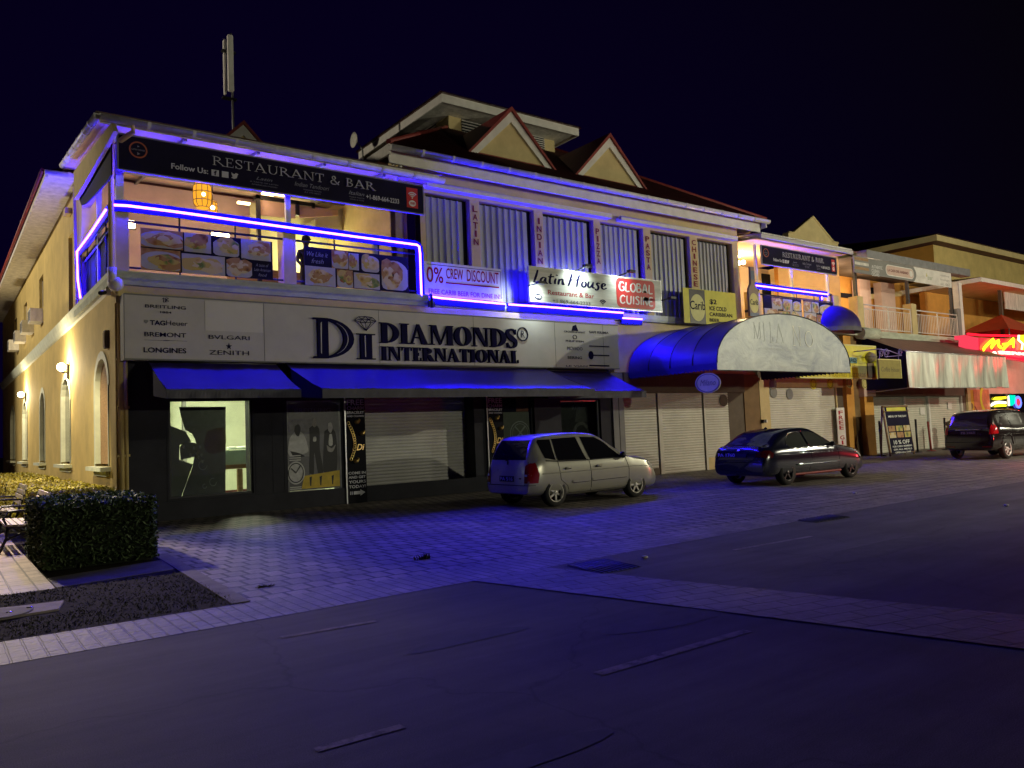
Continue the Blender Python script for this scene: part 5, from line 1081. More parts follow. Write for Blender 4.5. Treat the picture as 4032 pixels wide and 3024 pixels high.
p = c8(1480, 1060, 18.2); plate_of([[(p.x+.36*u[0], p.z+.36*u[1]) for u in g] for g in ringp(0, 0, 1, 1, .93, .93, 0, 6.283, 26)+ringp(0, 0, .8, .8, .76, .76, 0, 6.283, 24)]+[[(p.x-.2, p.z+.2), (p.x-.17, p.z+.22), (p.x+.2, p.z-.15), (p.x+.17, p.z-.18)], [(p.x+.2, p.z+.2), (p.x+.17, p.z+.22), (p.x-.2, p.z-.15), (p.x-.17, p.z-.18)]], 18.199, .002, 'watch_dial', M['silver_letter'], t)
box('red_photo', mat('photo_red', (.25, .08, .06), .5, ns=4, na=.5), t, 13.55, 13.98, 18.2, 18.204, 2.16, 2.55); box('dark_photo', M['navy'], t, 12.97, 13.54, 18.2, 18.204, 2.16, 2.55)
t = thing('watch_poster', 'dark poster of a wristwatch in glass shopfront right of silver car roof', 'poster', (15.8, 18.2, .4)); box('sheet', mat('poster_smoke', (.06, .06, .062), .4, ns=3, na=.4), t, 15.1, 16.6, 18.2, 18.205, .4, 2.4)
text('ROLEX', rc(cs, 480, 1095, 680, 1145, 18.2), 18.2, M['dim_letter'], t, .003)
p = cs(600, 1420, 18.2); plate_of([[(p.x+.34*u[0], p.z-.04+.34*u[1]) for u in g] for g in ringp(0, 0, 1, 1, .7, .7, 0, 6.283, 26)], 18.199, .002, 'watch_case', MG, t); plate_of([[(p.x-.24, p.z+.3), (p.x+.26, p.z+.3), (p.x+.17, p.z+.75), (p.x-.15, p.z+.75)]], 18.1985, .0015, 'watch_strap', mat('strap_grey', (.16, .16, .16), .5, ns=9, na=.3), t)
t = box('window_sticker', M['red_letter'], None, cs(340, 1000, 18.08).x, cs(566, 1000, 18.08).x, 18.085, 18.088, cs(400, 1040, 18.08).z, cs(400, 1000, 18.08).z); tag(t, 'small red and white strip sticker at top of the glass shopfront', 'sticker')
# =================================================================== things on the corner building
def wall_lamp(label, y):
    t = thing('wall_lamp', label, 'wall lamp', (XL, y, 3.8), 'globe lamps on the side wall')
    mb = MB(); mb.box(XL-.06, XL-.002, y-.07, y+.07, 3.55, 3.95); mb.tube([(XL-.05, y, 3.72), (XL-.19, y, 3.72), (XL-.19, y, 3.76)], .02, 6); mb.done('bracket', M['dark_metal'], t)
    mb = MB(); mb.ball((XL-.19, y, 3.87), .115); mb.done('globe', M['sconce'], t)
    lamp('wall_lamp_downlight', (XL-.12, y, 3.6), 160, (1, .80, .45), .03, 'SPOT', spot_size=1.7, spot_blend=1.0).rotation_euler = (0, 0, 0)
    lamp('wall_lamp_glow', (XL-.46, y, 3.85), 260, (1, .80, .46), .1)
wall_lamp('lit globe lamp between the two nearest arched windows', 24.75); wall_lamp('lit globe lamp farther along the yellow side wall', 37.0)
t = thing('meter_box', 'small brown box high on the yellow side wall', 'meter box', (XL, 18.75, 3.8)); box('body', M['brown_wall'], t, XL-.08, XL-.002, 18.64, 18.86, 3.74, 4.12); box('lid', M['brown_pillar'], t, XL-.095, XL-.082, 18.66, 18.84, 3.77, 4.08)
t = thing('security_camera', 'small dome security camera under the terrace corner', 'camera', (2.9, 18.2, 4.9)); box('mount', M['white'], t, 2.95, 3.05, 18.25, 18.4, 4.82, 4.96); mb = MB(); mb.tube([(2.95, 18.3, 4.87), (2.82, 18.12, 4.82)], .045, 8); mb.done('barrel', M['dark_metal'], t)
for k, (y, lab) in enumerate(((31.4, 'white air conditioner under the nearest upper side window'), (34.4, 'white air conditioner second along the upper side wall'), (37.4, 'white air conditioner third along the upper side wall'), (40.6, 'white air conditioner farthest along the upper side wall'))):
    t = thing('air_conditioner', lab, 'air conditioner', (XL, y, 6.1), 'air conditioners on the side wall'); box('case', M['white_dirty'], t, XL-.38, XL-.004, y-.42, y+.42, 6.0, 6.45); mb = MB()
    for i in range(6): mb.box(XL-.392, XL-.382, y-.36, y+.36, 6.05+i*.06, 6.08+i*.06)
    mb.done('grille', M['grey_metal'], t)
t = thing('antenna_mast', 'thin roof mast carrying two tall white panel antennas', 'antenna', (8.1, 26, 10.6))
p = at(918, 440, 26); mb = MB(); mb.tube([(p.x, 26, 10.2), (p.x-.02, 26, 15.3)], .04, 8); mb.done('pole', M['grey_metal'], t)
for u0, u1, v0, v1, y in ((935, 995, 135, 668, 25.8), (896, 925, 180, 695, 26.1)):
    a, b = ca(u0, v0, y), ca(u1, v1, y); mb = MB(); mb.box(a.x, b.x, y-.08, y+.08, b.z, a.z); mb.done('panel_antenna', M['white'], t, bevel=.02)
mb = MB(); mb.box(p.x-.35, p.x+.1, 25.9, 26.06, 13.0, 13.06); mb.box(p.x-.35, p.x+.1, 25.9, 26.06, 14.6, 14.66); mb.done('bracket', M['dark_metal'], t)
t = thing('satellite_dish', 'small pale dish antenna on pole left of the big roof', 'satellite dish', (12.4, 26, 11))
p = at(1397, 552, 26); mb = MB(); mb.lathe([(.02, .08), (.14, .05), (.28, -.04), (.29, -.05), (.14, .03), (.02, .05)], (p.x, 26, p.z), 16, 'x'); mb.done('dish', M['white_dirty'], t); mb = MB(); mb.tube([(p.x+.05, 26, p.z), (p.x+.3, 26, p.z-.3), (p.x+.35, 26, 10.8)], .03, 6); mb.done('pole', M['grey_metal'], t)
# lanterns and lamps in the left terrace
def lantern(label, p, r, h):
    t = thing('lantern', label, 'lantern', p, 'woven lanterns in the terrace'); p = Vector(p)
    mb = MB(); mb.lathe([(r*.62, -h), (r*.92, -h*.7), (r, 0), (r*.95, h*.6), (r*.7, h), (r*.2, h*1.02)], p, 18); mb.done('shade', M['lantern'], t)
    mb = MB()
    for k in range(10):
        a = 2*math.pi*k/10; mb.tube([(p.x+q*math.cos(a), p.y+q*math.sin(a), p.z+z) for q, z in ((r*.64, -h), (r*.95, -h*.7), (r*1.02, 0), (r*.97, h*.6), (r*.72, h))], .008, 4)
    for z, q in ((-h*.98, .66), (-.45*h, .97), (.2*h, 1.03), (h*.75, .90)): mb.tube([(p.x+r*q*math.cos(2*math.pi*k/16), p.y+r*q*math.sin(2*math.pi*k/16), p.z+z) for k in range(17)], .009, 4)
    mb.done('cane_ribs', M['wood'], t)
    mb = MB(); mb.tube([(p.x, p.y, p.z+h), (p.x, p.y, 8.35)], .008, 5); mb.done('cord', M['dark_metal'], t)
    mb = MB(); mb.ball((p.x-.03, p.y-r*.86, p.z-.03), .05, n=8); mb.done('bulb', M['bulb'], t)
    lamp('lantern_light', p-Vector((0, 0, h+.12)), 12, (1, .62, .25), .08)
a = cb(960, 330, 19.0); b = cb(1075, 330, 19.0); lantern('large woven orange lantern hanging in left terrace', a, (cb(1075, 330, 19).x-cb(850, 330, 19).x)/2*.92, .30)
a = cb(1072, 465, 19.6); lantern('small woven orange lantern below and right of the large one', a, (cb(1130, 465, 19.6).x-cb(1012, 465, 19.6).x)/2*.92, .16)
t = thing('wall_light', 'glowing oval bulkhead light by the dark terrace door', 'wall light', (9.5, 22, 6.9)); p = ci(1828, 548, 22.6); mb = MB(); mb.ball((p.x, 22.72, p.z), .13, 1.9, 1, .75); mb.done('diffuser', M['bulb'], t); box('base', M['dark_metal'], t, p.x-.2, p.x+.2, 22.8, 22.86, p.z-.1, p.z+.1)
for px, py, lab in ((cb(1160, 758, 22.3), 0, 'glowing rectangular light low behind the left food banner'), (cb(185, 640, 21.9), 0, 'glowing lamp at left end of terrace behind food banner')):
    t = thing('wall_light', lab, 'wall light', px, 'lights low in the terrace'); w = .24 if 'rectangular' in lab else .10; mb = MB(); mb.box(px.x-w, px.x+w, px.y, px.y+.08, px.z-.10, px.z+.10); mb.done('diffuser', M['bulb'], t, bevel=.03); box('base', M['dark_metal'], t, px.x-w-.03, px.x+w+.03, px.y+.082, px.y+.14, px.z-.12, px.z+.12)
lamp('terrace_ceiling_light', (6.2, 20.2, 7.7), 62, (1, .72, .60), .25); lamp('terrace_ceiling_light', (4.4, 20.5, 7.6), 34, (1, .70, .56), .25)
lamp('kitchen_light', ((kx0+kx1)/2, 22.0, 7.0), 75, (1, .92, .45), .2)
for q in (ci(330, 142, 20.3), ci(470, 148, 20.0), ci(30, 255, 20.6)):
    o = MB().box(q.x-.16, q.x+.16, q.y-.05, q.y+.05, q.z-.02, q.z+.03).done('ceiling_spot', M['bulb_soft']); tag(o, 'small bright ceiling spot above the terrace bar', 'ceiling light', 'ceiling spots over the terrace bar')
# person behind the rail
def person(label, x, y, z, s=1, cap=True):
    t = thing('person', label, 'person', (x, y, z)); me = bpy.data.meshes.new('body'); o = bpy.data.objects.new('body', me); COL.objects.link(o)
    J = [(0, 0, .95), (0, 0, 1.15), (0, .01, 1.38), (0, .01, 1.48), (0, -.01, 1.56), (0, -.02, 1.70), (-.17, .01, 1.40), (-.25, -.02, 1.15), (-.20, -.22, .98), (.17, .01, 1.40), (.26, -.02, 1.15), (.20, -.22, .98), (-.10, 0, .90), (-.11, -.02, .50), (-.11, .02, .06), (-.11, -.14, .04), (.10, 0, .90), (.11, -.02, .50), (.11, .02, .06), (.11, -.14, .04)]
    E = [(0, 1), (1, 2), (2, 3), (3, 4), (4, 5), (2, 6), (6, 7), (7, 8), (2, 9), (9, 10), (10, 11), (0, 12), (12, 13), (13, 14), (14, 15), (0, 16), (16, 17), (17, 18), (18, 19)]
    Rr = [.15, .14, .15, .06, .07, .09, .065, .05, .04, .065, .05, .04, .09, .065, .045, .04, .09, .065, .045, .04]
    me.from_pydata(J, E, []); md = o.modifiers.new('skin', 'SKIN'); sv = me.skin_vertices[0].data
    for v, r_ in zip(sv, Rr): v.radius = (r_, r_*.8 if r_ > .1 else r_)
    sv[0].use_root = True; o.modifiers.new('sub', 'SUBSURF').levels = 2; me.materials.append(M['cloth_dark']); o.parent = t; OFF[o.name] = Vector()
    OFF[t.name] = Vector((0, 0, 0))
    mb = MB(); mb.ball((0, -.02, 1.68), .105, .88, 1, 1.15, 12); mb.ball((0, -.13, 1.66), .018, n=6); mb.ball((-.098, -.01, 1.67), .03, .4, .8, 1, 6); mb.ball((.098, -.01, 1.67), .03, .4, .8, 1, 6); mb.done('head', M['skin'], t)
    mb = MB(); mb.lathe([(.108, 1.70), (.112, 1.74), (.10, 1.80), (.06, 1.83), (.002, 1.835)], (0, -.015, 0), 14); mb.prism([(-.09, -.10), (.09, -.10), (.07, -.2), (-.07, -.2)], 'z', 1.70, 1.715); mb.done('cap', M['black'], t); return t
p = ci(800, 660, 19.6); person('person in dark clothes and cap standing behind the right food banner', p.x, 19.6, p.z-1.83)
# =================================================================== second terrace building
TB = thing('terrace_building', 'cream building with warm lit terrace and dark roof beyond the barrel canopy', 'building', (28, 18, 0))
box('ground_wall', M['brown_wall'], TB, 24.5, 32.1, 18.02, 18.4, .01, 5.0)
box('pier', M['cream_wall'], TB, 24.52, 25.1, 17.93, 18.019, .01, 3.2); box('pier', M['cream_wall'], TB, 29.50, 29.58, 17.93, 18.019, .01, 3.2)
box('pier', M['orange_wall'], TB, 30.15, 30.7, 17.85, 18.019, .01, 4.98); box('pier', M['brown_pillar'], TB, 30.7, 31.2, 17.9, 18.018, .01, 4.98); box('pier', M['orange_wall'], TB, 31.2, 31.9, 17.70, 18.019, .01, 2.45); box('pier_cap', M['pink_wall'], TB, 31.15, 32.05, 17.66, 18.018, 2.452, 3.3)
roller('roller_shutter', M['shutter_white'], TB, 25.13, 29.46, .01, 2.82, 17.99)
box('header', M['cream_wall'], TB, 25.1, 30.1, 17.95, 18.018, 2.84, 3.3)
box('terrace_slab', M['mint'], TB, 24.2, 31.5, 17.7, 22, 5.0, 5.25)
terrace_front(TB, [(24.3, 24.72, 6.4), (29.55, 29.95, 6.6)], [(29.38, 29.46, 8.2), (ct(1115, 1000, 17.9).x-.04, ct(1115, 1000, 17.9).x+.04, 8.0), (24.72, 24.8, 8.2)], 24.75, 29.5, 6.62, 17.8)
mb = MB(); mb.face([(24.0, 22, 5.25), (31.5, 22, 5.25), (31.5, 22, 8.6), (24.0, 22, 8.6)]); mb.face([(31.3, 18.5, 5.25), (31.3, 22, 5.25), (31.3, 22, 8.6), (31.3, 18.5, 8.6)]); mb.done('terrace_wall', mat('pale_tan', (.70, .54, .38), .8, ns=2, na=.1), TB)
a, b = ct(665, 930, 21.8), ct(875, 1120, 21.8); box('terrace_opening', M['black'], TB, a.x, b.x, 21.93, 21.98, 5.6, a.z)
for u0, u1 in ((1180, 1330), (1450, 1510)): box('wall_panel', M['grey_panel'], TB, ct(u0, 1000, 21.8).x, ct(u1, 1000, 21.8).x, 21.9, 21.96, 5.3, 8.3)
mb = MB(); mb.face([(24.3, 17.5, 8.28), (30.3, 17.5, 8.28), (30.3, 22.2, 8.6), (24.3, 22.2, 8.6)]); mb.done('terrace_ceiling', M['tan_interior'], TB)
mb = MB(); mb.box(24.3, 30.4, 17.30, 17.36, 8.27, 8.42); n = 58
for i in range(n): x = 24.4+i*.103; mb.tube([(x, 17.3, 8.44), (x, 19.0, 8.64)], .045, 5)
mb.done('roof_edge', M['rail'], TB)
mb = MB(); mb.face([(24.2, 17.25, 8.40), (31.0, 17.25, 8.40), (31.0, 22, 9.4), (24.2, 22, 9.4)]); mb.face([(24.9, 19, 8.8), (38, 19, 8.8), (35, 25, 11.3), (26.5, 25, 11.3)]); mb.done('roof', M['roof_red'], TB)
y = 20.0; P = [ct(1055, 265, y), ct(1145, 275, y), ct(1455, 10, y), ct(1790, 425, y), ct(1865, 445, y), ct(1865, 555, y), ct(1640, 560, y), ct(1060, 480, y)]
P[-1].z = P[5].z-.1; P[6].z = P[5].z-.1; P[5].z -= .1
mb = MB(); mb.prism([(p.x, p.z) for p in P], 'y', y, y+.3); mb.done('gable', M['cream_wall'], TB)
mb = MB(); mb.tube([P[0], P[1], P[2], P[3], P[4]], .05, 6); mb.done('gable_coping', M['cream_wall'], TB)
a = ct(205, 310, 18.6); mb = MB(); mb.prism([(ct(205, 310, 19).x, ct(205, 310, 19).z), (ct(430, 250, 19).x, ct(430, 250, 19).z), (ct(400, 430, 19).x, ct(400, 430, 19).z), (ct(205, 470, 19).x, ct(205, 470, 19).z)], 'y', 19, 19.2); mb.done('parapet', M['orange_wall'], TB)
big_banner('restaurant_banner', 'smaller dark RESTAURANT & BAR banner on the second terrace', 24.72, 29.62, 7.42, 8.09, 17.62)
led('blue LED strip along the rail of the second terrace', [ct(520, 1135, 17.72), ct(1100, 1210, 17.72), ct(1700, 1283, 17.72)], 'blue LED strips on the second terrace')
led('short hanging end of blue LED at right of second terrace', [ct(1600, 1320, 17.72), ct(1605, 1370, 17.72)], 'blue LED strips on the second terrace')
menu_banner('small food banner left of centre post on second terrace', 24.85, 27.2, 5.32, 6.25, 17.74, [(.2, .05, .48, .5), (.5, .05, .75, .55), (.76, .05, 1, .5), (.0, .5, .35, 1), (.36, .56, .66, 1), (.68, .52, 1, 1)], [])
menu_banner('small food banner right of centre post on second terrace', 27.35, 29.4, 5.32, 6.25, 17.74, [(.0, .05, .25, .5), (.27, .05, .5, .5), (.52, .05, 1, .55), (.0, .52, .4, 1), (.42, .57, .7, 1), (.72, .57, 1, 1)], [])
for k, q in enumerate(((290, 560), (240, 770), (318, 760), (248, 660))):
    p = ct(*q, 19.5); o = MB().ball(p, .09 if k != 3 else .05, n=10).done('bulb', M['bulb']); t = tag(o, ['bare bulb hanging highest in the second terrace', 'bare bulb lowest left in the second terrace', 'brightest bare bulb in the second terrace', 'tiny bulb between the others in second terrace'][k], 'bulb', 'bare bulbs in the second terrace')
t = thing('lantern', 'square glowing lantern on the wall of second terrace', 'lantern', (27, 21, 7)); p = ct(1050, 1040, 21.2); box('shade', M['bulb'], t, p.x-.16, p.x+.16, 21.2, 21.4, p.z-.22, p.z+.22); mb = MB()
for s in (-1, 1): mb.tube([(p.x+s*.18, 21.18, p.z-.26), (p.x+s*.18, 21.18, p.z+.26)], .015, 5); mb.tube([(p.x-.19, 21.18, p.z+s*.25), (p.x+.19, 21.18, p.z+s*.25)], .015, 5)
mb.done('cage', M['dark_metal'], t)
lamp('second_terrace_light', (26.8, 20, 7.8), 380, (1, .68, .30), .2); lamp('second_terrace_light', (24.5, 20, 7.6), 200, (1, .70, .28), .15)
# stools / furniture glint by the bottle
t = thing('stool', 'pale metal bar stool between beer banner and bottle sign', 'stool', (24.2, 18.6, 5.25)); mb = MB()
for dx, dy in ((-.15, -.15), (.15, -.15), (-.15, .15), (.15, .15)): mb.tube([(24.15+dx, 18.7+dy, 5.26), (24.15+dx*.7, 18.7+dy*.7, 6.0)], .02, 6)
mb.done('legs', M['steel'], t); mb = MB(); mb.lathe([(.17, 6.0), (.18, 6.03), (.15, 6.06)], (24.15, 18.7, 0), 14); mb.done('seat', M['red_edge'], t)
# yellow sign under the canopy end
t = thing('yellow_sign', 'large yellow ice cream sign half hidden behind barrel canopy', 'shop sign', (29, 17.4, 3.2)); GY = 16.75; a, b = cm(1600, 380, GY), cm(2137, 583, GY); z1 = cm(2137, 362, GY).z; z0 = b.z
box('panel', M['yellow_sign'], t, 25.3, b.x, GY, GY+.15, z0, z1); mb = MB(); mb.box(25.3, b.x, GY-.02, GY, z1-.05, z1); mb.box(25.3, b.x, GY-.02, GY, z0, z0+.04); mb.box(b.x-.04, b.x, GY-.02, GY, z0+.041, z1-.051); mb.done('frame', M['beer_label'], t)
a, b2 = cq(1770, 530, GY), cq(1955, 615, GY); box('blue_patch', mat('blue_patch', (.12, .30, .32), .5, na=.1), t, a.x-.6, b2.x, GY-.01, GY-.002, b2.z, a.z); text('ZARD', (a.x+.05, b2.x-.05, b2.z+.05, a.z-.04), GY-.011, M['navy_letter'], t, .003, bold=.02)
p = cq(2110, 560, GY); mb = MB(); mb.lathe([(.03, 0), (.10, .03), (.24, .14), (.27, .24), (.20, .34), (.06, .42), (.01, .44)], (p.x, GY-.06, p.z-.15), 12); mb.done('ice_cream', mat('cream_brown', (.30, .24, .15), .6, ns=9, na=.3), t); box('cup', mat('cup_brown', (.14, .09, .05), .6, na=.2), t, p.x-.16, p.x+.34, GY-.03, GY-.002, z0+.05, p.z-.15)
text('SUNDAES  SMOOTHIES  BLIZZARDS', (26.0, b.x-.9, z0+.07, z0+.22), GY, mat('brown_letter', (.25, .2, .04), .6, na=0), t, .004)
for k, (u, v, lab, m_) in enumerate(((1705, 612, 'yellow round sticker above the right end of wide shutter', 'yellow_sign'), (1818, 612, 'yellow round sticker second from left above the wide shutter', 'yellow_sign'), (1945, 608, 'pale round sticker on top of the orange pier', 'beer_label'), (2050, 612, 'pale round sticker on the pink pier cap', 'beer_label'), (1435, 618, 'grey round sticker at left end above wide shutter', 'grey_panel'))):
    y = (17.945, 17.945, 17.84, 17.65, 17.945)[k]; p = cm(u, v, y); R_ = .23; o = MB(); o.prism(ellipse(p.x, p.z, R_, R_, 22), 'y', y-.008, y-.001); t = thing('round_sticker', lab, 'sticker', (p.x, y, p.z), 'round stickers over the shutters'); o.done('disc', M[m_], t); plate_of([[(p.x+R_*a, p.z+R_*b) for a, b in g] for g in ringp(0, 0, .8, .8, .68, .68, 0, 6.283, 20)], y-.0085, .001, 'ring_mark', M['brown_pillar'], t)
for k, (u, v, lab) in enumerate(((1548, 683, 'round grey sticker high on the wide white shutter'), (1440, 672, 'round pale sticker at top left of wide white shutter'), (1105, 725, 'dark round sticker on narrow shutter beside brown wall'))):
    p = cm(u, v, 17.95); o = MB(); o.prism(ellipse(p.x, p.z, .21, .21, 20), 'y', 17.945, 17.955); tag(o.done('round_sticker', M['grey_panel'] if k < 2 else M['brown_wall']), lab, 'sticker', 'round stickers on the shutters')
t = thing('wall_light', 'small switched off box light on cream pier by wide shutter', 'wall light', (24.8, 17.9, 1.5)); p = cm(1378, 865, 17.85); box('body', M['dark_metal'], t, p.x-.1, p.x+.06, 17.80, 17.925, p.z-.06, p.z+.06); box('lens', M['white'], t, p.x+.062, p.x+.12, 17.80, 17.9, p.z-.05, p.z+.05)
t = thing('free_board', 'narrow white board with red vertical letters FREE GIFT', 'sign board', (29.85, 17.75, .1)); a, b = cm(1860, 775, 17.75), cm(1912, 775, 17.75); box('board', M['white'], t, a.x, b.x, 17.75, 17.78, .12, a.z)
for j, ch in enumerate('FREE GIFT'):
    if ch != ' ': text(ch, (a.x+.12 if ch != 'I' else a.x+.22, b.x-.12 if ch != 'I' else b.x-.22, a.z-.12-.20*(j+.8), a.z-.12-.20*j), 17.75, M['red_letter'], t, .004, bold=.02)
box('foot', M['grey_metal'], t, a.x-.05, b.x+.05, 17.7, 17.9, .012, .115)
# small domed awning on the corner of the next terrace
t = thing('dome_awning', 'small quarter round blue awning over corner of the cigar terrace', 'awning', (31, 17, 5.4)); p = c5(345, 1155, 17.2); rx = (c5(505, 1155, 17.2).x-c5(190, 1155, 17.2).x)/2; hz = c5(345, 930, 17.2).z-p.z
mb = MB(); n = 20; K = 8
G = [[mb.bm.verts.new((p.x+rx*math.sin(math.pi/2*j/K)*math.cos(math.pi+math.pi*i/n), 18.0+1.1*math.sin(math.pi/2*j/K)*math.sin(math.pi+math.pi*i/n), p.z+hz*math.cos(math.pi/2*j/K))) for i in range(n+1)] for j in range(K+1)]
for a, b in zip(G, G[1:]):
    for i in range(n):
        try: f = mb.bm.faces.new((a[i], a[i+1], b[i+1], b[i])); f.smooth = True
        except ValueError: pass
bmesh.ops.remove_doubles(mb.bm, verts=mb.bm.verts[:], dist=.0005); mb.done('dome', M['awning_blue'], t)
mb = MB()
for i in range(n): q = lambda k, z: (p.x+rx*math.cos(math.pi+math.pi*k/n), 18+1.1*math.sin(math.pi+math.pi*k/n), z); mb.face([q(i, p.z), q(i+1, p.z), q(i+1, p.z-.17), q(i, p.z-.17)])
mb.done('valance', M['valance'], t)
# =================================================================== cigar shop building
GB = thing('cigar_building', 'orange and cream building with white railed terrace above pale awning', 'building', (36, 18, 0))
box('ground_wall', M['brown_wall'], GB, 32.05, 41.2, 18.3, 18.6, .01, 4.95)
for a, b in ((32.2, 35.2), (35.45, 37.4), (37.62, 40.7)): roller('roller_shutter', M['shutter_white'], GB, a, b, .01, 2.45, 18.22, .1)
for a in (35.25, 37.45, 40.75): box('shutter_post', M['white'], GB, a, a+.14, 18.12, 18.29, .01, 2.45)
box('shutter_box', M['brown_wall'], GB, 32.1, 41.0, 18.0, 18.29, 2.455, 3.2)
box('terrace_slab', M['mint'], GB, 31.6, 40.5, 17.75, 22, 4.97, 5.25)
mb = MB(); mb.lathe([(.26, 0), (.26, 1.3)], (31.0, 17.6, 5.08), 12, 'x'); mb.done('slab_nose', M['mint'], GB)
box('pier', M['cream_wall'], GB, 35.85, 36.3, 17.8, 18.2, 5.25, 6.66); box('pier', M['grey_panel'], GB, 40.3, 40.62, 17.78, 18.2, 4.9, 6.7); box('pier', M['cream_wall'], GB, 31.35, 31.8, 17.8, 18.2, 5.25, 6.7)
def rails(x0, x1):
    mb = MB(); y = 17.85; mb.tube([(x0, y, 6.38), (x1, y, 6.38)], .03, 6); mb.tube([(x0, y, 6.2), (x1, y, 6.2)], .02, 6); mb.tube([(x0, y, 5.36), (x1, y, 5.36)], .022, 6); n = int((x1-x0)/.15)
    for i in range(n+1): x = x0+(x1-x0)*i/n; mb.tube([(x, y, 5.36), (x, y, 6.2)], .013, 5, False)
    for i in range(3): x = x0+(x1-x0)*i/2; mb.tube([(x, y, 5.25), (x, y, 6.38)], .03, 6)
    mb.done('railing', M['white'], GB)
rails(31.9, 35.8); rails(36.35, 40.3)
for x in (31.62, 36.0, 40.2): box('post', M['dark_metal'], GB, x-.07, x+.07, 17.95, 18.07, 5.25, 8.35)
box('roof_beam', M['grey_metal'], GB, 31.9, 41.4, 17.55, 18.0, 8.33, 8.68); mb = MB(); mb.face([(31.9, 18.0, 8.5), (41.4, 18.0, 8.5), (41.4, 22.4, 8.7), (31.9, 22.4, 8.7)]); mb.done('terrace_roof', M['brown_wall'], GB)
y = 21.5; mb = MB(); mb.face([(31, y, 5.2), (46, y, 5.2), (46, y, 8.8), (31, y, 8.8)]); mb.done('terrace_wall', M['orange_wall'], GB)
for u0, u1, m_ in ((410, 510, 'pink_wall'), (610, 735, 'pink_wall'), (1050, 1165, 'yellow_wall')): box('terrace_pier', M[m_], GB, c5(u0, 900, 21.2).x, c5(u1, 900, 21.2).x, 21.0, 21.4, 5.25, 8.5)
for u0, u1, v0, v1 in ((285, 390, 830, 885), (515, 608, 775, 850)): a, b = c5(u0, v0, 21.3), c5(u1, v1, 21.3); box('wall_opening', M['black'], GB, a.x, b.x, 21.42, 21.48, b.z, a.z)
a = c5(740, 830, 21.3); b = c5(1160, 790, 21.3); mb = MB(); mb.prism([(c5(500, 880, 21.3).x, c5(500, 880, 21.3).z-.1), (b.x, b.z-.25), (b.x, b.z), (c5(500, 880, 21.3).x, c5(500, 850, 21.3).z)], 'y', 21.40, 21.44); mb.done('wall_band', M['cream_wall'], GB)
lamp('cigar_terrace_light', (36, 19.6, 8.0), 200, (1, .72, .45), .2); lamp('cigar_terrace_light', (33, 19.8, 8.0), 60, (1, .66, .42), .2)
t = thing('cigar_banner', 'grey and white AUTHENTIC CUBAN CIGARS banner along cigar terrace roof', 'banner', (36, 17.45, 7.6)); y = 17.45
xa, xm, xb = c5(385, 600, y).x, c5(965, 700, y).x, c5(1302, 740, y).x; z1 = 8.28; z0 = 7.58
mb = MB(); mb.prism([(xa, z0), (xm-.2, z0)]+[(xm-.2+.25*math.sin(math.pi*i/8), z0+(z1-z0)*i/8) for i in range(1, 8)]+[(xm-.2, z1), (xa, z1)], 'y', y, y+.03); mb.done('dark_panel', M['grey_panel'], t)
mb = MB(); mb.prism([(xm-.5, z0), (xb, z0), (xb, z1), (xm-.5, z1)], 'y', y+.032, y+.05); mb.done('white_panel', M['white'], t)
for s, v in (('AUTHENTIC', 590), ('CUBAN', 628), ('CIGARS', 662)): p = c5(550, v, y); text(s, (p.x, p.x+(.85 if s == 'AUTHENTIC' else .6), p.z-.07, p.z+.07), y, M['white_letter'], t, .004)
a, b = c5(682, 640, y), c5(945, 700, y); zc = (z0+z1)/2-.02
plate_of([rounded(a.x, b.x, zc-.24, zc+.24, .23), ], y, .004, 'oval_badge', M['white'], t); plate_of([rounded(a.x+.04, b.x-.04, zc-.20, zc+.20, .19)], y-.005, .003, 'oval_badge', M['pink_wall'], t); text('LA CASA DEL HABANO', (a.x+.15, b.x-.5, zc-.06, zc+.06), y-.009, mat('maroon_letter', (.15, .03, .03), .6, na=0), t, .003, bold=.02); plate_of([ellipse(b.x-.25, zc, .15, .15, 16)], y-.009, .003, 'emblem', M['white'], t)
for k in range(3): box('cigar_photo', M['wood'] if k % 2 == 0 else M['white_dirty'], t, xa+.08, xa+1.15, y-.004, y-.0005, z1-.16-.2*k, z1-.04-.2*k)
text('north', (xm+.15, xm+.9, zc-.12, zc+.05), y+.031, M['white_dirty'], t, .003); text('bar', (xm+1.15, xm+1.6, zc-.12, zc+.08), y+.031, mat('leaf_letter', (.3, .36, .25), .6, na=0), t, .003); plate_of([[(xm+1.0, zc), (xm+1.08, zc+.2), (xm+1.1, zc+.02)]], y+.031, .003, 'emblem', M['leaf_gold'], t)
for k in range(3): text(['rooftop', 'lounge', 'est. 1862'][k], (xb-1.1, xb-.2, zc+.18-.2*k-.06, zc+.18-.2*k+.06), y+.031, mat('grey_letter', (.35, .33, .33), .6, na=0), t, .003)
# pale awning with long valance
t = thing('valance_awning', 'brown striped awning with long weathered silver valance on cigar shop', 'awning', (40, 16, 3.3)); y = 15.9
a, b = r3(738, 230, y), r3(1850, 630, y); bl = r3(765, 620, y); tr_ = r3(1840, 290, y); x0, x1 = a.x, b.x; z1 = (a.z+tr_.z)/2; z0 = (bl.z+b.z)/2
mb = MB(); n = 60
for i in range(n):
    f = lambda u, v: (x0+(x1-x0)*u, y-.05*math.sin(u*31+v)*v-.03*math.sin(u*83)*v, z1+(z0-z1)*v)
    for j in range(5): mb.face([f(i/n, j/5), f((i+1)/n, j/5), f((i+1)/n, (j+1)/5), f(i/n, (j+1)/5)])
bmesh.ops.remove_doubles(mb.bm, verts=mb.bm.verts[:], dist=.0005); mb.done('valance', M['streaked'], t, True)
M['stripe'] = mat('brown_stripe', (.20, .11, .09), .7, ns=3, na=.35, stretch=(7, .25, 1))
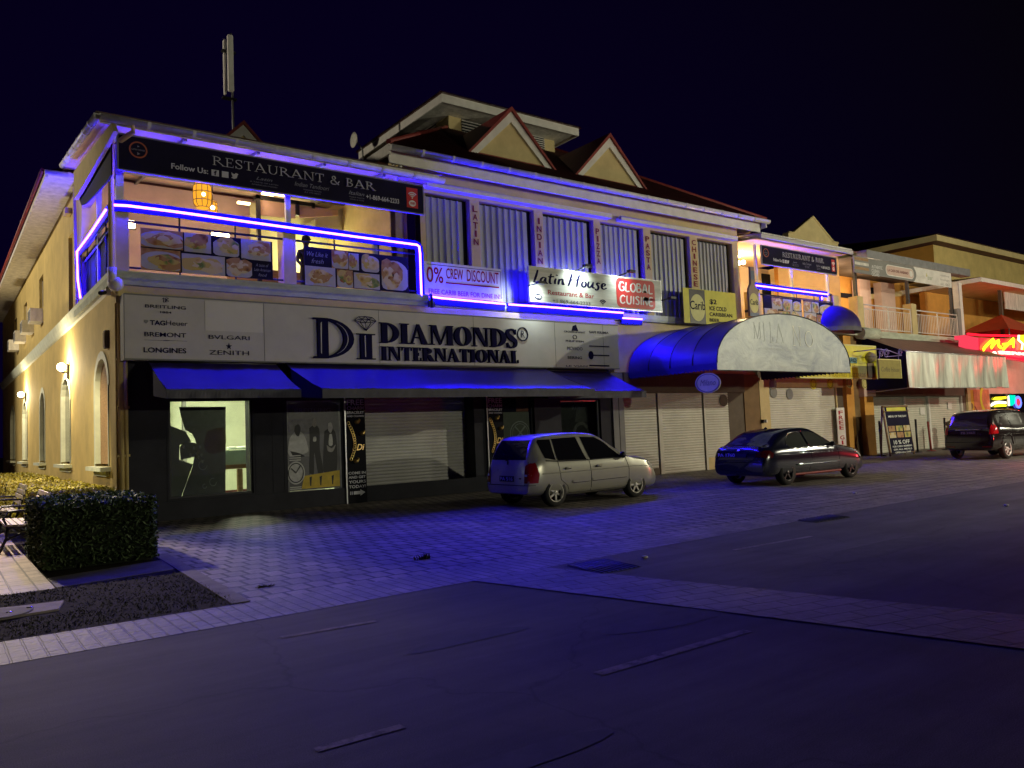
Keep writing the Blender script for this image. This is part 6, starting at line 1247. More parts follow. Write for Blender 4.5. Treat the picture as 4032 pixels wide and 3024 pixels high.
mb = MB(); mb.face([(x0, y, z1), (x1, y, z1), (x1, 17.74, 4.97), (x0, 17.74, 4.97)]); mb.done('canopy', M['stripe'], t)
mb = MB(); mb.face([(x0+.01, y+.01, z1), (x0+.01, 17.74, 4.96), (x0+.01, 17.74, 2.7), (x0+.01, y+.05, z0)]); mb.done('side_cloth', M['navy'], t)
mb = MB(); mb.tube([(x0, y, z1), (x1, y, z1)], .03, 6); mb.tube([(x0, y+.03, z0), (x1, y+.03, z0)], .025, 6); mb.tube([(x0+.1, y, z0), (x0+.1, 17.7, z0-.1)], .025, 6); mb.done('frame', M['steel'], t)
# hanging scroll sign
t = thing('scroll_sign', 'olive hanging sign below a curled iron bracket beside yellow sign', 'hanging sign', (30, 15.8, 3.2)); y = 15.75
a, b = r3(440, 320, y), r3(690, 525, y); box('board', mat('olive_board', (.22, .19, .03), .6, ns=4, na=.15), t, a.x, b.x, y, y+.05, b.z, a.z); mb = MB(); f = .03; mb.box(a.x-f, b.x+f, y-.01, y+.06, a.z+.001, a.z+f); mb.box(b.x+.001, b.x+f, y-.01, y+.06, b.z, a.z); mb.done('frame', M['beer_label'], t)
text('Coffee House', (a.x+.15, b.x-.12, (a.z+b.z)/2-.10, (a.z+b.z)/2+.08), y, mat('dark_olive', (.07, .06, .02), .6, na=0), t, .004, shear=.3)
def sp(cx_, cz_, r, n=26): return [(cx_+r*(1-i/n*.8)*math.cos(i*.45), y, cz_+r*(1-i/n*.8)*math.sin(i*.45)) for i in range(n)]
p, q, s_ = r3(525, 255, y), r3(675, 245, y), r3(470, 250, y); mb = MB(); mb.tube(sp(p.x, p.z, .2), .016, 5); mb.tube(sp(q.x, q.z, .16), .016, 5); mb.tube(sp(s_.x, s_.z, .18), .016, 5); u, v = r3(440, 205, y), r3(690, 275, y); mb.tube([u, (u.lerp(v, .5))+Vector((0, 0, .05)), v], .02, 5); w2_ = r3(510, 290, y); mb.tube([w2_, v], .018, 5)
for x in (a.x+.08, b.x-.12): mb.tube([(x, y, a.z), (x, y, a.z+.16)], .014, 5)
mb.tube([u, (u.x, 17.7, u.z)], .02, 5); mb.done('bracket', mat('violet_iron', (.22, .18, .4), .4, .4, na=0), t)
# a-frame menu board
t = thing('menu_board', 'brown a-frame menu board with food pictures and 10 % OFF panel', 'menu board', (33.3, 15.6, 0)); y = 16.6
a, b = r3(480, 830, y), r3(750, 830, y); ft = 2.0; fo = .2
mb = MB()
def lean(z): return y+fo*(1-z/ft)*-1+.0
x0, x1 = a.x, b.x
for x in (x0, x1-.09): mb.face([(x, y-fo, .01), (x+.09, y-fo, .01), (x+.09, y, ft), (x, y, ft)]); mb.tube([(x+.04, y-fo+.02, .01), (x+.04, y+.03, ft)], .045, 5); mb.tube([(x+.04, y+fo, .01), (x+.04, y+.04, ft)], .035, 5)
for z in (.12, ft-.22, ft-.02): k = y-fo*(1-z/ft); mb.tube([(x0, k, z), (x1, k, z)], .035, 5)
mb.done('frame', M['wood'], t)
def lean_quad(u0, u1, v0, v1, m_, nm, d=.0):
    mb = MB(); X = lambda u: x0+.08+(x1-x0-.16)*u; Z = lambda v: ft*v; Yv = lambda v: y-fo*(1-v)-.03-d
    mb.face([(X(u0), Yv(v0), Z(v0)), (X(u1), Yv(v0), Z(v0)), (X(u1), Yv(v1), Z(v1)), (X(u0), Yv(v1), Z(v1))]); return mb.done(nm, m_, t)
lean_quad(0, 1, .04, .98, M['navy'], 'board'); lean_quad(.08, .92, .90, .97, M['yellow_sign'], 'title_strip', .004)
for i in range(3):
    for j in range(2): lean_quad(.03+.33*i, .31+.33*i, .36+.13*j, .47+.13*j, M[['food_a', 'food_b', 'food_c'][(i+j) % 3]], 'food_picture', .004)
for s, v0, v1, u0, u1 in (('10 % OFF', .23, .31, .15, .85), ('FOR CREW MEMBERS', .17, .205, .08, .92), ('ON ALL MEALS', .11, .145, .1, .9), ('OPEN ALL DAY', .05, .085, .15, .85), ('MENU OF THE DAY', .77, .81, .1, .9)):
    xf = lambda u, v: (u, y-fo*(1-v/ft)-.04, v); text(s, (x0+.08+(x1-x0-.16)*u0, x0+.08+(x1-x0-.16)*u1, ft*v0, ft*v1), 0, M['white_letter'], t, xf=xf, bold=.02)
# stanchions
def stanchion(label, x, y, h, m_, lean=0):
    t = thing('stanchion', label, 'stanchion', (x, y, 0), 'posts before the white shutters'); mb = MB(); mb.tube([(x, y, .03), (x+lean, y, h)], .045, 8); mb.done('post', M[m_], t); mb = MB(); mb.lathe([(.19, .01), (.19, .03), (.05, .05)], (x, y, 0), 14); mb.done('base', M[m_], t)
for lab, u, v, m_, ln in (('dark post just left of the a-frame menu board', 475, 1390, 'dark_metal', 0), ('dark post standing before middle white shutter', 870, 1358, 'dark_metal', 0), ('slim reddish post leaning left before white shutter', 1015, 1328, 'red_edge', -.12), ('dark post beside the rear of black car', 1182, 1325, 'dark_metal', 0)):
    p = r3(u, v, 17.0); stanchion(lab, p.x, 17.0, 1.42 if 'slim' not in lab else 1.3, m_, ln)
for u0, u1, v0, v1, lab in ((890, 945, 840, 920, 'torn notice paper on the middle white shutter'), (1190, 1238, 785, 860, 'notice paper on the right white shutter')):
    a, b = r3(u0, v0, 18.18), r3(u1, v1, 18.18); o = MB().box(a.x, b.x, 18.17, 18.18, b.z, a.z).done('notice', M['white']); tag(o, lab, 'notice', 'paper notices on the shutters')
t = thing('statue', 'dark ornamental figure stand beside rear of the black car', 'statue', (38.9, 17.3, 0)); p = r3(1220, 1080, 17.3); mb = MB(); mb.lathe([(.24, .01), (.26, .2), (.14, .35), (.2, .6), (.22, .9), (.12, 1.02), (.20, 1.1), (.22, 1.2), (.02, 1.27)], (p.x, 17.3, 0), 12); mb.done('body', M['brown_wall'], t)
mb = MB()
for z, dx in ((.55, -.1), (.75, .08), (.95, -.06), (.35, .1)): mb.ball((p.x+dx, 17.12, z), .09, 1.2, .5, .8, 8)
mb.done('flowers', M['white_dirty'], t)
# =================================================================== casino building
KB = thing('casino_building', 'tall orange building with overhanging white eaves behind the red casino sign', 'building', (44, 20, 0))
y = 20.0; C_ = c5(1155, 290, y); ex = C_.x; ez = C_.z
W0 = c5(1120, 340, y+.7).x
mb = MB(); mb.box(W0, 62, y+.7, 34, 5, ez-.1); mb.done('upper_wall', M['yellow_wall'], KB)
mb = MB(); mb.face([(W0-.01, y+.7, 5), (W0-.01, 34, 5), (W0-.01, 34, ez-.1), (W0-.01, y+.7, ez-.1)]); mb.done('side_wall', M['orange_wall'], KB)
mb = MB(); mb.box(ex, 62, y, y+.06, ez-.32, ez); mb.box(ex, ex+.06, y+.06, 34, ez-.32, ez); mb.done('fascia', M['cream_wall'], KB)
mb = MB(); mb.face([(ex, y, ez-.3), (62, y, ez-.3), (62, 34, ez-.3), (ex, 34, ez-.3)]); mb.face([(ex-.1, y-.1, ez+.01), (62, y-.1, ez+.01), (62, 30, ez+1.8), (ex+4, 30, ez+1.8)]); mb.done('roof', M['roof_red'], KB)
y = 17.4; a = c5(1570, 690, y); b = c5(1305, 735, 21.3)
mb = MB(); mb.box(a.x, 60, y, y+.05, a.z-.22, a.z); mb.box(a.x, a.x+.05, y+.05, 22, a.z-.22, a.z); mb.done('porch_fascia', M['white'], KB); mb = MB(); mb.face([(a.x, y, a.z-.2), (60, y, a.z-.2), (60, 21.3, a.z-.2), (a.x, 21.3, a.z-.2)]); mb.face([(a.x, y, a.z+.01), (60, y, a.z+.01), (60, 21.3, a.z+.3), (a.x, 21.3, a.z+.3)]); mb.done('porch_roof', M['cream_wall'], KB)
box('porch_wall', M['orange_wall'], KB, 42.6, 60, 20.4, 20.69, .01, 8.4)
p = c5(1365, 760, 17.9); box('porch_post', M['white'], KB, p.x-.15, p.x+.15, 17.85, 18.15, 4.9, p.z+.1)
box('drain_pipe', M['brown_wall'], KB, c5(1765, 900, 18.2).x-.08, c5(1765, 900, 18.2).x+.08, 18.2, 18.36, 5, 8.4); box('porch_shade', M['white_dirty'], KB, c5(1790, 850, 18.4).x, 56, 18.4, 18.45, c5(1800, 985, 18.4).z, c5(1800, 790, 18.4).z)
box('ground_wall', M['pink_wall'], KB, 41.0, 60, 18.0, 18.4, .01, 5.0)
box('pier', M['cream_wall'], KB, 40.95, 41.25, 17.9, 17.999, .01, 3.0)
a, b = cv(385, 160, 17.96), cv(705, 560, 17.96); t = thing('donut_poster', 'orange poster with big yellow ring right of the white shutters', 'poster', (42.5, 17.96, 1.5)); box('sheet', mat('poster_orange', (.60, .20, .10), .5, ns=2, na=.3), t, a.x, b.x, 17.95, 17.97, .6, a.z); p = cv(640, 330, 17.95); plate_of([[(min(b.x, p.x+.75*u), p.z+.85*v) for u, v in g] for g in ringp(0, 0, 1, 1, .72, .72, 1.6, 4.7, 14)], 17.949, .003, 'yellow_ring', M['yellow_sign'], t)
a2 = cv(265, 165, 17.97); t = thing('yellow_poster', 'narrow yellow poster with a cup beside the orange poster', 'poster', (41.5, 17.96, 1.5)); box('sheet', mat('poster_amber', (.62, .36, .02), .5, ns=2, na=.2), t, a2.x, a.x-.02, 17.955, 17.975, .6, a2.z); p = cv(340, 470, 17.95); mb = MB(); mb.prism(ellipse(p.x, p.z, .28, .18, 16), 'y', 17.94, 17.953); mb.prism(ellipse(p.x, p.z-.35, .25, .2, 16), 'y', 17.94, 17.953); mb.done('cup_picture', M['brown_pillar'], t)
wx0 = cv(715, 300, 17.95).x; box('casino_window', M['glass_dark'], KB, wx0, 52, 17.95, 17.998, .5, cv(800, 240, 17.95).z); x = cv(1030, 400, 17.9).x; box('window_mullion', M['grey_metal'], KB, x-.06, x+.06, 17.9, 17.948, .5, cv(800, 240, 17.95).z)
t = thing('neon_sign', 'white and yellow neon arch sign in the casino window', 'neon sign', (44.5, 17.9, 2)); y = 17.9
def v_(u, v): p = cv(u, v, y); return (p.x, p.z)
plate_of([[v_(750, 345), v_(800, 300), v_(1000, 290), v_(1000, 330), v_(820, 360)]], y, .02, 'yellow_bar', M['neon_yellow'], t); plate_of([[v_(715, 480), v_(715, 430), v_(790, 385), v_(870, 370), v_(1003, 385), v_(1003, 428), v_(880, 420), v_(800, 435)]], y, .02, 'white_arch', M['neon_white'], t); plate_of([[v_(770, 488), v_(810, 450), v_(890, 432), v_(1003, 446), v_(1003, 475)]], y-.001, .02, 'yellow_arch', M['neon_yellow'], t)
text('SLOTS', (v_(830, 0)[0], v_(940, 0)[0], v_(0, 335)[1]-.03, v_(0, 312)[1]-.03), y-.021, M['dark_metal'], t, .003, bold=.03)
t = thing('neon_sign', 'green neon block with blue ring in right casino window', 'neon sign', (47, 17.9, 2)); plate_of([[v_(1055, 262), v_(1170, 268), v_(1160, 420), v_(1105, 465), v_(1065, 460)]], y, .02, 'green_block', M['neon_green'], t); plate_of([[v_(1032, 280), v_(1050, 275), v_(1066, 465), v_(1035, 460)]], y-.001, .02, 'white_edge', M['neon_white'], t); p = v_(1225, 395); plate_of([[(p[0]+.42*a, p[1]+.33*b) for a, b in g] for g in ringp(0, 0, 1, 1, .66, .66, 0, 6.283, 22)], y, .02, 'blue_ring', M['neon_blue'], t); plate_of([ellipse(p[0], p[1], .26, .2, 18)], y, .015, 'pink_core', M['neon_pink'], t)
# casino sign
t = thing('casino_sign', 'glowing red casino sign with yellow script letters at right edge', 'neon sign', (44, 17, 4.8)); y = 16.6
def k_(u, v): p = cc(u, v, y); return (p.x, p.z)
P = [k_(858, 820), k_(1900, 700), k_(1900, 1235), k_(1440, 1240), k_(865, 1090)]; xL = P[0][0]; zT = k_(1300, 800)[1]+.1; zB = k_(1300, 1245)[1]
xR = xL+6.5
def K2(u, v): return k_(u, v)
mb = MB(); mb.prism([(xL, k_(858, 1095)[1]), (xL, k_(858, 825)[1]), (xR, k_(858, 825)[1]+.15), (xR, k_(1440, 1255)[1]-.2), (k_(1440, 1250)[0], k_(1440, 1250)[1])], 'y', y, y+.4); mb.done('sign_box', mat('sign_red', (.55, .015, .06), .35, na=0, emit=(1, .012, .05), es=.45), t)
mb = MB(); mb.prism([k_(560, 1005), k_(560, 765), k_(850, 830), k_(858, 1090)], 'y', y+.01, y+.3); mb.done('side_panel', M['neon_pink'], t); mb = MB(); a = k_(465, 790); mb.box(a[0], k_(530, 790)[0], y+.1, y+.3, k_(465, 860)[1], k_(465, 775)[1]); mb.done('lamp_box', M['neon_pink'], t)
mb = MB(); mb.tube([(xL-1.2, y-.03, k_(858, 770)[1]), (xL, y-.05, k_(858, 775)[1]), (xR, y-.05, k_(858, 800)[1]+.25)], .055, 6); mb.tube([(k_(970, 1185)[0], y-.04, k_(970, 1185)[1]), (k_(1400, 1240)[0], y-.04, k_(1400, 1240)[1]), (xR, y-.04, k_(1440, 1255)[1]-.15)], .06, 6); mb.done('red_neon', M['neon_red'], t)
def stroke(P, w, m_): 
    q = smooth([K2(*p) for p in P], 4); plate_of(ribbon(q, w), y-.06, .05, 'neon_letter', m_, t)
ws = .72*abs(k_(45, 1000)[0]-k_(0, 1000)[0])
stroke([(905, 1100), (960, 1020), (1060, 920), (1130, 865)], ws, M['neon_yellow']); stroke([(1130, 865), (1115, 960), (1080, 1055)], ws, M['neon_yellow']); stroke([(1080, 1055), (1160, 950), (1250, 895)], ws, M['neon_yellow']); stroke([(1250, 895), (1235, 990), (1300, 1050)], ws, M['neon_yellow'])
stroke([(1335, 1090), (1430, 990), (1520, 900), (1570, 850)], ws, M['neon_yellow']); stroke([(1570, 850), (1565, 950), (1560, 1045)], ws, M['neon_yellow']); stroke([(1335, 975), (1440, 965), (1560, 955)], ws*.8, M['neon_yellow'])
mb = MB(); mb.prism([k_(1690, 780), k_(1960, 760), k_(1990, 1080), k_(1745, 1095), k_(1770, 960), k_(1680, 880)], 'y', y-.10, y-.06); mb.done('neon_letter', M['neon_yellow'], t)
mb = MB(); mb.prism([k_(1650, 775), k_(1690, 775), k_(1682, 880), k_(1772, 960), k_(1745, 1095), k_(1715, 1095), k_(1735, 970), k_(1645, 890)], 'y', y-.12, y-.102); mb.done('neon_outline', M['neon_white'], t)
serif_line('SINO', rc(cc, 1235, 1115, 1930, 1225, y), y-.06, .3, .1, M['neon_white'], t, .05, .05, 'neon_letter')
plate_of([[k_(1115, 1165), k_(1130, 1130), k_(1160, 1130), k_(1195, 1180), k_(1150, 1190)]], y-.06, .05, 'neon_letter', M['neon_white'], t)
t = thing('party_tent', 'red peaked tent canopy behind the casino sign', 'tent', (47, 17.2, 5)); a, b = cc(1745, 270, 17.3), cc(1320, 650, 17.3); w = a.x-b.x
mb = MB(); ap = Vector((a.x, 18.2, a.z)); q = [Vector((b.x, 16.9, b.z)), Vector((a.x+w, 16.9, b.z-.1)), Vector((a.x+w, 19.5, b.z)), Vector((b.x, 19.5, b.z))]
for i in range(4): mb.face([q[i], q[(i+1) % 4], ap])
mb.done('canopy', M['tent_red'], t); mb = MB()
for i in range(4):
    mb.tube([(q[i].x, q[i].y, q[i].z), (q[i].x, q[i].y, 5.0)], .03, 5)
mb.done('poles', M['steel'], t)
lamp('casino_glow', (45.5, 15.4, 4.2), 240, (1, .03, .03), .4)
lamp('red_neon_out_of_frame', (26.9, 8.2, .9), 260, (1, .03, .04), .25)  # added red light for the spill on the road, its source unseen
# =================================================================== hedges
def hedge(label, x0, x1, y0, y1, h, n, m_, size=.035):
    t = thing('hedge', label, 'hedge', ((x0+x1)/2, (y0+y1)/2, 0), 'clipped hedges by the side wall')
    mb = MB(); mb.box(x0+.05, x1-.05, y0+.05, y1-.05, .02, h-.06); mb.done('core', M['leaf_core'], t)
    mb = MB(); A = [((x1-x0)*h, 0), ((x1-x0)*h*.4, 1), ((y1-y0)*h, 2), ((y1-y0)*h, 3), ((x1-x0)*(y1-y0), 4)]; tot = sum(a for a, _ in A)
    for i in range(n):
        r_ = random.uniform(0, tot)
        for a, k in A:
            if r_ < a: break
            r_ -= a
        x, y, z = random.uniform(x0, x1), random.uniform(y0, y1), random.uniform(.05, h); d = abs(random.gauss(0, .03)); bump = .035*math.sin(x*9+z*4)*math.sin(y*8+z*7)
        if k == 0: y = y0+d+bump
        elif k == 1: y = y1-d
        elif k == 2: x = x0+d+bump
        elif k == 3: x = x1-d-bump
        else: z = h-d*1.3+bump*1.2
        s = size*random.uniform(.6, 1.3); u = Vector((random.uniform(-1, 1), random.uniform(-1, 1), random.uniform(-.6, 1))).normalized(); v = u.orthogonal().normalized()
        if random.random() < .5: v = u.cross(v)
        c = Vector((x, y, z)); mb.face([c-u*s, c+v*s*.45, c+u*s, c-v*s*.45])
    mb.done('foliage', m_, t); return t
hedge('dark green box hedge at the front corner of the path', 1.18, 2.56, 12.0, 14.3, .88, 15000, M['leaf'])
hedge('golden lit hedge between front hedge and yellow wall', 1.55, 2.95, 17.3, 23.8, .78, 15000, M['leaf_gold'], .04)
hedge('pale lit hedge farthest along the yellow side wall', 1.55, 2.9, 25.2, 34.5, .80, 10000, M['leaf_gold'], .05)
# =================================================================== benches
def bench(label, x, y0, y1):
    t = thing('park_bench', label, 'bench', (x, (y0+y1)/2, 0), 'benches along the path')
    mb = MB()
    for k in range(5): mb.box(x-.02+k*.095, x+.055+k*.095, y0, y1, .43-.006*k, .46-.006*k)
    mb.done('seat', M['bench_wood'], t)
    mb = MB()
    for k in range(4): z = .54+k*.10; mb.box(x+.47+k*.035, x+.495+k*.035, y0, y1, z, z+.075)
    mb.done('backrest', M['bench_wood'], t)
    for y in (y0+.06, y1-.06):
        mb = MB(); mb.tube([(x-.10, y, .01), (x+.0, y, .24), (x+.02, y, .42)], .025, 6); mb.tube([(x+.52, y, .01), (x+.40, y, .22), (x+.46, y, .45), (x+.60, y, .92)], .025, 6); mb.tube([(x, y, .22), (x+.2, y, .30), (x+.40, y, .22)], .02, 6); mb.tube([(x, y, .41), (x+.5, y, .40)], .02, 6); mb.done('leg', M['dark_metal'], t)
        mb = MB(); mb.tube([(x+.02, y, .42), (x-.04, y, .55), (x+.03, y, .66), (x+.18, y, .66), (x+.50, y, .64)], .022, 6); mb.done('armrest', M['dark_metal'], t)
bench('wooden bench with curled iron arms behind the front hedge', .95, 14.75, 16.3); bench('wooden bench second along the path, partly out of frame', .95, 18.6, 20.1)
# =================================================================== vehicles
def lerp_prof(P, x):
    for a, b in zip(P, P[1:]):
        if a[0] <= x <= b[0]:
            t = (x-a[0])/max(1e-6, b[0]-a[0]); return a[1]+(b[1]-a[1])*t
    return P[0][1] if x < P[0][0] else P[-1][1]
def smooth_prof(P, k=4): return [(a, b) for a, b in smooth(P, k)]
def car(name, label, cat, loc, rot, L, Wd, top, bot, belt, axles, wr, paint, spec):
    t = thing(name, label, cat, loc, None, rot, local=True)
    TOP, BOT, BELT = smooth_prof(top, 3), smooth_prof(bot, 3), smooth_prof(belt, 3); Hw = Wd/2; mb = MB(); rings = []
    NX = 84; K = 22
    for i in range(NX+1):
        u = i/NX; x = L*(u if 0 else (.5-.5*math.cos(math.pi*u))*.55+u*.45)
        zt, zb, zl = lerp_prof(TOP, x), lerp_prof(BOT, x), lerp_prof(BELT, x); zl = min(zl, zt-.02)
        e0, e1 = x, L-x; pf = 1-.13*max(0, 1-e0/.42)**2.2-.17*max(0, 1-e1/.5)**2.2
        prof = []
        gh = zt-zl
        for (f, w) in ((0, .80), (.05, .90), (.15, .955), (.35, .985), (.60, 1.0), (.82, .985), (1.0, .955)):
            prof.append((Hw*pf*w, zb+(zl-zb)*f))
        wb = prof[-1][0]; wt = wb-.30*min(gh, .6)-.02; rr = min(.16, .5*gh+.01)
        prof.append((wb-.30*min(gh, .6)*.12-.004, zl+gh*.06)); prof.append((wb+(wt-wb)*.5, zl+(gh-rr)*.5)); prof.append((wt+.012, zt-rr*.9))
        for a in (25, 50, 72): prof.append((wt-.14+.14*math.cos(math.radians(a))-.0, zt-rr*.9+rr*.86*math.sin(math.radians(a))))
        prof.append((wt*.5, zt-.004)); prof.append((0, zt))
        half = [(0, zb)]+[(Hw*pf*.5, zb)]+prof
        ring = [(x, -a, b) for a, b in half]+[(x, a, b) for a, b in half[-2:0:-1]]
        rings.append([mb.bm.verts.new(p) for p in ring])
    for a, b in zip(rings, rings[1:]):
        n = len(a)
        for k in range(n):
            f = mb.bm.faces.new((a[k], a[(k+1) % n], b[(k+1) % n], b[k])); f.smooth = True
    mb.bm.faces.new(rings[0]); mb.bm.faces.new(rings[-1][::-1])
    body = mb.done('body', paint, t)
    cut = MB()
    for ax in axles:
        for s in (-1, 1): cut.lathe([(wr*1.13, -.2), (wr*1.13, .2)], (ax, s*(Hw-.12), wr*1.02), 28, 'y')
    co = cut.done('cutter', M['black']); bo = body.modifiers.new('b', 'BOOLEAN'); bo.object = co; bo.operation = 'DIFFERENCE'; bo.solver = 'EXACT'
    dg = bpy.context.evaluated_depsgraph_get(); dg.update(); ev = body.evaluated_get(dg); nm = bpy.data.meshes.new_from_object(ev); body.modifiers.clear(); old = body.data; body.data = nm; bpy.data.meshes.remove(old)
    nm.materials.clear(); nm.materials.append(paint); nm.materials.append(M['black'])
    for p in nm.polygons:
        c = p.center
        if abs(p.normal.y) < .5 and any(all(abs(math.hypot(nm.vertices[i].co.x-ax, nm.vertices[i].co.z-wr*1.02)-wr*1.13) < .012 for i in p.vertices) for ax in axles): p.material_index = 1; p.use_smooth = False
    nm.set_sharp_from_angle(angle=math.radians(38)); bpy.data.objects.remove(co)
    tree = BVHTree.FromPolygons([v.co[:] for v in nm.vertices], [list(p.vertices) for p in nm.polygons])
    def hit(axis, a, b):
        if axis in ('R', 'Lf'): s = -1 if axis == 'R' else 1; r_ = tree.ray_cast(Vector((a, s*3, b)), Vector((0, -s, 0)))
        elif axis == 'B': r_ = tree.ray_cast(Vector((-3, a, b)), Vector((1, 0, 0)))
        else: r_ = tree.ray_cast(Vector((L+3, a, b)), Vector((-1, 0, 0)))
        return r_[0]
    def decal(nm_, poly, axis, m_, off=.006, par=None, thick=.0):
        bm = bmesh.new(); vs = [bm.verts.new((p[0], p[1], 0)) for p in poly]; bm.faces.new(vs); bmesh.ops.triangulate(bm, faces=bm.faces[:])
        for _ in range(3): bmesh.ops.subdivide_edges(bm, edges=[e for e in bm.edges if e.calc_length() > .09], cuts=1, use_grid_fill=False); bmesh.ops.triangulate(bm, faces=bm.faces[:])
        d = {'R': Vector((0, -1, 0)), 'Lf': Vector((0, 1, 0)), 'B': Vector((-1, 0, 0)), 'F': Vector((1, 0, 0))}[axis]; bad = []
        for v in bm.verts:
            h_ = hit(axis, v.co.x, v.co.y)
            if h_ is None: bad.append(v)
            else: v.co = h_+d*off
        if bad: bmesh.ops.delete(bm, geom=bad, context='VERTS')
        me = bpy.data.meshes.new(nm_); bmesh.ops.recalc_face_normals(bm, faces=bm.faces[:])
        for f in bm.faces: f.smooth = True
        bm.to_mesh(me); bm.free(); me.materials.append(m_); o = bpy.data.objects.new(nm_, me); COL.objects.link(o); o.parent = par or t; OFF[o.name] = Vector(); return o
    def line(nm_, P, axis, m_, w=.008, off=.004, par=None):
        q = []
        for a, b in zip(P, P[1:]):
            n = max(1, int(math.hypot(b[0]-a[0], b[1]-a[1])/.06)); q += [(a[0]+(b[0]-a[0])*i/n, a[1]+(b[1]-a[1])*i/n) for i in range(n)]
        q.append(P[-1]); d = {'R': Vector((0, -1, 0)), 'Lf': Vector((0, 1, 0)), 'B': Vector((-1, 0, 0)), 'F': Vector((1, 0, 0))}[axis]
        H = [h_+d*off for h_ in (hit(axis, *p) for p in q) if h_ is not None]
        if len(H) < 2: return
        mb = MB(); mb.tube(H, w, 5); return mb.done(nm_, m_, par or t)
    spec(t, decal, line, hit)
    for ax in axles:
        for s in (-1, 1):
            mb = MB(); yc = s*(Hw-.115); mb.lathe([(wr*.62, -.09), (wr*.92, -.10), (wr, -.06), (wr, .06), (wr*.92, .10), (wr*.62, .09)], (ax, yc, wr), 32, 'y', False); w = mb.done('wheel', M['rubber'], t)
            mb = MB(); mb.lathe([(wr*.60, -.085), (wr*.64, -.095), (wr*.67, -.10), (wr*.67, .10), (wr*.64, .095), (wr*.60, .085)], (ax, yc, wr), 32, 'y', False); yo = yc+s*.075; mb.lathe([(.012, -.012), (wr*.13, -.01), (wr*.15, .012), (.012, .014)], (ax, yo+s*.006, wr), 16, 'y')
            n = car.spokes; ph = random.uniform(0, 1)
            for k in range(n):
                a = ph+2*math.pi*k/n; ca_, sa_ = math.cos(a), math.sin(a); r0_, r1_ = wr*.10, wr*.62; w0, w1 = wr*.085, wr*.05; P = []
                for rr_, ww in ((r0_, w0), (r1_, w1)):
                    for sg in (1, -1): P.append((ax+rr_*ca_-sg*ww*sa_, yo, wr+rr_*sa_+sg*ww*ca_))
                v = [Vector(p) for p in (P[0], P[2], P[3], P[1])]; mb.face(v); u = [p+Vector((0, -s*.03, 0)) for p in v]; mb.face(u)
                for i in range(4): mb.face([v[i], v[(i+1) % 4], u[(i+1) % 4], u[i]])
            mb.done('rim', car.rim, w); mb = MB(); mb.lathe([(.01, -.01), (wr*.6, -.01), (wr*.6, .01), (.01, .01)], (ax, yc, wr), 24, 'y'); mb.done('brake_disc', M['black'], w)
    return t
def mirrorp(P): return [(-a, b) for a, b in P]
def plate_text(t, s, hit, z0, z1, y0, y1, m_, x_):
    xf = lambda u, v: (x_, u, v); return xf
